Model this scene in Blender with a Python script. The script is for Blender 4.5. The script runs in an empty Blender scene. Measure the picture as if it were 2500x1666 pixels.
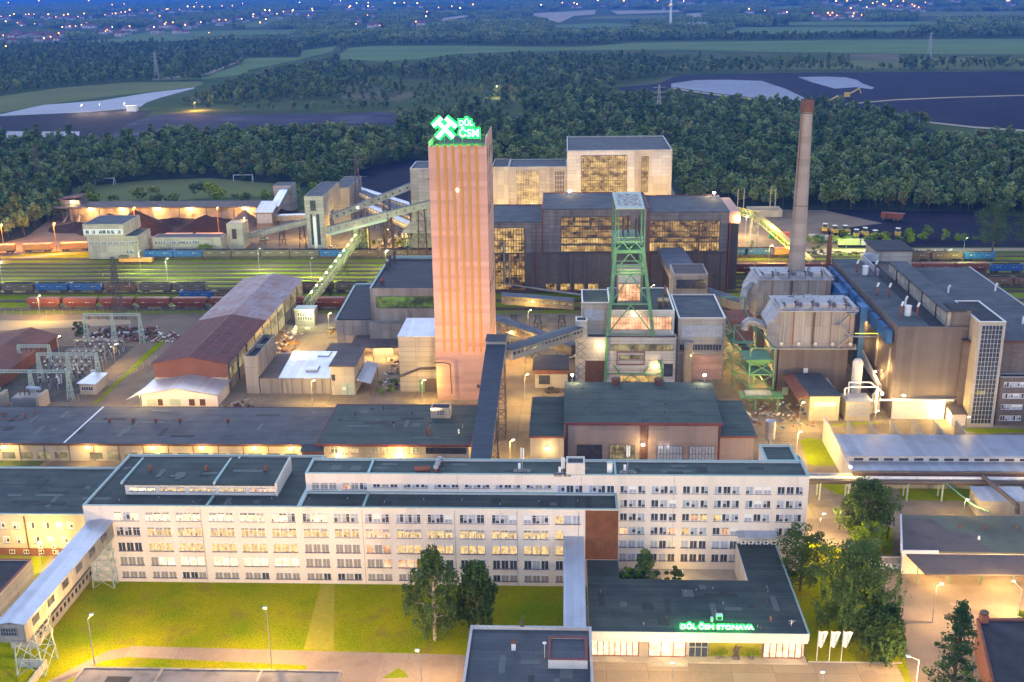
import bpy, math, random
import numpy as np
from mathutils import Matrix, Vector
random.seed(7)
sc = bpy.context.scene
COL = sc.collection

# ---------------------------------------------------------------- camera
# world axes: X runs along the office front, Y away from the camera, metres
FPX, PITCH, ROLL, YAW, CAMH = 2691.0, 0.31378, 0.01516, 0.05029, 110.4
_c, _s = math.cos, math.sin
_hd = Vector((-_s(YAW), _c(YAW), 0)); _rt = Vector((_c(YAW), _s(YAW), 0)); _up = Vector((0, 0, 1))
FWD = _hd*_c(PITCH) - _up*_s(PITCH)
_dn = -_hd*_s(PITCH) - _up*_c(PITCH)
RGT = _rt*_c(ROLL) + _dn*_s(ROLL)
DWN = -_rt*_s(ROLL) + _dn*_c(ROLL)
cam_d = bpy.data.cameras.new('camera'); cam = bpy.data.objects.new('camera', cam_d); COL.objects.link(cam)
cam_d.sensor_width = 36; cam_d.lens = FPX/2500*36
cam_d.clip_start = 1; cam_d.clip_end = 40000
m = Matrix((RGT, -DWN, -FWD)).transposed().to_4x4(); m.translation = (0, 0, CAMH)
cam.matrix_world = m
sc.camera = cam

# ---------------------------------------------------------------- sky, dusk light, exposure
wd = bpy.data.worlds.new('World'); sc.world = wd; wd.use_nodes = True
nt = wd.node_tree
bg = nt.nodes['Background']
sky = nt.nodes.new('ShaderNodeTexSky'); sky.sky_type = 'NISHITA'; sky.sun_disc = False
SUN_EL, SUN_AZ = math.radians(2.0), math.radians(175)
sky.sun_elevation = SUN_EL; sky.sun_rotation = SUN_AZ
sky.air_density = 1.0; sky.dust_density = 0.3; sky.ozone_density = 5.0
hs = nt.nodes.new('ShaderNodeHueSaturation'); hs.inputs['Saturation'].default_value = .50; hs.inputs['Value'].default_value = 1.0
nt.links.new(sky.outputs[0], hs.inputs['Color']); nt.links.new(hs.outputs[0], bg.inputs[0]); bg.inputs[1].default_value = 0.15
sd = bpy.data.lights.new('sun', 'SUN'); sd.energy = 0.12; sd.angle = math.radians(30); sd.color = (0.75, 0.82, 1.0)
so = bpy.data.objects.new('sun', sd); COL.objects.link(so)
so.rotation_euler = (math.radians(62), 0, math.radians(200)); so.location = (-300, 0, 300)
sc.view_settings.view_transform = 'Standard'; sc.view_settings.look = 'None'
sc.view_settings.gamma = 1; sc.view_settings.exposure = EXPO = 3.3
LK, GK = .92, .30        # lamp power and glow levels for this exposure
sc.render.resolution_x = 1024; sc.render.resolution_y = 682

# ---------------------------------------------------------------- photograph measurements -> metres
ZO = dict(A=(0,0,2.8),B=(830,0,2.8),C=(1660,0,2.8),D=(0,440,3.92),E=(580,400,3.92),F=(1000,300,3.5636),G=(1360,440,3.92),H=(1900,440,3.92),I=(0,680,3.92),J=(580,700,3.563),K=(1160,720,3.733),L=(1700,640,3.408),M=(2020,640,3.408),N=(0,1080,2.676),O=(700,1080,2.676),P=(1360,1080,2.676),Q=(1900,1000,3.92),R=(1900,1266,3.92),V=(0,0,.9412))
def _px(k, a, b):
    o = ZO[k]; return o[0]+a/o[2], o[1]+b/o[2]
def _ray(k, a, b):
    x, y = _px(k, a, b); return RGT*((x-1250)/FPX) + DWN*((y-833)/FPX) + FWD
def G(k, a, b, z=0.0):           # ground plan position of a surveyed point at height z
    r = _ray(k, a, b); t = (z-CAMH)/r.z; return (r.x*t, r.y*t)
def proj(P):                      # numpy (n,3) -> photo pixels
    v = np.asarray(P, float) - np.array((0, 0, CAMH)); R_, D_, F_ = map(np.array, (RGT, DWN, FWD))
    zz = v@F_; return 1250+FPX*(v@R_)/zz, 833+FPX*(v@D_)/zz

# ---------------------------------------------------------------- materials
MATS = {}
def mat(name, c1, c2=None, scale=1.0, rough=.85, panel=None, seam=.35, seamw=.03, bump=0.0, metal=0.0,
        stain=None, stain_amt=.5, stain_scale=.15, fine=.12, emit=None, spec=None, streak=False, bias=.5):
    """procedural surface: two tones mixed by noise, fine grain, optional panel seams, optional stains"""
    if name in MATS: return MATS[name]
    m = bpy.data.materials.new(name); m.use_nodes = True; MATS[name] = m
    n, l = m.node_tree.nodes, m.node_tree.links
    b = n['Principled BSDF']; b.inputs['Roughness'].default_value = rough; b.inputs['Metallic'].default_value = metal
    b.inputs['Specular IOR Level'].default_value = spec if spec is not None else (.2 if rough > .7 else .5)
    tc = n.new('ShaderNodeTexCoord'); co = tc.outputs['Object']
    c2 = c2 or tuple(v*.72 for v in c1)
    def noise(s, det=4, vec=None):
        t = n.new('ShaderNodeTexNoise'); t.inputs['Scale'].default_value = s; t.inputs['Detail'].default_value = det
        l.new(vec or co, t.inputs['Vector']); return t.outputs['Fac']
    def ramp(f, a, bb):
        r = n.new('ShaderNodeMapRange'); r.inputs[1].default_value = a; r.inputs[2].default_value = bb
        l.new(f, r.inputs[0]); return r.outputs[0]
    def mix(f, a, bb, blend='MIX'):
        x = n.new('ShaderNodeMix'); x.data_type = 'RGBA'; x.blend_type = blend
        if isinstance(f, float): x.inputs[0].default_value = f
        else: l.new(f, x.inputs[0])
        for i, v in ((6, a), (7, bb)):
            if isinstance(v, tuple): x.inputs[i].default_value = (*v, 1)
            else: l.new(v, x.inputs[i])
        return x.outputs[2]
    vec = co
    if streak:
        mp = n.new('ShaderNodeMapping'); mp.inputs['Scale'].default_value = (1, 1, .12); l.new(co, mp.inputs[0]); vec = mp.outputs[0]
    col = mix(ramp(noise(scale, 6, vec), .5-bias*.4, .5+bias*.4), c1, c2)
    if fine:
        g = ramp(noise(scale*14+2, 3), .3, .7); gm = n.new('ShaderNodeMapRange'); gm.inputs[3].default_value = 1-fine; gm.inputs[4].default_value = 1+fine
        l.new(g, gm.inputs[0]); cc = n.new('ShaderNodeCombineColor')
        for i in range(3): l.new(gm.outputs[0], cc.inputs[i])
        col = mix(1.0, col, cc.outputs[0], 'MULTIPLY')
    if stain:
        s = ramp(noise(stain_scale, 8, vec), .52, .68); sm = n.new('ShaderNodeMath'); sm.operation = 'MULTIPLY'; sm.inputs[1].default_value = stain_amt
        l.new(s, sm.inputs[0]); col = mix(sm.outputs[0], col, stain)
    if panel:
        sp = n.new('ShaderNodeSeparateXYZ'); l.new(co, sp.inputs[0]); ad = n.new('ShaderNodeMath'); ad.operation = 'ADD'
        cb = n.new('ShaderNodeCombineXYZ')
        if len(panel) == 3:      # floor pattern
            l.new(sp.outputs[0], cb.inputs[0]); l.new(sp.outputs[1], cb.inputs[1])
        else:
            l.new(sp.outputs[0], ad.inputs[0]); l.new(sp.outputs[1], ad.inputs[1]); l.new(ad.outputs[0], cb.inputs[0]); l.new(sp.outputs[2], cb.inputs[1])
        br = n.new('ShaderNodeTexBrick'); br.offset = 0; br.inputs['Scale'].default_value = 1
        br.inputs['Brick Width'].default_value = panel[0]; br.inputs['Row Height'].default_value = panel[1]
        br.inputs['Mortar Size'].default_value = seamw; br.inputs['Mortar Smooth'].default_value = .3
        br.inputs['Color1'].default_value = (1, 1, 1, 1); br.inputs['Color2'].default_value = (.78, .78, .79, 1); br.inputs['Mortar'].default_value = (seam, seam, seam, 1)
        l.new(cb.outputs[0], br.inputs['Vector'])
        col = mix(1.0, col, br.outputs['Color'], 'MULTIPLY')
    l.new(col, b.inputs['Base Color'])
    if bump:
        bp = n.new('ShaderNodeBump'); bp.inputs['Strength'].default_value = bump; bp.inputs['Distance'].default_value = .1
        l.new(noise(scale*6, 6), bp.inputs['Height']); l.new(bp.outputs[0], b.inputs['Normal'])
    if emit:
        b.inputs['Emission Color'].default_value = (*emit[0], 1); b.inputs['Emission Strength'].default_value = emit[1]
    return m

def lit_mat(name, c1, c2, e1, e2, scale=.5, dark=None, thr=.5, band=None, sampling=True, snap=None):
    """a lit window seen from outside: warm rooms, uneven, partly dark, different in each copy"""
    m = bpy.data.materials.new(name); m.use_nodes = True; MATS[name] = m
    n, l = m.node_tree.nodes, m.node_tree.links
    b = n['Principled BSDF']; b.inputs['Roughness'].default_value = .25
    b.inputs['Base Color'].default_value = (.03, .035, .04, 1)
    tc = n.new('ShaderNodeTexCoord'); oi = n.new('ShaderNodeObjectInfo')
    mu = n.new('ShaderNodeVectorMath'); mu.operation = 'MULTIPLY_ADD'
    mu.inputs[1].default_value = (1, 1, band or 1)
    l.new(tc.outputs['Object'], mu.inputs[0])
    sc_ = n.new('ShaderNodeVectorMath'); sc_.operation = 'SCALE'; sc_.inputs[0].default_value = (91, 37, 53); l.new(oi.outputs['Random'], sc_.inputs['Scale'])
    l.new(sc_.outputs[0], mu.inputs[2])
    t = n.new('ShaderNodeTexNoise'); t.inputs['Scale'].default_value = scale; t.inputs['Detail'].default_value = 5; t.inputs['Roughness'].default_value = .7
    if snap:
        sn = n.new('ShaderNodeVectorMath'); sn.operation = 'SNAP'; sn.inputs[1].default_value = snap
        l.new(tc.outputs['Object'], sn.inputs[0]); l.new(sn.outputs[0], mu.inputs[0])
    l.new(mu.outputs[0], t.inputs['Vector'])
    r = n.new('ShaderNodeValToRGB'); r.color_ramp.elements[0].position = .35; r.color_ramp.elements[1].position = .7
    r.color_ramp.elements[0].color = (*c1, 1); r.color_ramp.elements[1].color = (*c2, 1)
    l.new(t.outputs[0], r.inputs[0]); l.new(r.outputs[0], b.inputs['Emission Color'])
    mr = n.new('ShaderNodeMapRange'); mr.inputs[3].default_value = e1*GK; mr.inputs[4].default_value = e2*GK
    mr.inputs[1].default_value = thr-.12; mr.inputs[2].default_value = thr+.12
    l.new(t.outputs[0], mr.inputs[0]); l.new(mr.outputs[0], b.inputs['Emission Strength'])
    if not sampling: m.cycles.emission_sampling = 'NONE'
    return m

def glow(name, c, s, sampling='AUTO'):
    m = bpy.data.materials.new(name); m.use_nodes = True; MATS[name] = m
    b = m.node_tree.nodes['Principled BSDF']; b.inputs['Base Color'].default_value = (*c, 1)
    b.inputs['Emission Color'].default_value = (*c, 1); b.inputs['Emission Strength'].default_value = s*GK
    m.cycles.emission_sampling = sampling
    return m

# ---------------------------------------------------------------- things, parts, meshes
def tag(o, label=None, cat=None, group=None, kind=None):
    if label: o['label'] = label
    if cat: o['category'] = cat
    if group: o['group'] = group
    if kind: o['kind'] = kind
    return o
def thing(name, label, cat, loc=(0, 0, 0), rz=0, group=None):
    o = bpy.data.objects.new(name, None); COL.objects.link(o)
    o.location = loc; o.rotation_euler = (0, 0, rz); o.empty_display_size = .5
    return tag(o, label, cat, group)
def dup(o, loc, rz=0, label=None, group=None, scale=None):
    def cp(s, par):
        c = s.copy(); COL.objects.link(c)
        if par: c.parent = par
        for ch in s.children: cp(ch, c)
        return c
    r = cp(o, None); r.location = loc; r.rotation_euler = (0, 0, rz)
    if label: r['label'] = label
    if group: r['group'] = group
    if scale: r.scale = scale if isinstance(scale, tuple) else (scale,)*3
    return r
class MB:
    def __init__(s): s.v, s.f, s.mi, s.mats = [], [], [], []
    def _m(s, m):
        if isinstance(m, str): m = MATS[m]
        if m not in s.mats: s.mats.append(m)
        return s.mats.index(m)
    def poly(s, vs, fs, m):
        k = len(s.v); i = s._m(m); s.v += [tuple(v) for v in vs]
        for f in fs: s.f.append([k+j for j in f]); s.mi.append(i)
        return s
    def box(s, x0, x1, y0, y1, z0, z1, m):
        return s.poly([(x0,y0,z0),(x1,y0,z0),(x1,y1,z0),(x0,y1,z0),(x0,y0,z1),(x1,y0,z1),(x1,y1,z1),(x0,y1,z1)],
                      [(0,3,2,1),(4,5,6,7),(0,1,5,4),(1,2,6,5),(2,3,7,6),(3,0,4,7)], m)
    def hexa(s, b, t, m):         # 4 bottom + 4 top points
        return s.poly(list(b)+list(t), [(0,3,2,1),(4,5,6,7),(0,1,5,4),(1,2,6,5),(2,3,7,6),(3,0,4,7)], m)
    def prism(s, pts, z0, z1, m):
        n = len(pts)
        a = sum(pts[i][0]*pts[(i+1) % n][1]-pts[(i+1) % n][0]*pts[i][1] for i in range(n))
        if a < 0: pts = pts[::-1]
        return s.poly([(x, y, z0) for x, y in pts]+[(x, y, z1) for x, y in pts],
                      [tuple(range(n))[::-1], tuple(range(n, 2*n))]+[(i, (i+1) % n, n+(i+1) % n, n+i) for i in range(n)], m)
    def beam(s, p, q, w, h, m, up=(0, 0, 1)):
        p, q = Vector(p), Vector(q); d = (q-p).normalized(); u = Vector(up)
        if abs(d.dot(u)) > .98: u = Vector((0, 1, 0))
        a = d.cross(u).normalized()*(w/2); b = a.cross(d).normalized()*(h/2)
        return s.hexa([p-a-b, p+a-b, q+a-b, q-a-b], [p-a+b, p+a+b, q+a+b, q-a+b], m)
    def tube(s, p, q, r0, r1, m, n=8, caps=True):
        p, q = Vector(p), Vector(q); d = (q-p).normalized(); u = Vector((0, 0, 1)) if abs(d.z) < .95 else Vector((1, 0, 0))
        a = d.cross(u).normalized(); b = d.cross(a)
        vs = [c+(a*math.cos(t)+b*math.sin(t))*r for c, r in ((p, r0), (q, r1)) for t in [2*math.pi*i/n for i in range(n)]]
        fs = [(i, (i+1) % n, n+(i+1) % n, n+i) for i in range(n)]
        if caps: fs += [tuple(range(n))[::-1], tuple(range(n, 2*n))]
        return s.poly(vs, fs, m)
    def path(s, pts, r, m, n=8):
        for a, b in zip(pts, pts[1:]): s.tube(a, b, r, r, m, n)
        return s
    def ball(s, c, r, m, seg=10, ring=6, sz=1):
        vs = [(c[0], c[1], c[2]+r*sz)]; fs = []
        for i in range(1, ring):
            t = math.pi*i/ring
            for j in range(seg):
                p = 2*math.pi*j/seg; vs.append((c[0]+r*math.sin(t)*math.cos(p), c[1]+r*math.sin(t)*math.sin(p), c[2]+r*sz*math.cos(t)))
        vs.append((c[0], c[1], c[2]-r*sz)); L = len(vs)-1
        for j in range(seg): fs.append((0, 1+j, 1+(j+1) % seg)); fs.append((L, 1+(ring-2)*seg+(j+1) % seg, 1+(ring-2)*seg+j))
        for i in range(ring-2):
            for j in range(seg):
                a = 1+i*seg+j; b = 1+i*seg+(j+1) % seg; fs.append((a, a+seg, b+seg, b))
        return s.poly(vs, fs, m)
    def mesh(s, name, off=(0, 0, 0), smooth=False):
        me = bpy.data.meshes.new(name)
        me.from_pydata([(v[0]-off[0], v[1]-off[1], v[2]-off[2]) for v in s.v], [], s.f)
        for mm in s.mats: me.materials.append(mm)
        me.polygons.foreach_set('material_index', s.mi)
        if smooth: me.polygons.foreach_set('use_smooth', [True]*len(s.f))
        me.validate(); me.update(); return me
    def build(s, name, parent=None, smooth=False, off=None):
        """vertices are in world metres; a part is stored relative to its thing"""
        o = bpy.data.objects.new(name, None)
        off = off if off is not None else (0, 0, 0)
        if parent:
            p = parent; off = Vector((0, 0, 0))
            while p: off += Vector(p.location); p = p.parent
        me = s.mesh(name, off, smooth)
        o = bpy.data.objects.new(name, me); COL.objects.link(o)
        if parent: o.parent = parent
        return o
def solid(name, mb, label, cat, group=None, smooth=False):   # a thing of one mesh, origin at its base
    xs = [v[0] for v in mb.v]; ys = [v[1] for v in mb.v]; zs = [v[2] for v in mb.v]
    off = ((min(xs)+max(xs))/2, (min(ys)+max(ys))/2, min(zs))
    o = mb.build(name, None, smooth, off); o.location = off
    return tag(o, label, cat, group)
def sheet(name, pts, z, m, kind='structure', label=None, parent=None):
    n = len(pts); a = sum(pts[i][0]*pts[(i+1) % n][1]-pts[(i+1) % n][0]*pts[i][1] for i in range(n))
    if a < 0: pts = pts[::-1]
    o = MB().poly([(x, y, z) for x, y in pts], [tuple(range(n))], m).build(name, parent)
    if kind: o['kind'] = kind
    if label: o['label'] = label
    return o
def rect(x0, x1, y0, y1): return [(x0, y0), (x1, y0), (x1, y1), (x0, y1)]
def surv(k, *pts): return [G(k, a, b) for a, b in pts]
def plight(parent, loc, power, color=(1, .64, .17), r=.4, spot=None):
    d = bpy.data.lights.new('lamp_light', 'SPOT' if spot else 'POINT'); d.energy = power*LK; d.color = (color[0], color[1]*.95, color[2]*.75) if color[0] == 1 else color; d.shadow_soft_size = min(r, .12)
    if spot: d.spot_size = math.radians(spot); d.spot_blend = .6
    o = bpy.data.objects.new('lamp_light', d); COL.objects.link(o)
    off = Vector((0, 0, 0)); p = parent
    while p: off += Vector(p.location); p = p.parent
    o.parent = parent; o.location = Vector(loc)-off
    return o
# ---------------------------------------------------------------- the surfaces of the place
mat('cream', (.72, .66, .60), (.66, .60, .54), .12, .9, stain=(.42, .38, .34), stain_amt=.25, stain_scale=.3, streak=True)
mat('roof_felt', (.095, .118, .108), (.062, .08, .075), .22, .9, panel=(40, 1.0, 0), seam=.6, seamw=.04, stain=(.05, .06, .07), stain_amt=.4, stain_scale=.12, fine=.18)
mat('roof_green', (.105, .135, .120), (.075, .10, .09), .2, .9, panel=(30, 1.0, 0), seam=.6, seamw=.04, stain=(.05, .07, .07), stain_amt=.35, stain_scale=.15, fine=.15)
mat('roof_blue', (.115, .13, .145), (.08, .092, .105), .2, .85, panel=(30, 1.0, 0), seam=.6, seamw=.04, stain=(.06, .07, .09), stain_amt=.4, stain_scale=.1)
mat('roof_black', (.045, .05, .06), (.03, .033, .04), .4, .8, stain=(.09, .09, .1), stain_amt=.3)
mat('roof_brown', (.16, .13, .12), (.11, .10, .10), .15, .95, stain=(.08, .08, .08), stain_amt=.6, stain_scale=.2)
mat('roof_grey', (.27, .25, .24), (.21, .20, .19), .3, .95, stain=(.12, .11, .11), stain_amt=.6, stain_scale=.3)
mat('panel_mauve', (.36, .28, .25), (.30, .24, .215), .3, .95, panel=(6, 3), seam=.8, stain=(.2, .16, .14), stain_amt=.4, streak=True)
mat('roof_moss', (.15, .17, .13), (.12, .13, .10), .1, .95, stain=(.07, .08, .07), stain_amt=.5)
mat('roof_metal', (.42, .47, .55), (.36, .4, .48), .3, .45, panel=(1.2, 60, 0), seam=.75, metal=.3, stain=(.3, .3, .32), stain_amt=.4)
mat('teal_trim', (.30, .46, .43), (.26, .4, .38), 1, .6)
mat('grey_trim', (.45, .47, .48), (.38, .4, .41), 1, .6)
mat('red_trim', (.22, .05, .04), (.16, .04, .035), 1, .7)
mat('brown_trim', (.12, .07, .05), (.09, .05, .04), 1, .8)
mat('white_paint', (.78, .78, .76), (.7, .7, .68), 1, .5)
mat('frame_white', (.75, .75, .75), (.7, .7, .7), 1, .5, fine=0)
mat('sill_dark', (.16, .16, .24), None, 1, .6, fine=0)
mat('grille', (.50, .47, .43), (.42, .40, .37), 2, .6, panel=(.12, .12), seam=.25, seamw=.02)
mat('glass_dark', (.035, .04, .05), (.07, .085, .12), .9, .12, fine=0, spec=.8)
mat('glass_curtain', (.42, .46, .54), (.28, .32, .40), 1.2, .3, fine=0)
mat('brick_brown', (.22, .095, .045), (.15, .065, .035), .6, .95, panel=(.25, .08), seam=.8, seamw=.012, fine=.25)
mat('brick_red', (.26, .12, .08), (.2, .09, .07), .5, .95, panel=(.25, .08), seam=.8, seamw=.012)
mat('brick_dark', (.20, .165, .145), (.145, .12, .11), .25, .95, panel=(1.6, .35), seam=.6, seamw=.04, stain=(.06, .05, .05), stain_amt=.6, streak=True)
mat('conc_panel', (.42, .39, .34), (.33, .31, .28), .2, .9, panel=(6, 1.5), seam=.45, seamw=.05, stain=(.17, .15, .13), stain_amt=.5, stain_scale=.35, streak=True)
mat('conc_dark', (.24, .21, .20), (.18, .16, .15), .2, .9, panel=(6, 1.5), seam=.4, seamw=.06, stain=(.10, .09, .09), stain_amt=.6, stain_scale=.35, streak=True)
mat('conc_wall', (.40, .36, .31), (.30, .27, .24), .3, .95, panel=(3, 8), seam=.6, seamw=.06, stain=(.13, .12, .10), stain_amt=.65, stain_scale=.5, streak=True)
mat('conc_beige', (.50, .45, .37), (.42, .38, .31), .3, .9, panel=(3, 3), seam=.7, seamw=.04, stain=(.25, .21, .17), stain_amt=.5, streak=True)
mat('white_panel', (.58, .56, .52), (.50, .48, .45), .25, .9, panel=(6, 1.5), seam=.5, seamw=.05, stain=(.3, .27, .24), stain_amt=.4, streak=True)
mat('cladding', (.165, .14, .13), (.14, .12, .112), .2, .75, panel=(1.2, 30), seam=.85, seamw=.03, stain=(.18, .15, .13), stain_amt=.4)
mat('tower_pink', (.62, .38, .30), (.55, .33, .26), .12, .9, panel=(30, 1.2), seam=.95, seamw=.04, stain=(.44, .28, .22), stain_amt=.4, stain_scale=.3, streak=True)
mat('stripe_orange', (.50, .25, .05), (.44, .22, .045), .4, .7)
mat('chimney_conc', (.44, .36, .29), (.34, .28, .23), .3, .95, panel=(60, 2.2), seam=.9, seamw=.04, stain=(.2, .17, .15), stain_amt=.5, streak=True)
mat('rust', (.28, .11, .07), (.18, .08, .05), .8, .9)
mat('steel_green', (.10, .27, .14), (.075, .20, .11), .6, .6, stain=(.18, .14, .10), stain_amt=.3, stain_scale=.6)
mat('steel_lime', (.36, .48, .20), (.30, .42, .18), .6, .6, stain=(.2, .16, .10), stain_amt=.3)
mat('steel_pale', (.40, .50, .42), (.34, .42, .36), .6, .6)
mat('steel_grey', (.40, .40, .42), (.3, .3, .32), .6, .5, metal=.3)
mat('steel_dark', (.07, .065, .065), (.10, .07, .055), .8, .7)
mat('steel_blue', (.02, .14, .36), (.018, .11, .30), .4, .5)
mat('lagging', (.42, .41, .42), (.32, .31, .33), .4, .5, metal=.4, panel=(1, 1), seam=.7, seamw=.03)
mat('esp_panel', (.36, .34, .31), (.28, .26, .24), .3, .7, panel=(1.6, 5), seam=.7, seamw=.06, stain=(.30, .15, .08), stain_amt=.6, stain_scale=.4, streak=True)
mat('gallery_wall', (.36, .35, .31), (.28, .27, .25), .4, .8, panel=(1.1, 9), seam=.6, seamw=.05, stain=(.2, .17, .13), stain_amt=.5)
mat('gallery_roof', (.16, .19, .24), (.12, .14, .18), .3, .8, panel=(2, 2, 0), seam=.8)
mat('conv_blue', (.05, .075, .10), (.04, .06, .085), .3, .7, panel=(40, .8, 0), seam=.8)
mat('sand_scrub', (.20, .175, .11), (.14, .14, .075), .02, 1, stain=(.08, .10, .045), stain_amt=.7, stain_scale=.03, spec=.0)
mat('sheet_lilac', (.25, .13, .13), (.30, .26, .30), .12, .7, panel=(1.0, 6, 0), seam=.9, stain=(.24, .09, .07), stain_amt=.9, stain_scale=.30)
mat('sheet_maroon', (.15, .05, .045), (.11, .04, .04), .15, .8, panel=(3.2, 3.2, 0), seam=1.7, seamw=.09, stain=(.18, .09, .08), stain_amt=.5)
mat('roof_rust', (.20, .095, .07), (.15, .07, .06), .2, .9, stain=(.1, .06, .05), stain_amt=.4)
# ground
mat('earth', (.17, .16, .10), (.10, .12, .065), .02, 1, stain=(.22, .17, .11), stain_amt=.5, stain_scale=.03)
mat('concrete_yard', (.31, .26, .185), (.20, .17, .13), .07, .95, panel=(6, 6, 0), seam=.55, seamw=.06, stain=(.17, .14, .12), stain_amt=.75, stain_scale=.14, bump=.1)
mat('asphalt', (.27, .22, .17), (.20, .165, .13), .2, .95, stain=(.13, .11, .1), stain_amt=.5, stain_scale=.1)
mat('forecourt', (.36, .30, .22), (.28, .235, .175), .10, .95, panel=(7, 5, 0), seam=.6, seamw=.05, stain=(.3, .25, .2), stain_amt=.4, stain_scale=.1)
mat('slab_path', (.36, .29, .24), (.31, .25, .21), .2, .95, panel=(4.5, 30, 0), seam=.8, seamw=.05, stain=(.24, .19, .16), stain_amt=.4, stain_scale=.3)
mat('kerb', (.5, .46, .4), None, 1, .9)
mat('lawn', (.15, .22, .002), (.32, .31, .003), .11, 1, stain=(.16, .15, .03), stain_amt=.6, stain_scale=.22, fine=.3, bump=.5, spec=.0)
mat('lawn_worn', (.36, .33, .05), (.28, .28, .03), .8, 1, fine=.3, spec=.0)
mat('verge', (.22, .28, .004), (.17, .21, .01), .3, 1, stain=(.2, .17, .07), stain_amt=.5, stain_scale=.2, fine=.3, bump=.5, spec=.0)
mat('rail_grass', (.17, .25, .012), (.17, .17, .04), .12, 1, stain=(.22, .19, .14), stain_amt=.5, stain_scale=.06, fine=.25, spec=.0)
mat('ballast', (.10, .075, .055), (.07, .055, .05), .5, 1, fine=.3)
mat('rail_steel', (.22, .18, .16), (.16, .12, .1), .5, .4, metal=.5)
mat('dirt', (.24, .18, .125), (.17, .135, .10), .12, 1, stain=(.14, .12, .1), stain_amt=.6, stain_scale=.1, bump=.3)
mat('dirt_pale', (.40, .32, .22), (.30, .26, .18), .03, 1)
mat('coal_ground', (.010, .010, .026), (.018, .017, .034), .03, .95, spec=.1, stain=(.04, .032, .045), stain_amt=.5, stain_scale=.02, fine=.3)
mat('coal_slope', (.012, .011, .02), (.02, .018, .026), .02, .95, spec=.1, fine=.3)
mat('coal_heap', (.045, .032, .030), (.03, .022, .02), .2, .95, fine=.35, bump=.6)
mat('gravel_dark', (.11, .10, .085), (.075, .07, .06), .3, 1, stain=(.17, .15, .10), stain_amt=.5, stain_scale=.2, fine=.4)
mat('coal', (.03, .025, .024), (.05, .04, .035), 1.2, .9, fine=.4, bump=.6)
mat('field_green', (.19, .26, .10), (.15, .22, .085), .006, 1, panel=(900, 14, 0), seam=.93, seamw=2, spec=.0)
mat('field_olive', (.19, .21, .08), (.15, .17, .07), .01, 1, spec=.0)
mat('field_pale', (.36, .30, .22), (.28, .25, .18), .01, 1)
mat('scrub', (.07, .11, .04), (.11, .13, .055), .02, 1, stain=(.17, .15, .09), stain_amt=.5, stain_scale=.015, spec=.0)
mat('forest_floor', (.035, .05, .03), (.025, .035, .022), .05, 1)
mat('water', (.17, .18, .27), (.12, .13, .21), .012, .3, spec=.01, fine=0, stain=(.05, .05, .07), stain_amt=.55, stain_scale=.009)
mat('slurry', (.012, .013, .034), (.03, .03, .06), .02, .9, spec=.1, fine=.1, stain=(.10, .10, .16), stain_amt=.5, stain_scale=.02)
# foliage
def leaf_mat(name, c1, c2):
    m = bpy.data.materials.new(name); m.use_nodes = True; MATS[name] = m
    n, l = m.node_tree.nodes, m.node_tree.links; b = n['Principled BSDF']; b.inputs['Roughness'].default_value = .9; b.inputs['Specular IOR Level'].default_value = .08
    tc = n.new('ShaderNodeTexCoord'); t = n.new('ShaderNodeTexNoise'); t.inputs['Scale'].default_value = .9; t.inputs['Detail'].default_value = 5
    l.new(tc.outputs['Object'], t.inputs['Vector']); oi = n.new('ShaderNodeObjectInfo')
    ad = n.new('ShaderNodeMath'); ad.operation = 'MULTIPLY_ADD'; ad.inputs[1].default_value = .75; l.new(oi.outputs['Random'], ad.inputs[0]); l.new(t.outputs[0], ad.inputs[2])
    mr = n.new('ShaderNodeMapRange'); mr.inputs[1].default_value = .5; mr.inputs[2].default_value = 1.2; l.new(ad.outputs[0], mr.inputs[0])
    x = n.new('ShaderNodeMix'); x.data_type = 'RGBA'; x.inputs[6].default_value = (*c1, 1); x.inputs[7].default_value = (*c2, 1)
    l.new(mr.outputs[0], x.inputs[0]); l.new(x.outputs[2], b.inputs['Base Color'])
    b.inputs['Subsurface Weight'].default_value = 0
    return m
leaf_mat('leaf_birch_near', (.04, .072, .016), (.09, .135, .03))
leaf_mat('leaf_willow_near', (.045, .09, .025), (.10, .16, .04))
leaf_mat('leaf_forest', (.11, .17, .05), (.30, .35, .11))
leaf_mat('leaf_autumn', (.14, .14, .05), (.26, .20, .08))
leaf_mat('leaf_birch', (.08, .13, .035), (.20, .25, .07))
leaf_mat('leaf_willow', (.11, .18, .065), (.27, .34, .13))
leaf_mat('leaf_conifer', (.04, .09, .035), (.08, .14, .045))
leaf_mat('leaf_bright', (.14, .24, .012), (.22, .30, .02))
mat('bark', (.10, .08, .06), (.07, .055, .04), 2, .95)
mat('bark_birch', (.5, .46, .4), (.2, .18, .16), 2, .9)
# things that give light
WARM = (1.0, .65, .17)
glow('lamp_glow', (1.0, .80, .50), 22)
glow('lamp_sodium', (1.0, .42, .08), 18)
glow('lamp_white', (1.0, .92, .72), 25)
glow('far_glow', (1.0, .34, .07), 4.5, 'NONE')
glow('far_glow_white', (1.0, .70, .42), 5, 'NONE')
glow('sign_halo', (0.0, 1.0, .10), .75)  # glowing green that stands in for the halo round the signs
glow('sign_face', (.62, 1.0, .72), .8)
glow('lamp_yellow', (.85, .9, .05), 1.2)
lit_mat('lit_office', (1, .62, .22), (1, .70, .28), .20, .46, 1.4)
lit_mat('lit_white', (1, .72, .38), (1, .82, .5), .38, .8, 1.2)
lit_mat('lit_hall', (.9, .42, .07), (1, .62, .18), .008, .26, .30, thr=.54, band=1.6, sampling=False, snap=(1.0, 5, .9))
lit_mat('lit_hall2', (.95, .5, .10), (1, .70, .24), .02, .36, .30, thr=.49, band=1.5, sampling=False, snap=(.95, 5, .85))
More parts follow.
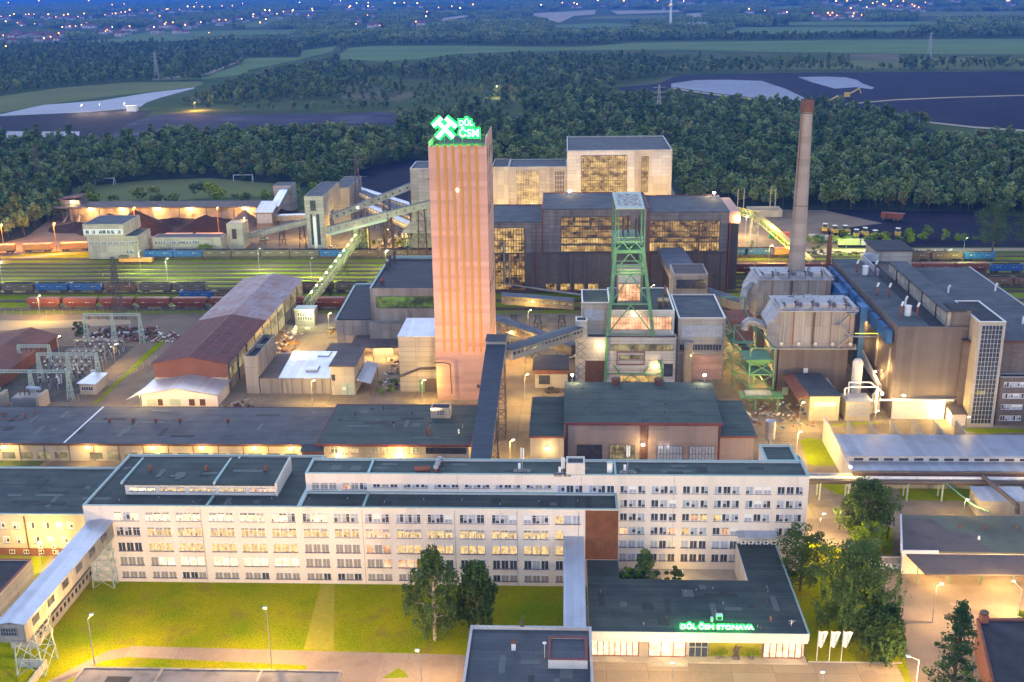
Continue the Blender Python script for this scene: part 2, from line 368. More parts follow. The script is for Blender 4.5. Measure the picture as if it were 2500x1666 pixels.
lit_mat('lit_dim', (.55, .42, .18), (.8, .65, .3), .04, .22, .4, thr=.5, sampling=False)
lit_mat('lit_peach', (1, .42, .18), (1, .62, .36), .22, .6, .3, thr=.5)
lit_mat('lit_green', (.35, .8, .05), (.5, 1, .1), .01, .12, .25, thr=.55)
lit_mat('lit_orange', (1, .42, .05), (1, .6, .15), .5, 1.8, .2)
# ---------------------------------------------------------------- ground, fields, water
sheet('ground', rect(-12000, 12000, 60, 24000), 0, 'scrub')
def region(name, z, m, *segs):
    pts = []
    for k, *pp in segs: pts += surv(k, *pp)
    return sheet(name, pts, z, m)
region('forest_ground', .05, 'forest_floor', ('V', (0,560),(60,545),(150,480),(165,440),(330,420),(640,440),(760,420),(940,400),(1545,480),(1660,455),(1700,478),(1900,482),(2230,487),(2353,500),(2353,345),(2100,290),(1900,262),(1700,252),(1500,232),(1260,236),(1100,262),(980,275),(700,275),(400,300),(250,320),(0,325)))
region('playing_field', .12, 'field_olive', ('V', (165,432),(330,416),(480,410),(600,420),(690,425),(690,450),(500,455),(300,470),(170,470)))
region('coal_patch', .14, 'coal_ground', ('V', (800,415),(830,392),(870,380),(960,366),(1000,372),(1000,470),(860,470),(800,445)))
region('pond', .30, 'water', ('A', (-300,830),(0,785),(300,720),(700,690),(1000,640),(1330,600),(1330,608),(1100,670),(1000,705),(960,735),(830,750),(600,770),(0,797),(-300,850)))
region('field', .20, 'field_olive', ('A', (-300,690),(0,660),(400,605),(900,565),(1380,560),(1390,580),(1330,598),(1000,635),(800,655),(400,705),(0,775),(-300,820)))
region('field', .24, 'field_green', ('A', (1080,535),(1420,525),(1500,490),(1660,440),(1640,418),(1700,400),(2050,395),(2060,350),(2300,318),(2270,355),(2000,420),(1700,480),(1680,510),(1400,545),(1090,555)))
region('field', .26, 'field_green', ('B', (0,375),(60,330),(200,318),(800,315),(1400,325),(1700,320),(2000,295),(2352,290)), ('C', (1000,277),(2352,268),(2700,268),(2700,375),(2352,375),(1700,372),(1000,362),(700,358),(0,342)), ('B', (1900,345),(1600,345),(1300,350),(800,372),(500,412),(300,425),(0,405)))
region('field', .32, 'field_pale', ('B', (1280,95),(1750,70),(1740,100),(1600,110),(1500,158),(1330,110)))
region('field', .32, 'field_pale', ('B', (1850,75),(2352,70),(2352,84),(1900,100)))
region('field', .32, 'field_pale', ('B', (650,130),(860,105),(900,112),(700,145)))
region('field', .32, 'field_pale', ('C', (30,95),(170,88),(190,120),(60,118)))
region('field', .32, 'field_green', ('A', (1650,170),(1900,110),(1930,125),(1800,180),(1680,190)))
region('sand_clearing', .2, 'sand_scrub', ('B', (0,610),(200,540),(370,508),(340,530),(240,560),(180,600),(420,610),(520,650),(400,700),(200,690),(0,680)))
region('sand_clearing', .2, 'scrub', ('B', (780,560),(960,555),(1000,590),(900,610),(760,600)))
region('meadow', .22, 'scrub', ('B', (0,690),(200,695),(400,705),(540,660),(1130,685),(1400,720),(1380,790),(1250,830),(1000,830),(700,800),(300,770),(0,765)))
region('meadow', .15, 'scrub', ('A', (980,730),(1500,715),(2000,705),(2300,680),(2352,690),(2352,770),(1900,775),(1300,765),(1050,752)))
region('scrubland', .18, 'field_olive', ('C', (0,470),(650,480),(1400,470),(2352,480),(2352,400),(1400,400),(900,430),(0,440)))
region('sand_clearing', .24, 'sand_scrub', ('C', (1150,375),(1350,370),(1500,375),(1480,420),(1400,432),(1180,405)))
region('slag_heap', .16, 'coal_slope', ('A', (-300,850),(0,800),(600,772),(830,755),(1050,765),(960,810),(700,945),(560,1000),(-300,1000)))
region('pond', .34, 'water', ('A', (-300,905),(0,900),(300,903),(545,903),(540,935),(300,940),(0,948),(-300,960)))
region('slurry_pond', .30, 'slurry', ('A', (690,945),(960,812),(1100,785),(2352,778)), ('B', (300,768),(470,800),(560,840),(500,850),(100,855),(0,850)), ('A', (2000,860),(1500,885),(1100,895),(850,950)))
region('slurry_pond', .30, 'slurry', ('B', (1060,830),(1230,800),(1260,830),(1180,850),(1070,852)))
region('spoil_ground', .22, 'coal_ground', ('C', (0,512),(760,500),(2352,490),(2800,490),(2800,950),(2352,905),(1700,832),(1450,792),(1000,772),(400,755),(-100,742),(-260,700),(-430,600),(-150,575)))
region('pond', .4, 'water', ('C', (-60,575),(100,552),(330,548),(560,557),(720,610),(850,672),(850,700),(790,717),(500,672),(200,635),(-60,597)))
region('pond', .4, 'water', ('C', (805,530),(1000,527),(1130,532),(1210,550),(1250,575),(1330,603),(1310,614),(1200,600),(1060,610),(900,565)))
region('haul_road', .42, 'dirt_pale', ('C', (-60,600),(200,640),(500,677),(790,720),(840,722),(840,730),(780,728),(480,686),(200,650),(-60,612)))
region('haul_road', .44, 'dirt_pale', ('C', (440,752),(800,745),(1200,706),(1480,682),(1900,665),(2352,652),(2700,645),(2700,652),(2352,659),(1900,672),(1480,690),(1200,714),(820,753),(450,762)))
region('haul_road', .46, 'field_pale', ('C', (1000,770),(1450,795),(1700,835),(2000,868),(2352,892),(2700,915),(2700,928),(2352,905),(2000,880),(1700,846),(1430,806),(1010,780)))
region('haul_road', .3, 'dirt_pale', ('A', (1020,540),(1410,498),(1600,430),(1670,378),(1660,392),(1620,432),(1440,508),(1060,552)))
# yard grounds
def srect(name, x0, x1, y0, y1, z, m): return sheet(name, rect(x0, x1, y0, y1), z, m)
srect('spoil_yard', 60, 420, 470, 556, .02, 'coal_ground')
sheet('dirt_yard', [(64, 560), (130, 552), (150, 520), (120, 505), (118, 470), (62, 440), (60, 560)], .03, 'dirt')
srect('service_road', 60, 420, 463, 468, .05, 'dirt_pale')
srect('coal_yard', -330, -100, 440, 560, .02, 'dirt')
srect('rail_yard_grass', -420, 420, 371, 457, .04, 'rail_grass')
srect('yard_ground', -110, 60, 452, 700, .06, 'concrete_yard')
srect('substation_ground', -330, -100, 245, 371, .02, 'dirt')
sheet('gravel', rect(-175, -139.5, 284, 334), .045, 'gravel_dark')
srect('works_yard', -128, 180, 190, 371, .05, 'concrete_yard')
srect('lawn', -110, 5, 150, 187.1, .055, 'lawn')
sheet('lawn', [(41.3, 150), (57, 150), (58.5, 172), (60, 200), (47, 210), (41.3, 200)], .058, 'lawn')
srect('forecourt', -16, 56, 120, 163.2, .062, 'forecourt')
sheet('forecourt', [(56.004, 120), (140, 120), (140, 190), (61, 194), (59, 172), (57, 158)], .062, 'asphalt')
sheet('courtyard_path', rect(10.2, 33.4, 180, 194), .06, 'conc_beige')
sheet('footpath', [(-90, 148), (-86.5, 154.8), (-84, 158.5), (-80, 163.6), (-76, 165.2), (-38.6, 164.4), (-15.9, 163.9), (-15.9, 157.5), (-37.9, 160.8), (-43.9, 160.2), (-76, 161.9), (-80, 160.4), (-84, 154), (-84, 148)], .066, 'slab_path')
sheet('footpath', [(-47.3, 187), (-44.6, 187), (-40.3, 164.7), (-45.6, 165.1)], .068, 'lawn_worn')
sheet('forecourt', [(-43.9, 160.2), (-37.9, 160.8), (-15.9, 157.5), (-15.9, 140), (-44, 140)], .064, 'slab_path')
sheet('lawn', surv('O', (620,1545), (730,1478), (770,1500), (800,1540)), .075, 'verge')
for xx, y0, y1 in ((-93, 187.2, 190), ): pass
sheet('lawn', surv('Q', (205,305), (270,275), (420,290), (530,450), (545,540), (330,540), (290,520)), .07, 'verge')
sheet('lawn', surv('Q', (370,650), (640,650), (640,830), (560,810), (430,740)), .07, 'verge')
sheet('lawn', surv('Q', (1150,760), (2352,760), (2352,850), (1850,880), (1180,870)), .07, 'verge')
sheet('side_road', surv('Q', (1150,885), (2352,880), (2352,1000), (1150,1000)), .066, 'asphalt')
sheet('lawn', surv('R', (620,0), (1100,100), (1100,360), (930,330), (700,200)), .07, 'verge')
sheet('lawn', surv('I', (880,1210), (1100,1000), (1250,860), (1350,760), (1560,560), (1590,600), (1400,780), (1150,990), (960,1180)), .07, 'verge')
sheet('lawn', surv('Q', (450,150), (900,120), (1000,140), (480,160)), .08, 'verge')
sheet('lawn', surv('M', (1050,1385), (1636,1390), (1636,1420), (1250,1430)), .07, 'verge')
sheet('lawn', surv('D', (0,1110), (600,1100), (1500,1110), (1500,1150), (250,1160), (230,1250), (0,1250)), .065, 'verge')
sheet('lawn', surv('N', (0,690), (160,750), (330,750), (230,870), (0,780)), .07, 'verge')
sheet('lawn', surv('D', (0,740), (400,690), (850,665), (860,760), (400,790), (0,810)), .07, 'verge')
sheet('lit_track', surv('D', (0,760), (850,668), (850,685), (0,785)), .08, 'dirt_pale')
sheet('dirt_road', surv('I', (1000,1210), (1250,950), (1500,700), (1800,400), (2000,400), (1560,760), (1350,1000), (1200,1215)), .062, 'dirt')
sheet('dirt_road', surv('I', (0,400), (500,410), (900,390), (1250,400), (1250,440), (500,480), (0,500)), .062, 'dirt_pale')
for i in range(5):                       # kerb line along the forecourt
    pass
MB().box(-15.9, 41, 163.15, 163.4, .05, .2, 'kerb').build('kerb')['kind'] = 'structure'
MB().box(41.3, 57, 163.15, 163.4, .05, .2, 'kerb').build('kerb')['kind'] = 'structure'
# railway: rails lie along X, each track on its ballast strip
def track(y, x0=-420, x1=420, ym=None):
    b = MB().box(x0, x1, y-1.6, y+1.6, .05, .22, 'ballast'); o = b.build('track_bed'); o['kind'] = 'structure'
    r = MB().box(x0, x1, y-.79, y-.70, .22, .38, 'rail_steel').box(x0, x1, y+.70, y+.79, .22, .38, 'rail_steel').build('rails'); o['kind'] = 'structure'; r['kind'] = 'structure'
TRACKS = (376.8, 387.5, 399.2, 405.5, 412, 418.5, 425, 431.5, 438, 445, 453.4)
for y in TRACKS: track(y)

# ---------------------------------------------------------------- foliage generators
def leaves(mb, cx, cy, cz, rx, ry, rz, n, s, m, rng, droop=0, shell=.55):
    """n small leaf faces through an ellipsoid lump"""
    for _ in range(n):
        while True:
            a, b, c = rng.uniform(-1, 1), rng.uniform(-1, 1), rng.uniform(-1, 1)
            d = a*a+b*b+c*c
            if shell*shell*rng.random() < d <= 1: break
        x, y, z = cx+a*rx, cy+b*ry, cz+c*rz
        t = rng.uniform(0, 6.283); e = rng.uniform(-.9, .9)
        u = Vector((math.cos(t), math.sin(t), e*.5)).normalized()*s*rng.uniform(.6, 1.2)
        w = Vector((-math.sin(t)*.5, math.cos(t)*.5, rng.uniform(-.4, .9)-droop)).normalized()*s*rng.uniform(.6, 1.1)
        p = Vector((x, y, z)); mb.poly([p-u*.5-w*.5, p+u*.5-w*.35, p+u*.35+w*.5, p-u*.4+w*.45], [(0, 1, 2, 3)], m)
def crown_forest(rng, h, r, m, m2, lumps=13, n=40, s=1.0):
    mb = MB()
    for i in range(lumps):
        while True:
            u, v, w = rng.uniform(-1, 1), rng.uniform(-1, 1), rng.uniform(-1, 1)
            if u*u+v*v+w*w < 1: break
        k = rng.uniform(.36, .52)*r*(1-.25*max(w, 0))
        leaves(mb, u*r*.66, v*r*.66, h*.58+w*h*.31, k, k, k*rng.uniform(.8, 1.1), n, s, m if rng.random() < .7 else m2, rng)
    return mb
def trunk_mb(h, r, m='bark', limbs=4, rng=random, spread=.3):
    mb = MB().tube((0, 0, -.1), (0, 0, h*.55), r, r*.6, m, 7).tube((0, 0, h*.55), (0, 0, h*.9), r*.6, r*.15, m, 6)
    for i in range(limbs):
        t = rng.uniform(0, 6.283); z = h*rng.uniform(.25, .65); L = h*spread*rng.uniform(.5, 1)
        mb.tube((0, 0, z), (L*math.cos(t), L*math.sin(t), z+L*.9), r*.4, r*.08, m, 5)
    return mb
FPROTO = []
for i in range(9):
    rng = random.Random(100+i); kind = i % 3
    h = (12.5, 14, 11)[kind]*rng.uniform(.88, 1.15); r = (3.9, 3.3, 4.6)[kind]*rng.uniform(.9, 1.1)
    FPROTO.append((crown_forest(rng, h, r, ('leaf_forest', 'leaf_birch', 'leaf_willow')[kind] if i != 7 else 'leaf_autumn', 'leaf_willow' if i % 2 else 'leaf_conifer').mesh('forest_crown_mesh'),
                   trunk_mb(h, .2, rng=rng).mesh('forest_trunk_mesh'), h))
# one clump mesh for woods kilometres away: a dozen crowns together
def clump(rng):
    mb = MB()
    for i in range(13):
        x, y, h = rng.uniform(-17, 17), rng.uniform(-14, 14), rng.uniform(8, 16)
        leaves(mb, x, y, h*.6, 4.2, 4.2, h*.5, 42, 2.6, 'leaf_forest' if rng.random() < .75 else 'leaf_willow', rng)
    return mb.mesh('wood_clump_mesh')
CPROTO = [clump(random.Random(500+i)) for i in range(4)]

def inside(poly, X, Y):
    r = np.zeros(len(X), bool); n = len(poly)
    for i in range(n):
        x0, y0 = poly[i]; x1, y1 = poly[(i+1) % n]
        if y0 == y1: continue
        c = ((y0 > Y) != (y1 > Y)) & (X < (x1-x0)*(Y-y0)/(y1-y0)+x0); r ^= c
    return r
def clear_of(h, P, top):
    """points whose tree neither stands in nor hides the clearing h"""
    a = inside(h, P[:, 0], P[:, 1]); k = CAMH/(CAMH-top)
    for f in (1+(k-1)*.5, k): a |= inside(h, P[:, 0]*f, P[:, 1]*f)
    return ~a
def PX(k, *pts): return [G(k, a, b) for a, b in pts]
def grid(y0, y1, sp, jit=.45, seed=1, pad=1.06, wid=.49):
    rs = np.random.RandomState(seed); ys = np.arange(y0, y1, sp); out = []
    for y in ys:
        w = y*wid*pad+20; xs = np.arange(-w-.05*y, w-.05*y, sp); out.append(np.stack([xs, np.full_like(xs, y)], 1))
    P = np.concatenate(out); P += rs.uniform(-jit, jit, P.shape)*sp
    return P
def stuff_scatter(name, P, meshes, smin, smax, label, zoff=0):
    """trees too many to tell apart: ONE object whose points carry tree meshes"""
    cl = bpy.data.collections.new(name+'_kinds')
    for i, mm in enumerate(meshes):
        o = bpy.data.objects.new(name+'_kind', mm); cl.objects.link(o)
    me = bpy.data.meshes.new(name); me.from_pydata([(x, y, zoff) for x, y in P], [], []); o = bpy.data.objects.new(name, me); COL.objects.link(o)
    o['kind'] = 'stuff'; o['label'] = label
    g = bpy.data.node_groups.new(name, 'GeometryNodeTree'); g.interface.new_socket('Geometry', in_out='INPUT', socket_type='NodeSocketGeometry'); g.interface.new_socket('Geometry', in_out='OUTPUT', socket_type='NodeSocketGeometry')
    N, L = g.nodes, g.links; gi, go = N.new('NodeGroupInput'), N.new('NodeGroupOutput')
    ci = N.new('GeometryNodeCollectionInfo'); ci.inputs['Collection'].default_value = cl; ci.inputs['Separate Children'].default_value = True; ci.inputs['Reset Children'].default_value = True
    ip = N.new('GeometryNodeInstanceOnPoints'); ip.inputs['Pick Instance'].default_value = True
    ri = N.new('FunctionNodeRandomValue'); ri.data_type = 'INT'; ri.inputs[4].default_value = 0; ri.inputs[5].default_value = len(meshes)-1
    rr = N.new('FunctionNodeRandomValue'); rr.data_type = 'FLOAT_VECTOR'; rr.inputs[0].default_value = (0, 0, 0); rr.inputs[1].default_value = (0, 0, 6.283)
    rs = N.new('FunctionNodeRandomValue'); rs.data_type = 'FLOAT'; rs.inputs[2].default_value = smin; rs.inputs[3].default_value = smax
    rs.inputs['Seed'].default_value = 5; ri.inputs['Seed'].default_value = 9
    L.new(gi.outputs[0], ip.inputs['Points']); L.new(ci.outputs[0], ip.inputs['Instance']); L.new(ri.outputs[2], ip.inputs['Instance Index'])
    L.new(rr.outputs[0], ip.inputs['Rotation']); L.new(rs.outputs[1], ip.inputs['Scale']); L.new(ip.outputs[0], go.inputs[0])
    md = o.modifiers.new('scatter', 'NODES'); md.node_group = g
    return o
# --- the wood right behind the mine
band = PX('V', (-60,600),(0,570),(60,548),(150,500),(165,440),(330,418),(640,436),(700,446),(760,440),(800,415),(870,385),(960,368),(1560,440),(1560,482),(1660,462),(1700,478),(1900,482),(2230,487),(2420,500),(2420,345),(2100,290),(1900,258),(1700,252),(1500,232),(1260,236),(1200,260),(1100,262),(980,275),(700,278),(400,300),(250,322),(200,318),(-60,328))
hole = [PX('V', (165,440),(330,416),(480,410),(600,420),(690,425),(690,452),(165,480)), PX('V', (2080,300),(2240,300),(2300,330),(2180,345),(2060,325)), PX('V', (1100,262),(1240,262),(1240,290),(1120,290)), PX('B', (860,610),(1220,610),(1220,720),(860,720))]
lampclear = PX('B', (960,640),(1180,640),(1180,700),(960,700))
slurry_ = [PX('A', (-300,900),(0,905),(300,905),(545,905),(620,930),(700,945),(850,905),(1100,880),(1500,860),(2000,845),(2352,828),(2352,770),(-300,790)), PX('B', (0,850),(100,850),(480,838),(300,770),(0,770))]
P = grid(500, 1130, 6.9, seed=3)
ok = inside(band, P[:, 0], P[:, 1])
for h in hole: ok &= ~inside(h, P[:, 0], P[:, 1])
ok &= clear_of(lampclear, P, 13)
for h in slurry_: ok &= clear_of(h, P, 11)
P = P[ok]
X, Y = proj(np.c_[P, np.full(len(P), 8.)])
occl = ((X > 990) & (X < 1645) & (Y > 400)) | ((Y > 560) & (X > 700))       # behind the plant: nothing to see there
P = P[~occl]; P = P[np.argsort(P[:, 1])]
NEAR, REST = P[:290], P[290:]
stuff_scatter('forest', REST, [m_[0] for m_ in FPROTO], .55, 1.25, 'dense dark mixed wood stretching behind the mine')
for i, (x, y) in enumerate(NEAR):
    c_, t_, h_ = FPROTO[random.randrange(9)]
    e = thing('forest_tree', 'dark green broadleaf tree in the front rank of the wood behind the mine', 'tree', (x, y, 0), random.uniform(0, 6.28), 'front trees of the wood behind the mine')
    s_ = random.uniform(.8, 1.15); e.scale = (s_, s_, s_*random.uniform(.9, 1.1))
    for nm, mm in (('crown', c_), ('trunk', t_)):
        o = bpy.data.objects.new(nm, mm); COL.objects.link(o); o.parent = e
# --- woods in the middle distance, with fields, ponds and pits left open
opens = [PX('A', (-300,690),(0,655),(400,598),(900,558),(1380,555),(1420,520),(1500,488),(1660,430),(1640,412),(1700,392),(2050,388),(2060,345),(2330,310),(2300,360),(2000,428),(1700,490),(1390,600),(1100,675),(1000,710),(980,735),(1500,715),(2300,685),(2500,700),(2500,1000),(-300,1000)),
         PX('B', (-20,410),(50,325),(200,312),(800,308),(1400,318),(1700,312),(2000,286),(2352,280),(3100,276),(3100,380),(2352,372),(1900,350),(1600,352),(1300,357),(800,380),(500,418),(300,430)),
         PX('C', (-480,590),(0,505),(760,495),(2352,485),(2800,480),(2800,960),(2352,910),(1700,838),(1000,780),(-100,750),(-300,710)),
         PX('B', (0,615),(200,535),(380,503),(340,535),(560,540),(780,555),(960,545),(1000,590),(1130,640),(1400,715),(1500,760),(1280,850),(0,860)),
         PX('B', (1270,90),(1760,62),(2352,62),(2352,88),(1900,106),(1500,162)), PX('B', (640,132),(860,100),(910,112),(700,150)),
         PX('A', (1640,172),(1900,105),(1940,125),(1800,188)), PX('C', (20,90),(180,85),(195,122),(50,120)),
         PX('C', (740,280),(1000,268),(2352,262),(2900,262),(2900,380),(2352,380),(1700,374),(1000,366),(740,362)),
         PX('C', (1140,370),(1500,368),(1500,425),(1180,420))]
P = grid(960, 2300, 9.6, seed=4)
ok = np.ones(len(P), bool)
for h in opens: ok &= clear_of(h, P, 11)
ok &= ~inside(band, P[:, 0], P[:, 1])
P = P[ok]; rs_ = np.random.RandomState(8)
thin = inside(PX('C', (-200,500),(2700,490),(2700,370),(-200,420)), P[:, 0], P[:, 1])
P = P[~(thin & (rs_.rand(len(P)) < .55))]
stuff_scatter('woodland', P, [m_[0] for m_ in FPROTO], .45, 1.15, 'bluish woodland between the ponds and the long field')
r_f = random.Random(31)
for i in range(16):                      # small fields among the far villages
    y = r_f.uniform(2450, 6800); x = r_f.uniform(-.5, .47)*y; w, d, a = r_f.uniform(60, 220), r_f.uniform(60, 240), r_f.uniform(-.5, .5)
    pg = [(x+u*w*math.cos(a)-v*d*math.sin(a), y+u*w*math.sin(a)+v*d*math.cos(a)) for u, v in ((-1, -1), (1, -.9), (1.1, 1), (-.9, 1.05))]
    sheet('field', pg, .5+i*.02, r_f.choice(('field_green', 'field_olive', 'field_pale', 'field_green'))); opens.append(pg)
lights = [('A', v) for v in ((10,130),(40,130),(70,130),(100,128),(180,118),(200,118),(235,115),(45,180),(335,130),(385,135),(440,130),(470,130),(535,130),(580,122),(720,120),(770,110),(795,125),(830,105),(860,108),(890,100),(1010,92),(1140,88),(1150,82),(1230,82),(1285,72),(1330,72),(1385,68),(1435,65),(1520,60),(1590,60),(430,215),(480,205),(520,195),(560,190),(595,185),(725,235),(735,228),(770,215),(835,245),(890,215),(1055,205),(1130,195),(1140,190),(1185,185),(1060,228),(1230,225),(1270,205),(1300,188),(1375,170),(1500,158),(1495,168),(1545,160),(1430,240),(1655,148),(1730,130),(1735,124),(1815,105),(1845,98),(1895,118),(1940,105),(2000,98),(2005,93),(1820,165),(2135,85),(2138,92),(2110,125),(1095,142),(10,265),(25,268),(60,260),(90,255),(150,255),(225,250),(255,262),(270,262),(295,258),(340,255),(350,278),(405,255),(305,295),(80,300),(45,350),(1345,35),(1660,40),(1990,20),(2050,35),(2260,25),(2330,25),(120,170),(150,190),(240,180),(1780,185),(270,32),(850,45),(60,40),(610,35),(770,58))]
lights += [('B', v) for v in ((5,22),(65,75),(72,70),(115,45),(195,45),(195,75),(190,120),(145,155),(110,185),(205,190),(275,190),(375,50),(440,45),(530,55),(675,12),(765,12),(870,12),(880,12),(955,10),(675,70),(765,65),(910,65),(822,85),(1375,55),(1520,45),(1600,45),(1620,48),(1750,15),(1762,40),(1940,35),(2140,15),(2170,30),(2250,60),(520,180),(595,105),(85,20),(590,140))]
lights += [('C', v) for v in ((25,25),(75,20),(110,20),(145,18),(240,12),(340,12),(355,12),(1035,15),(1060,12),(1065,42),(1140,38),(1230,35),(1315,50),(1345,40),(1385,60),(1400,55),(1440,35),(1525,38),(1485,65),(1585,55),(1600,75),(1630,72),(1675,40),(1010,125),(1025,128),(1040,120),(1070,130),(1180,130),(1185,122),(1240,125),(1165,85),(1275,68),(2235,40),(2245,38),(1860,8),(730,100),(905,110),(470,95),(580,92))]
P = grid(2300, 9500, 34, seed=5)
ok = np.ones(len(P), bool)
for h in opens: ok &= clear_of(h, P, 14)
P = P[ok]; rs_ = np.random.RandomState(9)
nz = np.sin(P[:, 0]*.0042+P[:, 1]*.0013)+np.sin(P[:, 1]*.0047-P[:, 0]*.0021)+rs_.uniform(-.8, .8, len(P))
P = P[(nz > -.8) | (P[:, 1] < 2700)]
rl = random.Random(4)
HOUSES = []
while len(HOUSES) < 285:
    k, (a, b) = rl.choice(lights); a += rl.uniform(-45, 45); b += rl.uniform(-9, 12)
    if b > 14: HOUSES.append(G(k, a, b))
for k, (a, b) in lights: HOUSES.append(G(k, a, b+4))
keep = np.ones(len(P), bool)
for x, y in HOUSES:
    t = P[:, 1]/y; keep &= ~((np.abs(P[:, 0]-x*t) < 24) & (P[:, 1] < y+20) & (P[:, 1] > y*.87-25))
P = P[keep]; HOUSES = HOUSES[:285]
stuff_scatter('far_woodland', P, CPROTO, .8, 1.25, 'far blue woods around the villages towards the horizon')
# scattered trees in the clearings
def bush_scatter(name, k, pts, sp, seed, s0, s1, label, keep=.6):
    pg = PX(k, *pts); xs = [p[0] for p in pg]; ys = [p[1] for p in pg]
    rs = np.random.RandomState(seed); gx, gy = np.meshgrid(np.arange(min(xs), max(xs), sp), np.arange(min(ys), max(ys), sp))
    Q = np.c_[gx.ravel(), gy.ravel()]+rs.uniform(-.45, .45, (gx.size, 2))*sp
    Q = Q[inside(pg, Q[:, 0], Q[:, 1])]; Q = Q[rs.rand(len(Q)) < keep]
    if len(Q): stuff_scatter(name, Q, [m_[0] for m_ in FPROTO], s0, s1, label)
bush_scatter('scrub_trees', 'B', ((0,620),(300,560),(520,640),(400,700),(300,765),(0,765)), 11, 21, .45, .9, 'loose scrub trees dotted over the sandy clearing', .6)
bush_scatter('scrub_trees', 'A', ((1300,740),(2352,720),(2352,770),(1300,765)), 12, 22, .5, .9, 'loose scrub along the bank above the slurry pond', .4)
bush_scatter('scrub_trees', 'B', ((560,560),(1050,560),(1350,720),(1000,800),(500,760)), 11, 23, .4, .9, 'green scrub on the meadow behind the tower sign', .55)

# --- the villages far off: small houses and street lamps
mat('plaster_far', (.45, .42, .42), (.35, .33, .35), .1, .9); mat('tile_far', (.22, .11, .10), (.15, .09, .09), .1, .9)
def house_mesh(w, d, h, r):
    mb = MB().box(-w/2, w/2, -d/2, d/2, 0, h, 'plaster_far')
    mb.poly([(-w/2-.4, -d/2-.5, h), (w/2+.4, -d/2-.5, h), (w/2+.4, d/2+.5, h), (-w/2-.4, d/2+.5, h), (-w/2-.4, 0, h+r), (w/2+.4, 0, h+r)],
            [(0, 1, 5, 4), (2, 3, 4, 5), (0, 4, 3), (1, 2, 5), (0, 3, 2, 1)], 'tile_far')
    for x in (-w*.25, w*.25): mb.box(x-.6, x+.6, -d/2-.06, -d/2+.02, h*.4, h*.75, 'lit_office' if w > 11 else 'glass_dark')
    return mb.mesh('village_house')
HM = [house_mesh(10, 9, 5, 4), house_mesh(13, 10, 6, 4.5), house_mesh(16, 11, 5, 4), house_mesh(9, 9, 6.5, 3.5)]
LM = MB().tube((0, 0, 0), (0, 0, 8), .12, .08, 'steel_grey', 5).ball((0, 0, 8.6), 1.05, 'far_glow', 8, 6).mesh('village_lamp')
LM2 = MB().tube((0, 0, 0), (0, 0, 8), .12, .08, 'steel_grey', 5).ball((0, 0, 8.6), 1.05, 'far_glow_white', 8, 6).mesh('village_lamp')
rl = random.Random(4)
WH = {('B', (822,85)), ('A', (1595,60)), ('C', (730,100)), ('C', (1275,68))}
LAMPG = 'village street lamps glowing far off'; HOUSEG = 'small village houses far off'
for kv in lights:
    k, (a, b) = kv
    x, y = G(k, a, b+4)
    o = bpy.data.objects.new('village_lamp', LM2 if kv in WH or rl.random() < .15 else LM); COL.objects.link(o)
    s_ = y/2300*rl.uniform(.6, 1.3); o.scale = (s_, s_, max(s_, .8)); o.location = (x, y, 0)
    tag(o, 'tiny glowing orange street lamp in the villages towards the horizon', 'street lamp', LAMPG)
for x, y in HOUSES:
    o = bpy.data.objects.new('village_house', rl.choice(HM)); COL.objects.link(o); o.location = (x, y, 0); o.rotation_euler.z = rl.uniform(-.8, .8)
    s_ = rl.uniform(1.0, 1.7); o.scale = (s_,)*3
    tag(o, 'tiny pale gabled house among trees in the far villages', 'house', HOUSEG)
# ---------------------------------------------------------------- building helpers
def ring(mb, x0, x1, y0, y1, z0, z1, t, m, ex=.0):
    x0, x1, y0, y1 = x0-ex, x1+ex, y0-ex, y1+ex
    mb.box(x0, x1, y0, y0+t, z0, z1, m).box(x0, x1, y1-t, y1, z0, z1, m).box(x0, x0+t, y0+t, y1-t, z0, z1, m).box(x1-t, x1, y0+t, y1-t, z0, z1, m); return mb
def block(root, x0, x1, y0, y1, z0, z1, wall='cream', roof='roof_felt', trim='teal_trim', par=.45, t=.35, wname='wall'):
    """a flat roofed block: walls, parapet, capping, roofing felt"""
    w = MB().box(x0, x1, y0, y1, z0, z1-par, wall); ring(w, x0, x1, y0, y1, z1-par, z1, t, wall); w.build(wname, root)
    MB().box(x0+t, x1-t, y0+t, y1-t, z1-par-.1, z1-par+.12, roof).build('roof', root)
    if trim: c = MB(); ring(c, x0, x1, y0, y1, z1, z1+.1, t+.1, trim, .05); c.build('parapet_cap', root)
WIN = {}
VR = random.Random(55)
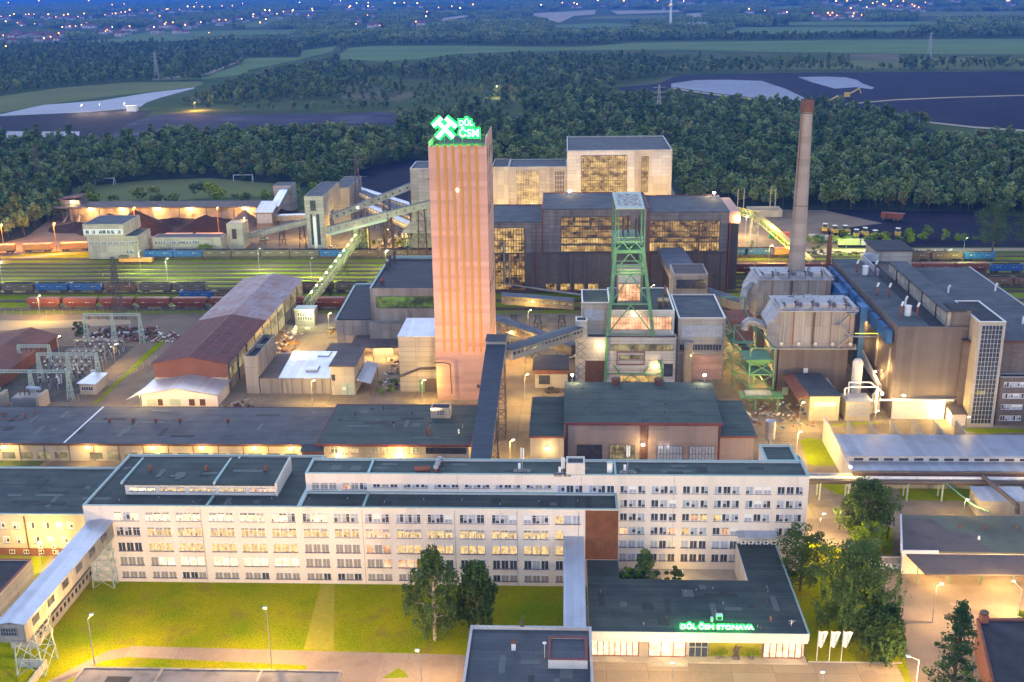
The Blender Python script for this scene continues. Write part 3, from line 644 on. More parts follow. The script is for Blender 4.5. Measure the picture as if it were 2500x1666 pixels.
def win_mesh(w, h, style, var=0):
    """pane mesh and frame mesh, facing -Y, origin at the middle of the wall plane"""
    k = (round(w, 2), round(h, 2), style, var)
    if k in WIN: return WIN[k]
    gl = {'dark': 'glass_dark', 'curtain': 'glass_curtain', 'lit': 'lit_office', 'white': 'lit_white', 'bars': 'grille', 'peach': 'lit_peach', 'dim': 'lit_dim', 'barslit': 'lit_office', 'green': 'lit_green'}[style]
    p = MB().box(-w/2, w/2, -.05, .0, -h/2, h/2, gl)
    if style == 'dark' and var: p.box(-w/2+.04 if var < 3 else .05, -.05 if var < 3 else w/2-.04, -.056, -.05, h/2-h*(.25, .9, .5, .7)[var], h/2-.02, 'glass_curtain')
    if style == 'curtain': p.box((-w/2, 0, -w/2, .04)[var], (0, w/2, w/2, w/2)[var], -.056, -.05, -h/2+(.0, .1, .7, .3)[var], h/2-(.9, .0, .0, .5)[var]*(var != 2), ('glass_dark', 'glass_dark', 'white_paint', 'glass_dark')[var])
    if style in ('lit', 'white', 'peach'):
        p.box(-w/2, w/2, -.056, -.05, h/2-h*(.10, .22, .34, .14)[var], h/2, ('conc_beige', 'lit_dim', 'esp_panel', 'lit_dim')[var])
        p.box((-w*.4, w*.1, -w*.1, w*.22)[var], (-w*.2, w*.36, w*.12, w*.34)[var], -.057, -.051, -h/2, -h/2+h*(.3, .22, .42, .5)[var], ('brown_trim', 'steel_grey', 'conc_dark', 'brick_red')[var])
    f = MB(); e = .07
    f.box(-w/2-e, w/2+e, -.11, 0, h/2, h/2+e, 'frame_white').box(-w/2-e, w/2+e, -.11, 0, -h/2-e, -h/2, 'frame_white')
    f.box(-w/2-e, -w/2, -.11, 0, -h/2, h/2, 'frame_white').box(w/2, w/2+e, -.11, 0, -h/2, h/2, 'frame_white')
    f.box(-.035, .035, -.1, -.05, -h/2, h/2, 'frame_white')
    if w > 1.3: f.box(-w/2, w/2, -.098, -.05, h*.22, h*.22+.05, 'frame_white')
    f.box(-w/2-.12, w/2+.12, -.24, 0, -h/2-e-.09, -h/2-e, 'sill_dark')
    if style == 'barslit':
        for i in range(1, 6): f.box(-w/2+i*w/6-.012, -w/2+i*w/6+.012, -.13, -.11, -h/2, h/2, 'steel_grey')
    WIN[k] = (p.mesh('window_pane'), f.mesh('window_frame')); return WIN[k]
def window(root, x, y, z, w, h, style, rz=0, label=None):
    pm, fm = win_mesh(w, h, style, VR.randrange(4))
    o = bpy.data.objects.new('window', pm); COL.objects.link(o); o.parent = root; o.location = Vector((x, y, z))-Vector(root.location); o.rotation_euler.z = rz
    f = bpy.data.objects.new('frame', fm); COL.objects.link(f); f.parent = o
    if label: o['label'] = label
    return o
def window_rest(root, items, name='window'):
    """the windows beyond the hundred that show largest: one part"""
    mb = MB()
    for x, y, z, w, h, st in items:
        gl = {'dark': 'glass_dark', 'curtain': 'glass_curtain', 'lit': 'lit_office', 'white': 'lit_white', 'bars': 'grille', 'peach': 'lit_peach', 'dim': 'lit_dim'}[st]
        mb.box(x-w/2, x+w/2, y-.05, y, z-h/2, z+h/2, gl)
        mb.box(x-w/2-.07, x+w/2+.07, y-.1, y, z+h/2, z+h/2+.07, 'frame_white').box(x-w/2-.07, x-w/2, y-.1, y, z-h/2, z+h/2, 'frame_white').box(x+w/2, x+w/2+.07, y-.1, y, z-h/2, z+h/2, 'frame_white').box(x-.03, x+.03, y-.1, y-.05, z-h/2, z+h/2, 'frame_white')
        mb.box(x-w/2-.12, x+w/2+.12, y-.24, y, z-h/2-.16, z-h/2, 'sill_dark')
    o = mb.build(name, root); o['kind'] = 'stuff'; return o
def glazing(root, x0, x1, z0, z1, y, nx, nz, m, bar='steel_dark', bw=.08, name='window', rx=None):
    """industrial glazing: one pane field with real mullions; faces -Y, or -X when rx gives the wall x and x0..x1 run along Y"""
    p, f = MB(), MB()
    if rx is None:
        p.box(x0, x1, y-.06, y+.02, z0, z1, m)
        for i in range(nx+1): xx = x0+(x1-x0)*i/nx; f.box(xx-bw/2, xx+bw/2, y-.16, y-.06, z0, z1, bar)
        for j in range(nz+1): zz = z0+(z1-z0)*j/nz; f.box(x0, x1, y-.13, y-.06, zz-bw/2, zz+bw/2, bar)
    else:
        p.box(rx-.06, rx+.02, x0, x1, z0, z1, m)
        for i in range(nx+1): xx = x0+(x1-x0)*i/nx; f.box(rx-.16, rx-.06, xx-bw/2, xx+bw/2, z0, z1, bar)
        for j in range(nz+1): zz = z0+(z1-z0)*j/nz; f.box(rx-.13, rx-.06, x0, x1, zz-bw/2, zz+bw/2, bar)
    o = p.build(name, root); g = f.build('frame', o); return o
def lattice(mb, p, q, w, n, m, r=.09):
    """a four-legged lattice mast between p and q"""
    p, q = Vector(p), Vector(q)
    wb, wt = w if isinstance(w, tuple) else (w, w)
    def c(t, i):
        o = p.lerp(q, t); ww = (wb+(wt-wb)*t)/2
        return o+Vector(((-1, 1, 1, -1)[i]*ww, (-1, -1, 1, 1)[i]*ww, 0))
    for i in range(4): mb.beam(c(0, i), c(1, i), r*1.6, r*1.6, m)
    for k in range(n):
        for i in range(4):
            j = (i+1) % 4; a, b = (k/n, (k+1)/n)
            mb.beam(c(a, i), c(b, j) if k % 2 == 0 else c(b, j), r, r, m); mb.beam(c(b, i), c(b, j), r, r, m)
    return mb
def trestle(mb, x, y0, y1, z, wx, m, n=3, r=.12):
    """a braced two-legged bent standing under a gallery (legs apart in X)"""
    a, b = (x-wx/2-.4, x-wx/2+.3), (x+wx/2+.4, x+wx/2-.3)
    for yy in (y0, y1):
        mb.beam((a[0], yy, 0), (a[1], yy, z), r*1.7, r*1.7, m); mb.beam((b[0], yy, 0), (b[1], yy, z), r*1.7, r*1.7, m)
        for k in range(n):
            z0, z1 = z*k/n, z*(k+1)/n; mb.beam((a[0], yy, z0), (b[1], yy, z1), r, r, m); mb.beam((b[0], yy, z0), (a[1], yy, z1), r, r, m); mb.beam((a[0], yy, z1), (b[0], yy, z1), r, r, m)
    if y1 > y0:
        for xx in (a, b):
            for k in range(n): mb.beam((xx[0], y0, z*k/n), (xx[0], y1, z*(k+1)/n), r, r, m)
    return mb
def gallery(root, p, q, w, h, wall='gallery_wall', roof='gallery_roof', win=None, pitch=.25):
    """an inclined enclosed conveyor bridge from p to q (floor centres)"""
    p, q = Vector(p), Vector(q); d = q-p; L = d.length; ax = Vector((d.x, d.y, 0)).normalized(); sd = Vector((-ax.y, ax.x, 0))*w/2; up = Vector((0, 0, h))
    b = MB().hexa([p-sd, p+sd, q+sd, q-sd], [p-sd+up, p+sd+up, q+sd+up, q-sd+up], wall); b.build('wall', root)
    e = Vector((0, 0, .02)); sd2 = sd*1.08; t = Vector((0, 0, pitch)); k = Vector((0, 0, .14))
    MB().hexa([p-sd2+up+e, p+up+e, q+up+e, q-sd2+up+e], [p-sd2+up+e+k, p+up+e+t+k, q+up+e+t+k, q-sd2+up+e+k], roof).hexa([p+up+e, p+sd2+up+e, q+sd2+up+e, q+up+e], [p+up+e+t+k, p+sd2+up+e+k, q+sd2+up+e+k, q+up+e+t+k], roof).build('roof', root)
    if win:
        f = MB(); s1 = 1.012; n = max(2, int(L/2.2))
        for sgn in (-1, 1):
            for i in range(n):
                a, c = (i+.15)/n, (i+.85)/n; P0, P1 = p.lerp(q, a)+sd*s1*sgn, p.lerp(q, c)+sd*s1*sgn; z0, z1 = Vector((0, 0, h*.5)), Vector((0, 0, h*.8))
                f.poly([P0+z0, P1+z0, P1+z1, P0+z1], [(0, 1, 2, 3) if sgn < 0 else (3, 2, 1, 0)], win)
        f.build('window_strip', root)
def text_mesh(s, size, depth, m, loc, parent, name='lettering', rx=90, align='LEFT', bold=0, sx=1):
    cu = bpy.data.curves.new(name, 'FONT'); cu.body = s; cu.size = size; cu.extrude = depth; cu.offset = bold; cu.align_x = align
    o = bpy.data.objects.new(name, cu); COL.objects.link(o); bpy.context.view_layer.update()
    dg = bpy.context.evaluated_depsgraph_get(); me = bpy.data.meshes.new_from_object(o.evaluated_get(dg)); bpy.data.objects.remove(o)
    me.materials.clear(); me.materials.append(MATS[m])
    o = bpy.data.objects.new(name, me); COL.objects.link(o); o.rotation_euler = (math.radians(rx), 0, 0); o.scale = (sx, 1, 1)
    o.location = Vector(loc)-(Vector(parent.location) if parent else Vector((0, 0, 0))); o.parent = parent; return o
def wall_lamp(x, y, z, power, label, color=WARM, side=(0, -1), mat_='lamp_glow', cat='lamp', group=None, size=.22, name='wall_lamp'):
    t = thing(name, label, cat, (x, y, z), 0, group)
    dx, dy = side
    MB().beam((x, y, z+.15), (x+dx*.8, y+dy*.8, z+.25), .08, .08, 'steel_grey').build('arm', t)
    MB().box(x+dx*.9-.3, x+dx*.9+.3, y+dy*.9-.3, y+dy*.9+.3, z-.02, z+.22, mat_).build('lamp_head', t)
    plight(t, (x+dx*2.6, y+dy*2.6, z-.2), power*.75, color, .4); return t
def lamp_post(x, y, h, power, label, color=WARM, arm=(1.2, 0), mat_='lamp_glow', pole='steel_grey', r=.1, cat='street lamp', group=None, lit=True):
    t = thing('street_lamp', label, cat, (x, y, 0), 0, group)
    p = MB().tube((x, y, 0), (x, y, h-.6), r, r*.6, pole); p.tube((x, y, h-.6), (x+arm[0], y+arm[1], h), r*.6, r*.5, pole); p.build('pole', t)
    MB().box(x+arm[0]-.35, x+arm[0]+.35, y+arm[1]-.2, y+arm[1]+.2, h, h+.16, 'steel_grey').box(x+arm[0]-.28, x+arm[0]+.28, y+arm[1]-.16, y+arm[1]+.16, h-.07, h, mat_ if lit else 'grey_trim').build('lamp_head', t)
    if power: plight(t, (x+arm[0], y+arm[1], h-.4), power, color, .25)
    return t
def roof_vent(x, y, z, h, r, m, label, group=None, cap=True, name='roof_vent'):
    b = MB().tube((x, y, z), (x, y, z+h), r, r, m, 10)
    if cap: b.tube((x, y, z+h+.02), (x, y, z+h+.3), r*1.5, r*1.2, m, 10)
    return solid(name, b, label, 'vent', group)

# ================================================================ the office building
OY, UY = 187.15, 194.1
ofc = thing('office_building', 'long cream office block above the lawn, flat green-edged roofs, five rows of triple windows', 'building', (-40, OY, 0))
block(ofc, -92.3, -50.5, OY, 211.2, 0, 16.4)
block(ofc, -50.497, 10.0, OY+.003, UY-.003, 0, 16.397)
# skylight house on the west roof
sky_ = MB().hexa([(-86, 192.7, 16.1), (-56.2, 192.7, 16.1), (-56.2, 204, 16.1), (-86, 204, 16.1)], [(-86, 192.7, 18.3), (-56.2, 192.7, 18.3), (-56.2, 204, 18.6), (-86, 204, 18.6)], 'cream')
sky_.hexa([(-56.2, 192.4, 16.1), (-55.8, 192.4, 16.1), (-55.8, 204.3, 16.1), (-56.2, 204.3, 16.1)], [(-56.2, 192.4, 18.8), (-55.8, 192.4, 18.8), (-55.8, 204.3, 19.2), (-56.2, 204.3, 19.2)], 'cream').build('skylight_house', ofc)
MB().hexa([(-86.4, 192.2, 18.32), (-56.21, 192.2, 18.32), (-56.21, 204.2, 18.62), (-86.4, 204.2, 18.62)], [(-86.4, 192.2, 18.5), (-56.21, 192.2, 18.5), (-56.21, 204.2, 18.8), (-86.4, 204.2, 18.8)], 'roof_felt').build('skylight_roof', ofc)
for i, st in enumerate(('white', 'lit', 'lit', 'lit', 'peach')):
    for j in range(3): window(ofc, -84.3+i*5.95+j*1.75, 192.68, 17.35, 1.5, .75, st)
for x, y0, y1, z in ((-68.3, OY+.4, 192.1, 16.1), (-68.3, 204.2, 210.9, 16.1), (-38.2, OY+.4, UY-.4, 16.1)): MB().box(x-.22, x+.22, y0, y1, z, z+.4, 'teal_trim').build('roof_joint', ofc)
MB().box(-68.3, -67.9, 192.3, 204, 18.5, 19.0, 'teal_trim').build('roof_joint', ofc)
MB().box(-86.6, -86.2, 192.3, 204, 18.45, 18.95, 'teal_trim').build('roof_joint', ofc)
MB().box(3.9, 10.06, OY-.12, OY, 5.95, 16.2, 'brick_brown').build('brick_panel', ofc)
for x in (-69.5, -38.4, -20.8, -9.0, 2.6): MB().box(x-.04, x+.04, OY-.05, OY, .3, 15.9, 'conc_wall').build('downpipe', ofc)
ROWZ = (13.95+.3, 11.05, 7.75, 4.65, 1.7)
W1, PIT = 1.45, 1.62
rnd = random.Random(3); shown, rest = [], []
bays = [-84.0, -77.9, -72.0, -65.55, -59.6, -53.6, -47.5, -41.5, -35.6, -29.6, -23.6, -17.5, -11.4, -5.4, .6]
for r_, z in enumerate(ROWZ):
    for b_, bx in enumerate(bays):
        for j in range(3):
            x = bx-PIT+j*PIT; h = 1.7 if r_ < 4 else 1.25; w = 1.32
            if r_ == 0:
                st = 'curtain' if rnd.random() < .6 else 'dark'
                if b_ <= 6: st = 'white'
                if (b_, j) in ((0, 1), (5, 2), (6, 0)): st = 'curtain' if b_ == 0 else 'dark'
                if b_ == 14: st = 'lit' if j == 0 else 'curtain'
            elif r_ == 1: st = 'dark' if b_ == 0 else ('lit' if b_ != 8 else 'peach')
            elif r_ == 2:
                st = 'dark' if b_ == 0 else 'lit'
                if b_ in (6, 7): st = 'bars'
                if b_ == 8: st = ('peach', 'bars', 'peach')[j]
            elif r_ == 3:
                st = 'bars' if b_ in (0, 6, 7) else 'white' if b_ < 6 else 'peach' if b_ == 9 or (b_ == 8 and j == 2) else 'bars' if b_ == 8 else 'curtain' if rnd.random() < .5 else 'dark'
                if (b_, j) == (1, 0): st = 'bars'
            else: st = 'bars' if rnd.random() < .85 else 'dark'
            if 4 > r_ > 0 and b_ == 14 and j > 0: continue
            it = (x, OY, z, w, h, st)
            pri = (r_ in (1, 2, 3) or b_ < 6)
            shown.append((0 if r_ <= 1 else 1 if r_ <= 3 else 2, it))
shown.sort(key=lambda q: (q[0], abs(q[1][0]+45)))
for i, (_, it) in enumerate(shown):
    if i < 84: window(ofc, *it)
    else: rest.append(it)
window_rest(ofc, rest)
for x in (-82.8, -71.5, -59.5): roof_vent(x, 198.5, 18.65, .8, .3, 'rust', 'short rust-red vent pipe on the skylight roof, %s of three' % {-82.8: 'left', -71.5: 'middle', -59.5: 'right'}[x], 'vents on the skylight roof')

up_ = thing('office_building', 'taller rear office wing of cream walls with aerials on its green felt roof', 'building', (0, UY, 0))
block(up_, -50.5, 46.6, UY, 201.3, 0, 20.2, roof='roof_green')
block(up_, 39.6, 45.9, 201.303, 209.2, 0, 20.197, roof='roof_green')
block(up_, 45.903, 46.7, 201.303, 204, 0, 20.19, roof='roof_green', t=.2)
for x in (-38.2, 9.8): MB().box(x-.22, x+.22, UY+.4, 200.9, 19.87, 20.28, 'teal_trim').build('roof_joint', up_)
for x in (-20.8, 3.2, 21.0): MB().box(x-.03, x+.03, UY-.05, UY, 5, 19.9, 'conc_wall').build('downpipe', up_)
n_ = 0; rest = []
def addw(x, z, w, h, st):
    global n_
    n_ += 1
    if n_ <= 98: window(up_, x, UY, z, w, h, st)
    else: rest.append((x, UY, z, w, h, st))
for j in range(3): addw(-48.6+j*1.7, 17.6, 1.35, 1.3, 'bars')
for j, st in enumerate(('peach', 'bars', 'dark')): addw(-42.6+j*1.7, 17.6, 1.35, 1.3, st)
for b_ in range(6):
    for j in range(3): addw(-36.6+b_*5.98+j*1.7, 17.75, 1.3, .62, 'dark' if (b_, j) not in ((0, 1), (5, 1)) else 'bars')
RZ = (17.3, 14.35, 11.45, 8.5, 5.6, 2.7)
xb = [-.6, 5.5]+[11.5+6.0*i for i in range(6)]
for r_, z in enumerate(RZ):
    for b_, bx in enumerate(xb):
        if b_ < 2 and r_ > 0: continue
        if r_ >= 4 and b_ >= 6: continue
        if r_ == 3 and b_ == 6: continue
        for j in range(3):
            st = rnd.choice(('curtain', 'curtain', 'dark', 'dark', 'curtain'))
            if r_ == 2 and b_ == 4: st = ('dark', 'peach', 'lit')[j]
            if r_ == 2 and b_ == 5 and j == 0: st = 'lit'
            if r_ == 3 and (b_, j) in ((2, 0), (3, 2), (4, 0), (5, 1)): st = 'lit' if b_ == 4 else 'peach'
            addw(bx-.1+(j-.0)*1.72, z, 1.3, 1.45, st)
window_rest(up_, rest)
st_ = thing('roof_hut', 'cream lift hut with a felt top on the rear office roof', 'roof hut', (2, 196, 20)); block(st_, .3, 3.9, 194.15, 197.6, 19.85, 22.6, trim=None)
def mast(x, y, z, h, label, panels=2):
    t = thing('antenna_mast', label, 'antenna', (x, y, z))
    MB().tube((x, y, z), (x, y, z+h), .09, .07, 'steel_grey').build('pole', t)
    for i in range(panels):
        a = i*2.2; MB().box(x+.28*math.cos(a)-.14, x+.28*math.cos(a)+.14, y+.28*math.sin(a)-.09, y+.28*math.sin(a)+.09, z+h-2.2, z+h, 'white_paint').build('panel', t)
    b = MB(); b.beam((x-1.4, y, z+.15), (x+1.4, y, z+.15), .12, .12, 'steel_grey').beam((x, y-1.2, z+.15), (x, y+1.2, z+.15), .12, .12, 'steel_grey')
    for dx in (-1.3, -.5, .5, 1.3): b.box(x+dx-.35, x+dx+.35, y-1.4, y-.8, z, z+.4, 'conc_wall')
    b.build('footing', t); MB().box(x-.8, x-.3, y-.3, y+.2, z+.3, z+1.4, 'white_paint').build('cabinet', t); return t
mast(-8.3, 197, 19.9, 4.6, 'white antenna mast on the rear office roof left of the lift hut')
mast(12.2, 196.6, 19.9, 5.4, 'tall white antenna mast on the rear office roof right of the lift hut', 3)
mast(-.4, 195.4, 19.9, 3.4, 'short antenna pole with dishes beside the lift hut', 3)
solid('cabinet', MB().box(8.2, 9.2, 195.6, 196.5, 19.9, 22, 'white_paint').box(8.1, 9.3, 195.5, 196.6, 22, 22.1, 'grey_trim'), 'tall white equipment cabinet on the rear office roof', 'cabinet')
solid('rooftop_tank', MB().tube((-29.3, 196, 20.5), (-26.2, 196, 20.5), .5, .5, 'rust', 12).box(-29, -28.7, 195.6, 196.4, 19.9, 20.3, 'rust').box(-26.9, -26.6, 195.6, 196.4, 19.9, 20.3, 'rust'), 'rusty red tank lying on the rear office roof', 'tank')
for i, nm in enumerate(('nearest', 'second', 'third', 'rearmost')): 
    o = solid('roof_fan', MB().tube((-25+i*.12, 195.4+i*1.4, 19.9), (-25+i*.12, 195.4+i*1.4, 20.9), .38, .38, 'red_trim', 10).ball((-25+i*.12, 195.4+i*1.4, 21.1), .6, 'lagging', 10, 6, .7), '%s of four silver domed fans in a row on the office roof' % nm, 'fan', 'domed fans on the office roof')
for i in range(26):
    x = -90+i*3.7; y = 189 if x < 9 else 196.5
    if i % 2: roof_vent(x, y+rnd.uniform(0, 2.5), 16.05 if x < 9 else 19.87, .35, .07, 'grey_trim', 'tiny roof breather pipe on the office felt', 'breather pipes on the office roofs', False, 'roof_pipe')

# ================================================================ entrance hall, walkway, front house
ent = thing('entrance_hall', 'single-storey entrance hall with a wide felt roof, cream fascia and lit glass front', 'building', (22, 163, 0))
ZR = 5.6
rf = [(4.2, 162.6), (40.8, 162.6), (40.8, UY-.02), (33.5, UY-.02), (33.5, 180), (10.1, 180), (10.1, OY-.15), (4.2, OY-.15)]
MB().prism(rf, ZR, ZR+.25, 'roof_felt').build('roof', ent)
MB().box(4.2, 40.8, 162.35, 162.59, 4.2, 6.0, 'cream').box(40.81, 41.0, 162.6, UY, 4.6, 6.0, 'cream').box(33.3, 33.49, 180, UY-.1, 0, 5.9, 'cream').box(10.1, 33.3, 180.01, 180.2, 0, 5.75, 'cream').box(4.2, 40.8, 162.6, 163.8, 4.3, 4.5, 'cream').build('fascia', ent)
MB().box(4.25, 40.75, 164.6, 179.9, .3, 5.59, 'cream').box(33.6, 40.7, 179.9, UY-.05, 0, 5.59, 'cream').box(4.25, 10, 179.9, OY-.2, 0, 5.59, 'cream').build('wall', ent)
MB().box(4, 41, 162.4, 179.8, 0, .3, 'conc_beige').build('plinth', ent)
MB().box(4.2, 41.05, 162.3, 162.4, 6.0, 6.1, 'teal_trim').box(40.8, 41.05, 162.4, UY, 6.0, 6.1, 'teal_trim').build('roof_edge', ent)
def shopfront(x0, x1, n, m='lit_white', z1=4.2):
    o = MB().box(x0, x1, 164.0, 164.05, .35, z1, m).build('window', ent); f = MB()
    for i in range(n+1): xx = x0+(x1-x0)*i/n; f.box(xx-.07, xx+.07, 163.85, 164.0, .3, z1, 'red_trim')
    f.box(x0, x1, 163.85, 164, z1-.1, z1, 'red_trim').box(x0, x1, 163.85, 164, .3, .42, 'red_trim'); f.build('frame', o)
    MB().box(x0, x0+.05, 164.05, 164.6, .3, 4.3, 'cream').box(x1-.05, x1, 164.05, 164.6, .3, 4.3, 'cream').build('reveal', ent)
shopfront(4.6, 12.6, 8); shopfront(14.4, 20.6, 3); shopfront(33.8, 40.2, 6)
o = MB().box(21.2, 24.4, 164, 164.1, .35, 4.2, 'glass_dark').build('door', ent); f = MB()
for i in range(4): f.box(21.2+i*1.06-.05, 21.2+i*1.06+.05, 163.9, 164, .35, 4.2, 'steel_pale')
f.box(21.2, 24.4, 163.9, 164, 2.2, 2.3, 'steel_pale'); f.build('frame', o)
MB().box(12.7, 14.3, 163.7, 164.4, .3, 4.3, 'conc_beige').build('pillar', ent)
MB().box(14, 20.8, 161.4, 162.4, 0, .15, 'conc_beige').box(14, 20.8, 161.9, 162.41, .15, .3, 'conc_beige').build('steps', ent)
MB().box(24.6, 33.6, 164.3, 164.5, .3, 4.2, 'lawn_worn').build('mural', ent)
pl = thing('statue', 'dark miner statue standing among palms in the lit niche of the entrance', 'statue', (29.2, 163.6, .3))
MB().box(28.6, 29.8, 163.2, 164.0, .3, .8, 'conc_dark').build('plinth', pl)
b = MB(); b.tube((29.0, 163.6, .8), (29.1, 163.6, 1.7), .16, .2, 'steel_dark').tube((29.4, 163.6, .8), (29.3, 163.6, 1.7), .16, .2, 'steel_dark').tube((29.2, 163.6, 1.6), (29.2, 163.6, 2.5), .3, .36, 'steel_dark').ball((29.2, 163.6, 2.85), .22, 'steel_dark').tube((28.85, 163.6, 2.4), (28.6, 163.4, 1.6), .12, .09, 'steel_dark').tube((29.55, 163.6, 2.4), (29.9, 163.4, 2.9), .12, .08, 'steel_dark'); b.build('figure', pl)
for i, (x, nm) in enumerate(((26.2, 'left of'), (31.8, 'right of'))):
    b = MB(); rng = random.Random(i)
    for k in range(26):
        a = math.pi*k/25; L = rng.uniform(1.3, 2.0); p = (x, 163.7, .9); q = (x+L*math.cos(a), 163.7-abs(rng.uniform(0, .4)), .9+L*1.1*math.sin(a))
        b.beam(p, q, .02, .16, 'leaf_bright', (0, 1, 0))
    b.box(x-.3, x+.3, 163.4, 164, .3, .9, 'conc_dark'); solid('palm_plant', b, 'potted fan palm %s the miner statue' % nm, 'plant', 'palms in the entrance niche')
for k, x in enumerate((8.6, 17.5, 29.2, 37)): plight(ent, (x, 162.4, 3.9), (18, 40, 26, 18)[k], (1, 0.706, 0.374), .2)
# roof sign
sg = thing('roof_sign', 'green neon letters DUL CSM STONAVA standing on the entrance roof edge', 'sign', (25, 163, 6.1))
MB().beam((19.6, 163.25, 6.25), (31.8, 163.25, 6.25), .1, .1, 'steel_dark').beam((19.6, 163.3, 7.0), (31.8, 163.3, 7.0), .06, .06, 'steel_dark').build('rail', sg)
text_mesh('DŮL ČSM STONAVA', 1.12, .10, 'sign_face', (19.5, 163.1, 6.35), sg, bold=.0, sx=1.20)
text_mesh('DŮL ČSM STONAVA', 1.12, .06, 'sign_halo', (19.5, 163.3, 6.35), sg, name='lettering_halo', bold=.13, sx=1.20)  # wider glowing copy behind the letters, shaped as their halo
for x in (20.5, 23.5, 26.5, 29.5): plight(sg, (x, 164.1, 7.0), 22, (0, 1, .06), .3)
for x in (21, 25, 29): plight(sg, (x, 161.6, 6.6), 9, (0, 1, .06), .3)
solid('roof_unit', MB().box(26, 27.1, 166.6, 167.4, 5.85, 6.8, 'white_paint').box(25, 25.4, 166, 166.6, 5.85, 6.6, 'white_paint').box(26.2, 26.9, 166.55, 166.6, 6, 6.6, 'steel_dark'), 'white ventilation unit on the entrance roof behind the green letters', 'vent unit')
solid('roof_aerial', MB().tube((38.5, 165.2, 5.85), (38.5, 165.2, 7), .04, .04, 'white_paint').beam((38, 165.2, 6.8), (39.1, 165.2, 6.8), .05, .05, 'white_paint').beam((38.1, 164.9, 6.4), (38.9, 165.5, 6.4), .05, .05, 'white_paint'), 'small white aerial at the right front corner of the entrance roof', 'aerial')
roof_vent(35.2, 166.5, 5.85, .7, .16, 'rust', 'stubby dark vent on the entrance roof near its right edge')
for i, nm in enumerate(('leftmost', 'second', 'third', 'fourth', 'rightmost')):
    x = 34.2+i*1.45
    solid('air_conditioner', MB().box(x, x+.95, 193.3, 193.75, 6.1, 6.9, 'white_paint').tube((x+.45, 193.29, 6.5), (x+.45, 193.31, 6.5), .28, .28, 'steel_dark', 12).box(x, x+.1, 193.3, 193.7, 5.85, 6.1, 'steel_grey').box(x+.85, x+.95, 193.3, 193.7, 5.85, 6.1, 'steel_grey'), '%s of five white air conditioner units under the small canopy' % nm, 'air conditioner', 'air conditioners by the office wall')
solid('canopy', MB().hexa([(33.4, 192.4, 7.9), (41, 192.4, 7.9), (41, 193.9, 8.6), (33.4, 193.9, 8.6)], [(33.4, 192.4, 8.0), (41, 192.4, 8.0), (41, 193.9, 8.7), (33.4, 193.9, 8.7)], 'roof_metal'), 'small sloping metal canopy over the air conditioners', 'canopy')
# covered walkway
wk = thing('covered_walkway', 'narrow raised walkway with ribbed silver roof from the office to the front house', 'walkway', (1.5, 174, 0))
def wbar(x0, x1, y0, y1, z0, z1, zz0, zz1, m): return MB().hexa([(x0, y0, z0), (x1, y0, z0), (x1, y1, zz0), (x0, y1, zz0)], [(x0, y0, z1), (x1, y0, z1), (x1, y1, zz1), (x0, y1, zz1)], m)
wbar(.1, 3.2, 160.6, OY-.02, 5.2, 7.8, 8.0, 10.6, 'white_panel').build('wall', wk)
MB().hexa([(-.2, 160.4, 7.85), (3.6, 160.4, 7.85), (3.6, OY-.03, 10.65), (-.2, OY-.03, 10.65)], [(-.2, 160.4, 8.0), (3.6, 160.4, 8.0), (3.6, OY-.03, 10.8), (-.2, OY-.03, 10.8)], 'roof_metal').build('roof', wk)
for y in (165, 172, 179):
    for x in (.3, 2.7): MB().box(x, x+.3, y, y+.3, 0, 5.5+(y-160)*.1, 'steel_grey').build('leg', wk)
# front house at the bottom edge
fh = thing('front_house', 'square block at the bottom edge of the view, blue-grey flat roof with light parapet', 'building', (-5, 150, 0))
block(fh, -15.7, 4.4, 138, 160.3, 0, 8.2, wall='cream', roof='roof_blue', trim='grey_trim', par=.6)
ph = thing('roof_hut', 'felt roofed penthouse with red edging on the front house', 'roof hut', (1, 150, 7.7))
block(ph, -2.6, 3.6, 149.2, 155.6, 7.72, 9.3, wall='cream', roof='roof_blue', trim='red_trim', par=.25)
b = MB().box(-8.6, -7.9, 153.9, 154.6, 7.72, 9.0, 'white_paint').box(-8.7, -7.8, 153.8, 154.7, 9.0, 9.4, 'brick_red'); solid('chimney', b, 'small white chimney with a brick top on the front house roof', 'chimney')
b = MB().tube((-3.2, 152, 7.7), (-3.2, 152, 10.3), .05, .05, 'white_paint').ball((-3.2, 152, 10.5), .35, 'white_paint', 12, 6, .4); solid('roof_aerial', b, 'white satellite aerial pole beside the penthouse on the front house', 'aerial')
b = MB().box(-7.4, -6.8, 160.0, 160.5, 8.2, 9.2, 'steel_dark')
for x in (-7.35, -7.1, -6.85): b.tube((x, 160.2, 9.2), (x, 160.2, 10.4), .03, .03, 'steel_dark', 5)
solid('siren', b, 'dark box with three prongs on the back parapet of the front house', 'roof fitting')
# low shed roof, bottom left
lw = thing('low_building', 'grey flat roof of a low building beyond the footpath, bottom left', 'building', (-60, 148, 0))
block(lw, -79.6, -36.4, 141, 153.4, 0, 3.8, wall='conc_wall', roof='roof_grey', trim='conc_wall', par=.2)
for x in (-66.2, -49.6): MB().box(x-.18, x+.18, 141.4, 153.1, 3.6, 3.95, 'conc_beige').build('roof_joint', lw)
MB().box(-74.5, -70.5, 147.6, 151, 3.5, 3.78, 'roof_black').build('roof_patch', lw)

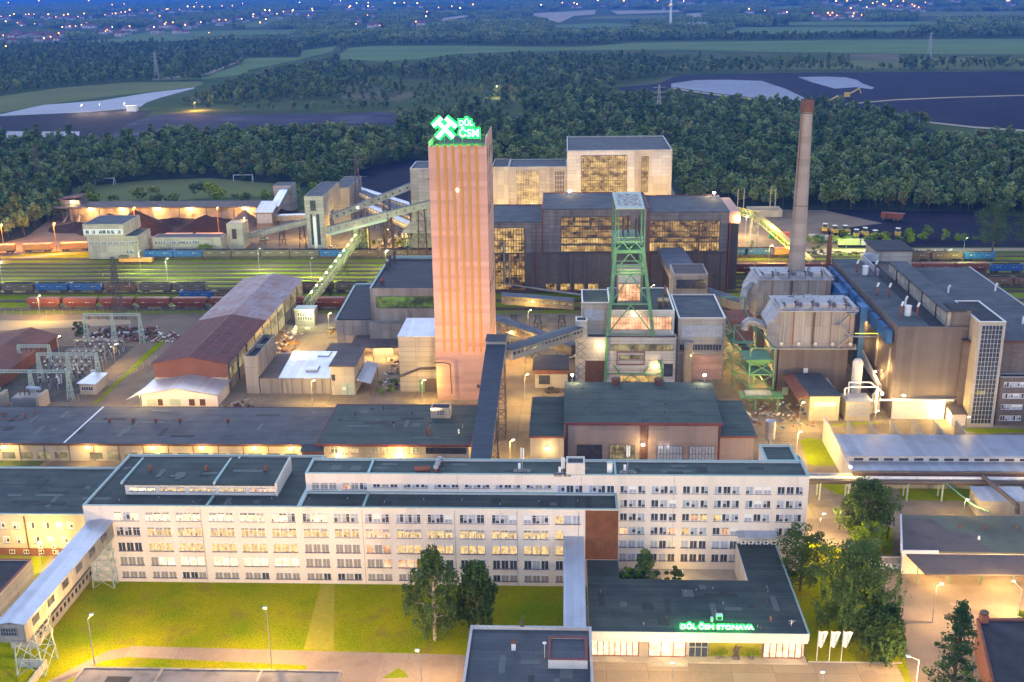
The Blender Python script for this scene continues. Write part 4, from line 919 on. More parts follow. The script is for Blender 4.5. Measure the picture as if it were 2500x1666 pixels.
# ================================================================ left side: footbridge, wings
br = thing('gallery_bridge', 'enclosed footbridge with pale metal roof on steel trestles, running out from the office', 'bridge', (-90, 170, 0))
BX = (-91.6, -86.9)
MB().hexa([(-92.6, 153, 8.6), (-88.2, 153, 8.6), (-86.9, OY-.03, 9.9), (-91.2, OY-.03, 9.9)], [(-92.6, 153, 12), (-88.2, 153, 12), (-86.9, OY-.03, 13.1), (-91.2, OY-.03, 13.1)], 'gallery_wall').build('wall', br)
MB().hexa([(-92.9, 152.7, 12.02), (-90.4, 152.7, 12.4), (-89.05, OY-.03, 13.5), (-91.5, OY-.03, 13.12)], [(-92.9, 152.7, 12.14), (-90.4, 152.7, 12.52), (-89.05, OY-.03, 13.62), (-91.5, OY-.03, 13.24)], 'roof_metal').hexa([(-90.39, 152.7, 12.4), (-87.9, 152.7, 12.02), (-86.6, OY-.03, 13.12), (-89.04, OY-.03, 13.5)], [(-90.39, 152.7, 12.52), (-87.9, 152.7, 12.14), (-86.6, OY-.03, 13.24), (-89.04, OY-.03, 13.62)], 'roof_metal').build('roof', br)
for i in range(6):
    y = 155.5+i*5.3; x = -88.2+(y-153)*.038+.04; z = 10+(y-153)*.038
    MB().box(x-.02, x+.05, y, y+3, z, z+1.4, 'glass_dark').build('window', br)
glazing(br, -92.2, -89.6, 9.9, 11.3, 152.98, 6, 2, 'glass_dark', 'steel_grey', .07)
b = MB(); trestle(b, -89.2, 184.5, 186.6, 9.8, 3.4, 'steel_pale', 4, .09); b.build('trestle', br)
b = MB(); trestle(b, -90.2, 156, 161, 8.9, 4, 'steel_pale', 3, .11); b.build('trestle', br)
lb = thing('low_wing', 'low cream annexe with a row of tiny windows under the footbridge', 'building', (-96, 175, 0))
MB().box(-97.5, -92.9, 164, OY+3, 0, 2.7, 'conc_beige').build('wall', lb); MB().box(-97.6, -92.7, 163.9, OY+3, 2.7, 2.9, 'roof_brown').build('roof', lb)
for i in range(14): MB().box(-92.92, -92.86, 165.6+i*1.65, 166.4+i*1.65, 1.2, 2.1, 'glass_dark').build('window', lb)
MB().box(-93.5, -88.5, 158.4, 158.7, 0, 1.6, 'white_panel').box(-88.8, -88.5, 152, 158.4, 0, 1.6, 'white_panel').build('yard_wall', lb)
ld = thing('dark_roof_building', 'grey walled building with a black roof at the left edge beyond the footbridge', 'building', (-110, 180, 0))
block(ld, -126, -103.6, 165, 186.3, 0, 5.2, wall='white_panel', roof='roof_black', trim='red_trim', par=.3)
lwg = thing('west_wing', 'two-storey yellowish wing with dark flat roof left of the office block', 'building', (-110, 197, 0))
block(lwg, -135, -92.35, 197.1, 219.8, 0, 9.3, wall='conc_beige', roof='roof_felt', trim='teal_trim', par=.35)
MB().box(-135, -92.4, 197.0, 197.1, 0, 1.7, 'brick_red').build('plinth', lwg)
for z, xs in ((6.9, (-114.6, -111.6, -108.4, -105.3, -102.6, -100.4, -96.2)), (3.6, (-114.1, -111.2, -107.8, -104.9, -101.9, -98.8))):
    for x in xs: window(lwg, x, 197.1, z, 1.25, 1.4, 'curtain')
for x in (-113.3, -110.3, -107.2, -104.2): window(lwg, x, 197.0, .9, 1.0, .7, 'dark')
MB().box(-109.8, -109.6, 196.9, 197.05, 0, 9, 'brown_trim').build('downpipe', lwg)
for x in (-107.3, -104.6): solid('air_conditioner', MB().box(x, x+.9, 196.4, 196.9, 2.0, 2.7, 'white_paint').tube((x+.45, 196.38, 2.35), (x+.45, 196.41, 2.35), .25, .25, 'steel_dark', 10).box(x, x+.9, 196.9, 197.05, 1.95, 2.05, 'steel_grey'), 'white air conditioner on the west wing, %s' % ('left one' if x < -106 else 'right one'), 'air conditioner', 'air conditioners on the west wing')
plight(lwg, (-112, 191, 5), 260, WARM, .5); plight(lwg, (-101, 191, 5), 200, WARM, .5)

def felt_patches(root, x0, x1, y0, y1, z, n, seed, mats_=('roof_felt_new', 'roof_felt_old')):
    """repaired strips and squares of roofing felt, each laid on the roof"""
    r = random.Random(seed)
    for i in range(n):
        w, d = r.choice(((1, 5), (3, 1), (2, 2.4), (6, 1.1), (1.2, 1.4))); x, y = r.uniform(x0+1, x1-w-1), r.uniform(y0+.5, max(y0+.6, y1-d-.5))
        MB().box(x, min(x+w, x1-.5), y, min(y+d, y1-.4), z, z+.012+.004*i, r.choice(mats_)).build('felt_patch', root)
mat('roof_felt_new', (.14, .16, .155), (.12, .14, .135), .8, .9); mat('roof_felt_old', (.05, .055, .055), (.065, .07, .065), .8, .9)
felt_patches(ofc, -91, -88, 188, 210, 16.07, 3, 1); felt_patches(ofc, -84, -57, 193.5, 203, 18.66, 9, 2); felt_patches(ofc, -90, -52, 188, 192, 16.07, 6, 3); felt_patches(ofc, -49, 9, 188, 193.5, 16.07, 10, 4); felt_patches(up_, -49, 45, 195, 200.5, 19.87, 14, 5)
felt_patches(ent, 5, 40, 164, 179, 5.853, 14, 6); felt_patches(fh, -15, 3, 140, 159, 7.72, 8, 7); felt_patches(lwg, -130, -94, 199, 218, 9.08, 12, 8)
for i in range(22): roof_vent(6+rnd.uniform(0, 33), 164+rnd.uniform(0, 15), 5.85, .45, .05, 'rust' if i % 2 else 'grey_trim', 'thin lightning rod on the entrance hall roof', 'lightning rods on the entrance roof', False, 'roof_rod')
# ================================================================ workshops behind the office
wh = thing('long_warehouse', 'very long low workshop with a grey-blue felt roof and glowing wall, left behind the office', 'building', (-100, 244, 0))
MB().box(-210, -61, 244, 266.5, 0, 4.55, 'conc_beige').build('wall', wh)
MB().box(-210, -60.2, 243.2, 267.6, 4.6, 5.0, 'roof_blue').box(-210, -60.2, 243.1, 243.2, 4.5, 5.06, 'brown_trim').box(-210, -60.2, 267.6, 267.75, 4.5, 5.06, 'brown_trim').build('roof', wh)
MB().box(-122.4, -122.0, 243.3, 267.5, 5.0, 5.25, 'roof_metal').build('roof_joint', wh)
for i in range(24):
    x = -165+i*4.4
    if i in (10,): continue
    MB().box(x, x+3.2, 243.95, 244.0, .6, 2.3, 'lit_dim').build('window', wh)
for i in range(17): MB().box(-165+i*6.2-.08, -165+i*6.2+.08, 243.9, 243.99, 0, 4.5, 'brown_trim').build('downpipe', wh)
for x in (-116.4, -110.3, -104.4, -98.2, -85.7): roof_vent(x, 257.1, 5.0, .8, .35, 'rust', 'squat rusty roof vent on the long workshop, %s' % {-116.4: 'first right of the pale joint', -110.3: 'second right of the pale joint', -104.4: 'third right of the pale joint', -98.2: 'fourth right of the pale joint', -85.7: 'rightmost'}[x], 'vents on the long workshop')
solid('roof_pipe', MB().path([(-147, 258.6, 5.3), (-140, 258, 5.3), (-139.5, 260, 5.3)], .12, 'rust').tube((-146, 261, 5), (-146, 261, 6.2), .3, .3, 'rust').tube((-140, 260.5, 5), (-140, 260.5, 6.1), .3, .3, 'rust').tube((-138.3, 262.5, 5), (-138.3, 262.5, 6.4), .2, .2, 'rust'), 'rusty pipe run with stub vents on the workshop roof, far left', 'pipe')
gx = thing('pipe_rack', 'long pipe rack on short legs between the west wing and the workshop', 'pipeline', (-130, 232, 0))
MB().tube((-210, 230, 4.2), (-93, 230, 4.2), .35, .35, 'steel_dark', 8).tube((-210, 231, 4.2), (-93, 231, 4.2), .25, .25, 'lagging', 8).build('pipe', gx)
b = MB()
for i in range(9): b.box(-150+i*7, -149.8+i*7, 230.2, 230.5, 0, 4, 'steel_dark')
b.build('legs', gx)
for i, x in enumerate((-158, -137, -116, -100, -88, -75, -66)):
    wall_lamp(x, 243.1, 4.3, 300, 'eaves lamp on the long workshop wall, %s from the left' % ('first second third fourth fifth sixth seventh'.split()[i]), group='eaves lamps of the long workshop')
h2 = thing('green_roof_workshop', 'low workshop with teal-grey roof, red edges and lit window band near the pink tower', 'building', (-40, 240, 0))
MB().box(-57.6, -22.8, 240.4, 264, 0, 6.2, 'conc_beige').build('wall', h2)
MB().box(-59.3, -22.1, 239.4, 265.5, 6.25, 6.7, 'roof_green').build('roof', h2)
b = MB(); ring(b, -59.3, -22.1, 239.4, 265.5, 6.3, 6.82, .18, 'red_trim', .1); b.build('roof_edge', h2)
for i in range(9):
    if i != 3: window(h2, -55+i*2.45, 240.4, 4.9, 1.6, 1.5, 'dim' if i % 4 == 0 else 'lit')
glazing(h2, -33, -23.4, 4.1, 5.6, 240.4, 10, 1, 'glass_dark')
cu = thing('roof_hut', 'little cube hut with a black roof on the teal workshop roof', 'roof hut', (-31, 257, 6.7)); block(cu, -33.6, -28.7, 256.3, 259.6, 6.72, 9.4, 'conc_beige', 'roof_black', None, .2); glazing(cu, -32, -30.2, 7.5, 8.7, 256.3, 3, 2, 'glass_dark', 'frame_white')
roof_vent(-33, 245.5, 6.7, 1.6, .4, 'rust', 'leaning rust-red vent stack on the teal workshop roof')
for q, (x, y) in enumerate(((-46.5, 262), (-53, 258), (-38.6, 258.3), (-25.7, 246.5))): roof_vent(x, y, 6.7, .8, .18, 'steel_dark' if q < 3 else 'white_paint', ('dark domed vent near the back edge of the teal workshop', 'thin dark vent on the left of the teal workshop roof', 'thin dark vent on the middle of the teal workshop roof', 'thin white pipe at the right front of the teal workshop roof')[q])
wall_lamp(-39.5, 240.3, 4.0, 420, 'bright wall lamp under the window band of the teal workshop'); wall_lamp(-54, 240.3, 3.8, 200, 'wall lamp at the left end of the teal workshop')
po = thing('lean_to', 'small lean-to with a grey roof joining the two workshops', 'building', (-60, 242, 0)); MB().box(-63, -57.7, 240.8, 243.9, 0, 4.3, 'roof_rust').build('wall', po); MB().hexa([(-63.3, 240.5, 4.3), (-57, 240.5, 4.3), (-57, 243.9, 4.9), (-63.3, 243.9, 4.9)], [(-63.3, 240.5, 4.5), (-57, 240.5, 4.5), (-57, 243.9, 5.1), (-63.3, 243.9, 5.1)], 'roof_blue').build('roof', po)
# big hall right behind the office
bh = thing('machine_hall', 'large workshop with broad teal-grey roof, red gutters and two lower annexes behind the office', 'building', (18, 236, 0))
MB().box(.3, 35.7, 236.3, 262, 0, 13.6, 'brick_dark').build('wall', bh)
for x0, x1 in ((.35, 17.7), (18.9, 35.65)): MB().box(x0+.4, x1-.4, 236.2, 236.3, .5, 13.2, 'panel_mauve').build('wall_panel', bh)
MB().hexa([(-.1, 235.9, 13.62), (36.1, 235.9, 13.62), (36.9, 262.3, 13.62), (-.1, 262.3, 13.62)], [(-.1, 235.9, 14), (36.1, 235.9, 14), (36.9, 262.3, 14.3), (-.1, 262.3, 14.3)], 'roof_green').build('roof', bh)
MB().box(-.15, 36.2, 235.75, 235.9, 13.5, 14.05, 'red_trim').build('gutter', bh)
for x in (.3, 17.9, 18.8, 35.6): MB().box(x-.12, x+.12, 236.0, 236.2, 0, 13.5, 'red_trim').build('downpipe', bh)
MB().box(18.1, 18.6, 236.0, 236.25, 0, 13.8, 'steel_dark').build('expansion_joint', bh)
for (x0, x1, m_) in ((2.8, 8.6, 'glass_dark'), (10.4, 16.2, 'lit_dim')): glazing(bh, x0, x1, 4.2, 8.4, 236.2, 8, 2, m_, 'brown_trim')
for (x0, x1) in ((21.4, 27.2), (28.8, 34.6)): glazing(bh, x0, x1, 4.2, 8.2, 236.2, 8, 2, 'glass_curtain', 'steel_dark')
for x in (22.1, 23.7): plight(bh, (x, 235.6, 8.3), 3, (.9, .9, 1), .05)
MB().hexa([(-8.2, 233.9, 11.1), (-.15, 233.9, 11.1), (-.15, 259.3, 11.1), (-8.2, 259.3, 11.1)], [(-8.2, 233.9, 11.4), (-.15, 233.9, 11.4), (-.15, 259.3, 11.4), (-8.2, 259.3, 11.4)], 'roof_green').build('roof', bh)
MB().box(-8, -.16, 234.2, 259, 0, 11.1, 'conc_beige').box(-8.25, -.15, 233.75, 233.9, 11.0, 11.42, 'red_trim').build('wall', bh)
xa, xb_ = 36.0, 44.9
MB().box(35.75, 43.5, 236.4, 258, 0, 10.6, 'panel_mauve').build('wall', bh)
MB().hexa([(35.72, 235.6, 10.62), (44.0, 235.6, 10.62), (44.0, 258.5, 10.62), (37, 258.5, 10.62)], [(35.72, 235.6, 10.9), (44.0, 235.6, 10.9), (44.0, 258.5, 10.9), (37, 258.5, 10.9)], 'roof_green').box(35.75, 44.05, 235.5, 235.6, 10.5, 10.92, 'red_trim').build('roof', bh)
for i in range(14):
    for j in range(3): pass
rr_ = random.Random(12); b = MB()
for i in range(90): x, y = -7+rr_.uniform(0, 50), 237+rr_.randint(0, 4)*5.2+rr_.uniform(-.1, .1); zt = 14.1+ (y-236)*.011 if x > 0 and x < 35.5 else 11.42 if x <= 0 else 10.95; b.box(x-.08, x+.08, y-.08, y+.08, zt-.2, zt+.12, 'steel_dark')
b.build('roof_clips', bh)
for x, s in ((1.9, 1), (35, -1)):
    t = thing('floodlight', 'floodlight aimed along the ridge at the %s back corner of the machine hall roof' % ('left' if s > 0 else 'right'), 'lamp', (x, 262.0, 14.3))
    MB().tube((x, 262.2, 13.6), (x, 262.2, 16.3), .06, .05, 'steel_grey').build('pole', t); MB().box(x-.3, x+.3, 261.7, 262.1, 16.2, 16.5, 'lamp_white').build('lamp_head', t); plight(t, (x+.8*s, 261.2, 15.6), 60, (1, 0.798, 0.476), .15)
for x, w in ((12.8, 2.4), (23.5, 2.4)): solid('roof_turret', MB().tube((x, 260.9, 14.2), (x, 260.9, 15.6), 1.1, 1.1, 'roof_rust', 14).tube((x, 260.9, 15.6), (x, 260.9, 15.9), 1.3, .9, 'roof_rust', 14), 'round rusty vent drum at the back edge of the machine hall roof, %s' % ('left' if x < 15 else 'right'), 'vent', 'vent drums of the machine hall')
solid('standpipe_tank', MB().tube((49, 246, 0), (49, 246, 6), .4, .4, 'steel_grey', 12).tube((49, 246, 6), (49, 246, 10.6), 1.2, 1.2, 'lagging', 16).tube((49, 246, 10.6), (49, 246, 10.9), 1.25, .5, 'roof_metal', 16), 'tall capped metal cylinder on a leg beside the machine hall, right corner', 'tank')

wall_lamp(-4, 233.9, 8.5, 160, 'lamp on the front wall of the left annexe of the machine hall'); wall_lamp(18, 236.0, 8.8, 110, 'added lamp brightening the middle of the machine hall front wall')  # the middle lamp is added to brighten the front wall
# ================================================================ skip tower with the neon
TY = 286.6
tw = thing('skip_tower', 'tall pink winding tower with six ochre stripes rising to a dark roof', 'tower', (-28, TY, 0))
MB().box(-35.5, -20.3, TY, 310, 0, 69.9, 'tower_pink').build('wall', tw)
b = MB(); ring(b, -35.5, -20.3, TY, 310, 69.9, 70.5, .35, 'tower_pink'); b.box(-20.6, -20.3, TY+.35, 309.6, 70.5, 72.6, 'tower_pink').box(-35.5, -35.2, TY+.35, 309.6, 70.5, 71.4, 'tower_pink'); b.build('parapet', tw)
MB().box(-35.1, -20.7, TY+.4, 309.6, 69.8, 70.1, 'roof_black').build('roof', tw)
for i in range(6):
    x = -33.05+i*2.02
    MB().hexa([(x-.12, TY-.3, 14.0), (x+.12, TY-.3, 14.0), (x+.12, TY+.02, 14.0), (x-.12, TY+.02, 14.0)], [(x-.34, TY-.3, 14.7), (x+.34, TY-.3, 14.7), (x+.34, TY+.02, 14.7), (x-.34, TY+.02, 14.7)], 'stripe_orange').box(x-.34, x+.34, TY-.3, TY+.02, 14.7, 70.9, 'stripe_orange').build('stripe', tw)
for y in (290, 297, 304):
    for z in (66, 52, 30): MB().box(-20.32, -20.24, y, y+1.6, z, z+3, 'glass_dark').build('window', tw)
MB().box(-28.3, -27.95, TY-.08, TY, 58.6, 59.3, 'lamp_glow').build('lit_window', tw)
MB().box(-24.4, -23.5, TY-.05, TY, 3.6, 4.6, 'steel_dark').build('window', tw)
MB().path([(-36.2, TY-.5, 11), (-33.2, TY-.5, 11.2), (-31.6, TY-.5, 10.6), (-31.4, TY-.5, 2)], .14, 'steel_dark').build('pipe', tw)
for i, x in enumerate((-42, -33, -25)):  # added spots, placed on the workshop roof to light the tower evenly
    t = thing('floodlight', 'added roof spot washing the pink tower front evenly, %s one' % ('left', 'middle', 'right')[i], 'lamp', (x, 250, 6.7), 0, 'added wash lights for the skip tower')
    MB().tube((x, 250, 6.7), (x, 250, 8), .08, .08, 'steel_grey').build('pole', t); MB().box(x-.4, x+.4, 249.7, 250.3, 8, 8.5, 'steel_dark').build('lamp_head', t); s_ = plight(t, (x, 250.6, 8.6), 3600, (1, .60, .36), .4, 88)
    s_.rotation_euler = (math.radians(90+42), 0, 0)
plight(tw, (-28, 270, 8), 110, (1, .56, .28), .4)
felt_patches(wh, -150, -62, 245, 266, 5.003, 22, 11); felt_patches(h2, -58, -24, 241, 264, 6.703, 12, 12)
# neon emblem and letters on the tower
sg = thing('tower_sign', 'glowing green crossed hammers with the letters DUL CSM on the skip tower roof', 'sign', (-28.5, 292.6, 70.2))
def ex(px): return -35.1+(px-625)*.0383
def ez(py): return 77.3-(py-800)*.0387
b = MB(); gb = MB()
for p, q, w in (((636,862),(697,808),1.0), ((668,832),(774,940),1.0), ((724,808),(796,870),1.0), ((758,838),(662,942),1.0)):
    P0, P1 = (ex(p[0]), 292.4, ez(p[1])), (ex(q[0]), 292.4, ez(q[1])); b.beam(P0, P1, w, .22, 'sign_face', (0, 1, 0))
    P0, P1 = (ex(p[0]), 292.75, ez(p[1])), (ex(q[0]), 292.75, ez(q[1])); gb.beam(P0, P1, w+1.0, .2, 'sign_halo', (0, 1, 0))
b.build('emblem', sg); gb.build('emblem_halo', sg)  # the emblem's halo is modelled as a wider glowing green shape
text_mesh('DŮL', 1.95, .12, 'sign_face', (-27.9, 292.4, 75.0), sg, bold=.02, sx=.98)
text_mesh('ČSM', 2.75, .12, 'sign_face', (-27.9, 292.4, 72.1), sg, bold=.025, sx=1.0)
text_mesh('DŮL', 1.95, .1, 'sign_halo', (-27.9, 292.7, 75.0), sg, name='lettering_halo', bold=.42, sx=.98)
text_mesh('ČSM', 2.75, .1, 'sign_halo', (-27.9, 292.7, 72.1), sg, name='lettering_halo', bold=.42, sx=1.0)  # halo round the letters modelled as thickened glowing green copies
b = MB()
for x in (-34, -31.8, -29.5, -27, -24.5, -22.3): b.beam((x, 293, 70.1), (x, 293, 76), .12, .12, 'steel_dark').beam((x, 293, 73.5), (x, 296, 70.1), .1, .1, 'steel_dark')
for z in (72.3, 74.4): b.beam((-34.5, 293, z), (-22, 293, z), .1, .1, 'steel_dark')
b.build('framework', sg)
for x in (-33, -30, -26.5, -23.5): plight(sg, (x, 290.2, 73), 260, (0, 1, .06), .6)
for x in (-34.6, -31, -27.5, -24, -21.2): solid('floodlight', MB().box(x-.2, x+.2, TY-.25, TY+.15, 70.55, 70.8, 'steel_dark').beam((x, TY-.2, 70.6), (x, TY-.8, 70.2), .08, .08, 'steel_dark'), 'small dark floodlight on the front parapet of the skip tower', 'lamp', 'floodlights on the tower parapet')

# ================================================================ covered conveyors between office, tower and headframe
cv = thing('conveyor_gallery', 'dark blue roofed conveyor bridge running from the office back to the transfer tower', 'conveyor', (-17, 230, 0))
MB().hexa([(-19.6, 202, 11.3), (-15.8, 202, 11.3), (-14.9, 258, 23.0), (-19.1, 258, 23.0)], [(-19.6, 202, 13.8), (-15.8, 202, 13.8), (-14.9, 258, 25.5), (-19.1, 258, 25.5)], 'gallery_wall').build('wall', cv)
MB().hexa([(-19.9, 202, 13.82), (-15.5, 202, 13.82), (-14.6, 258, 25.52), (-19.4, 258, 25.52)], [(-19.9, 202, 14.0), (-15.5, 202, 14.0), (-14.6, 258, 25.7), (-19.4, 258, 25.7)], 'conv_blue').build('roof', cv)
b = MB(); trestle(b, -17.2, 236, 237.5, 18.2, 3, 'steel_dark', 4, .14); b.build('trestle', cv)
tt = thing('transfer_tower', 'small dark roofed transfer house on steel legs where two conveyors meet', 'tower', (-17, 258, 0))
MB().box(-19.4, -14.7, 258.05, 263, 20.5, 26.4, 'gallery_wall').build('wall', tt); MB().box(-19.6, -14.5, 257.9, 263.2, 26.42, 26.7, 'conv_blue').build('roof', tt)
b = MB(); lattice(b, (-17, 260.5, 0), (-17, 260.5, 20.5), 4, 5, 'steel_dark', .16); b.build('legs', tt)
c2 = thing('conveyor_gallery', 'covered conveyor climbing from the transfer house to the headframe building', 'conveyor', (-5, 262, 0))
gallery(c2, (-15, 262.5, 20.3), (3.3, 301, 14.2), 4.2, 2.6, 'gallery_wall', 'conv_blue', 'glass_dark', .3)
for y, nm in ((302, 'upper'), (322, 'lower')):
    c3 = thing('conveyor_gallery', '%s roofed conveyor running left to right between skip tower and dark hall' % nm, 'conveyor', (-8, y, 0))
    gallery(c3, (-21, 330 if nm == 'lower' else 352, 8 if nm == 'lower' else 9.5), (3, 316 if nm == 'lower' else 352, 3.5 if nm == 'lower' else 7.5), 4, 2.8, 'conc_dark', 'gallery_roof', 'lit_dim', .3)
    for x in (-17, -9, -1): b = MB(); trestle(b, x, 323 if nm == 'lower' else 352, 323 if nm == 'lower' else 352, 5, 2, 'steel_dark', 2, .1); b.build('trestle', c3)
kb = thing('brick_hut', 'small orange-lit rendered hut with a black flat roof below the conveyor', 'building', (-3.5, 296, 0))
MB().box(-8.5, .9, 296.2, 308, 0, 5.6, 'conc_beige').box(-8.45, .85, 296.15, 296.2, 4.2, 5.6, 'brick_red').build('wall', kb); MB().box(-9.2, 1.2, 295.6, 308.4, 5.62, 5.95, 'roof_black').build('roof', kb); MB().box(-7.4, -4.2, 296.1, 296.2, 1.2, 3.9, 'glass_dark').build('window', kb)

# ================================================================ headframe building
hb_ = thing('headframe_building', 'pale panelled shaft building with long window bands under the green headframe', 'building', (22, 300, 0))
block(hb_, 12.0, 32.0, 300.3, 304.1, 0, 13.8, wall='white_panel', roof='roof_brown', trim=None, par=.6)
block(hb_, 13.0, 31.4, 304.11, 329, 0, 20.75, wall='white_panel', roof='roof_felt', trim='white_paint', par=.5)
block(hb_, 4.9, 12.9, 304.2, 318.5, 0, 23.1, wall='conc_panel', roof='roof_felt', trim='white_paint', par=.4)
block(hb_, 6.4, 11.99, 300.31, 304.19, 0, 14.0, wall='white_panel', roof='roof_felt', trim=None, par=.4)
block(hb_, 3.1, 6.38, 300.3, 304.5, 0, 18.8, wall='white_panel', roof='roof_felt', trim='white_paint', par=.3)
glazing(hb_, 13.2, 30.6, 15.1, 18.9, 304.1, 20, 2, 'lit_peach', 'steel_dark')
glazing(hb_, 13.1, 30.9, 9.9, 11.9, 300.3, 18, 1, 'lit_dim', 'steel_dark')
glazing(hb_, 15.6, 22.4, 7.4, 8.6, 300.2, 4, 1, 'lit_dim', 'brown_trim')
MB().box(14.9, 15.1, 300.1, 300.3, 5.6, 9.7, 'red_trim').box(22.7, 22.9, 300.1, 300.3, 5.6, 9.7, 'red_trim').box(15.1, 22.7, 300.1, 300.3, 5.6, 5.9, 'red_trim').box(15.1, 22.7, 300.1, 300.3, 9.4, 9.7, 'red_trim').build('window_surround', hb_)
MB().box(28.4, 31, 300.2, 300.3, 2.1, 6, 'glass_dark').box(5.9, 11.6, 300.2, 300.3, .1, 6.9, 'brown_trim').build('gate', hb_)
glazing(hb_, 5.5, 11.3, 17.8, 21, 304.2, 7, 2, 'glass_curtain', 'steel_grey')
glazing(hb_, 16, 27, .4, 2.4, 300.25, 12, 1, 'lit_hall2')
b = MB()
for k in range(6): b.beam((3.2, 300.2, 1+k*2), (5.9, 300.2, 3+k*2), .08, .08, 'steel_dark').beam((5.9, 300.2, 1+k*2), (3.2, 300.2, 3+k*2), .08, .08, 'steel_dark')
for z in (4, 7, 10.2, 12.8): b.box(12, 32, 300.22, 300.3, z, z+.08, 'brown_trim')
b.box(31.7, 32.05, 300.1, 300.3, 0, 13.6, 'steel_dark').build('bracing', hb_)
wall_lamp(20, 304.05, 19.6, 60, 'lamp washing the peach coloured window band behind the headframe'); wall_lamp(10, 300.2, 11.5, 90, 'lamp on the left white wall of the shaft building'); wall_lamp(26, 300.2, 5.2, 80, 'lamp low on the white shaft building wall right of the gate')
solid('roof_fitting', MB().box(29.8, 30.5, 321, 321.7, 20.6, 23.5, 'rust'), 'square rusty stack on the shaft building roof', 'vent')
for x, nm in ((27.6, 'left'), (29.4, 'right')): solid('roof_vent', MB().tube((x, 308.5, 20.6), (x, 308.5, 22.4), .6, .6, 'brown_trim', 10).tube((x, 308.5, 22.4), (x, 308.5, 23.2), .75, .75, 'dirt_pale', 10), '%s one of the two brown capped vents at the front of the shaft building roof' % nm, 'vent', 'twin vents of the shaft building')
rb = thing('winder_house', 'square cream block with a blue-grey roof and two glazed bands right of the headframe', 'building', (39, 303, 0))
block(rb, 32.5, 45.8, 303, 328.3, 0, 18.8, wall='conc_panel', roof='roof_blue', trim='white_paint', par=.45)
glazing(rb, 33.6, 45, 13.2, 16.7, 303, 12, 2, 'glass_curtain', 'steel_grey'); glazing(rb, 33, 45, 9.2, 11.0, 303, 14, 1, 'glass_dark', 'steel_grey')
MB().box(32.5, 45.9, 302.7, 303, 8.2, 8.6, 'conc_beige').box(33.9, 45.3, 302.8, 303, .5, 7.8, 'tower_pink').build('cornice', rb)
sl = thing('cylinder_stack', 'vertical ribbed metal cylinder standing against the winder house', 'tank', (35.3, 299, 0)); MB().tube((35.3, 301, 0), (35.3, 301, 10.8), 1.25, 1.25, 'dirt_pale', 16).build('shell', sl); MB().tube((35.3, 301, 10.82), (35.3, 301, 12.4), 1.3, 1.5, 'lagging', 16).build('cap', sl)
wall_lamp(36, 302.6, 8.8, 90, 'lamp low on the winder house wall')
# green headframe
hf = thing('headframe', 'green steel pit headframe with splayed legs, rope wheels and a flat rusty canopy', 'headframe', (18.8, 306, 0))
X0, X1 = 14.6, 22.3; YF, YB = 304.2, 316
b = MB(); g = 'steel_green'
def leg(p, q, w, m=g): b.beam(p, q, w, w, m)
for (bx, tx) in ((12.2, 14.3), (25.2, 21.9)): leg((bx, 301.0, 14.1), (tx, 303.5, 39.5), .95)
b.build('front_legs', hf); b = MB()
for tx in (14.1, 22.3): leg((tx, 324, 20.7), (tx, 318, 50.6), .5); leg((tx+(.9 if tx < 18 else -.9), 304, 40), (tx+(.9 if tx < 18 else -.9), 303.5, 50.6), .3); leg((tx, 303.4, 39.5), (tx, 302.6, 50.6), .34)
b.build('upper_posts', hf); b = MB()
for z, x0, x1, w in ((14.6, 12.3, 25.1, .3), (23.3, 13.1, 24.0, .45), (31.9, 13.8, 22.9, .5), (38.3, 14.2, 22.2, .9), (41.0, 14.0, 21.9, .4)): b.beam((x0, 301.4+(z-14)*.08, z), (x1, 301.4+(z-14)*.08, z), w, w, g)
for (xa, za, xb2, zb) in ((12.6, 15, 18.7, 23), (24.8, 15, 18.7, 23), (13.2, 23.6, 18.6, 31.6), (23.9, 23.6, 18.6, 31.6), (14.2, 33, 18.2, 37.6), (22.4, 33, 18.4, 37.6), (14.4, 38.8, 16.2, 41), (18, 38.8, 16.2, 41), (18, 38.8, 19.8, 41), (21.6, 38.8, 19.8, 41)):
    b.beam((xa, 301.4+(za-14)*.08, za), (xb2, 301.4+(zb-14)*.08, zb), .32 if zb < 37 else .42, .28, g)
b.build('bracing', hf); b = MB()
b.box(13.8, 22.6, 303.2, 318, 37.8, 38.0, g).box(13.6, 22.4, 303.4, 318, 41.1, 41.3, g)
for y in (306, 312, 318):
    for z in (31.9, 38.2): b.beam((14.2, y, z), (22.4, y, z), .4, .4, g)
for x in (14.2, 22.4): b.beam((x, 303.5, 31.9), (x, 318.5, 31.9), .4, .4, g).beam((x, 318.3, 20.8), (x, 318.3, 38), .4, .4, g).beam((x, 310, 20.8), (x, 310, 41), .3, .3, g)
b.build('platform', hf); b = MB()
for i in range(12): b.box(13.8+i*.78, 13.86+i*.78, 303.2, 303.26, 41.3, 42.4, 'steel_lime')
b.box(13.8, 22.5, 303.2, 303.25, 42.3, 42.4, 'steel_lime').build('railing', hf)
for i, (x, y) in enumerate(((16.6, 309.5), (18.2, 313), (20.3, 309.5), (21.4, 313))):
    w_ = MB(); n = 28; R = 2.9; zc = 43.6
    for k in range(n):
        a0, a1 = 2*math.pi*k/n, 2*math.pi*(k+1)/n; w_.beam((x, y+R*math.cos(a0), zc+R*math.sin(a0)), (x, y+R*math.cos(a1), zc+R*math.sin(a1)), .3, .3, 'steel_dark', (1, 0, 0))
        if k % 4 == 0: w_.beam((x, y, zc), (x, y+R*math.cos(a0), zc+R*math.sin(a0)), .1, .1, 'steel_dark', (1, 0, 0))
    w_.tube((x-.4, y, zc), (x+.4, y, zc), .4, .4, 'steel_dark', 12); w_.build('rope_wheel', hf)
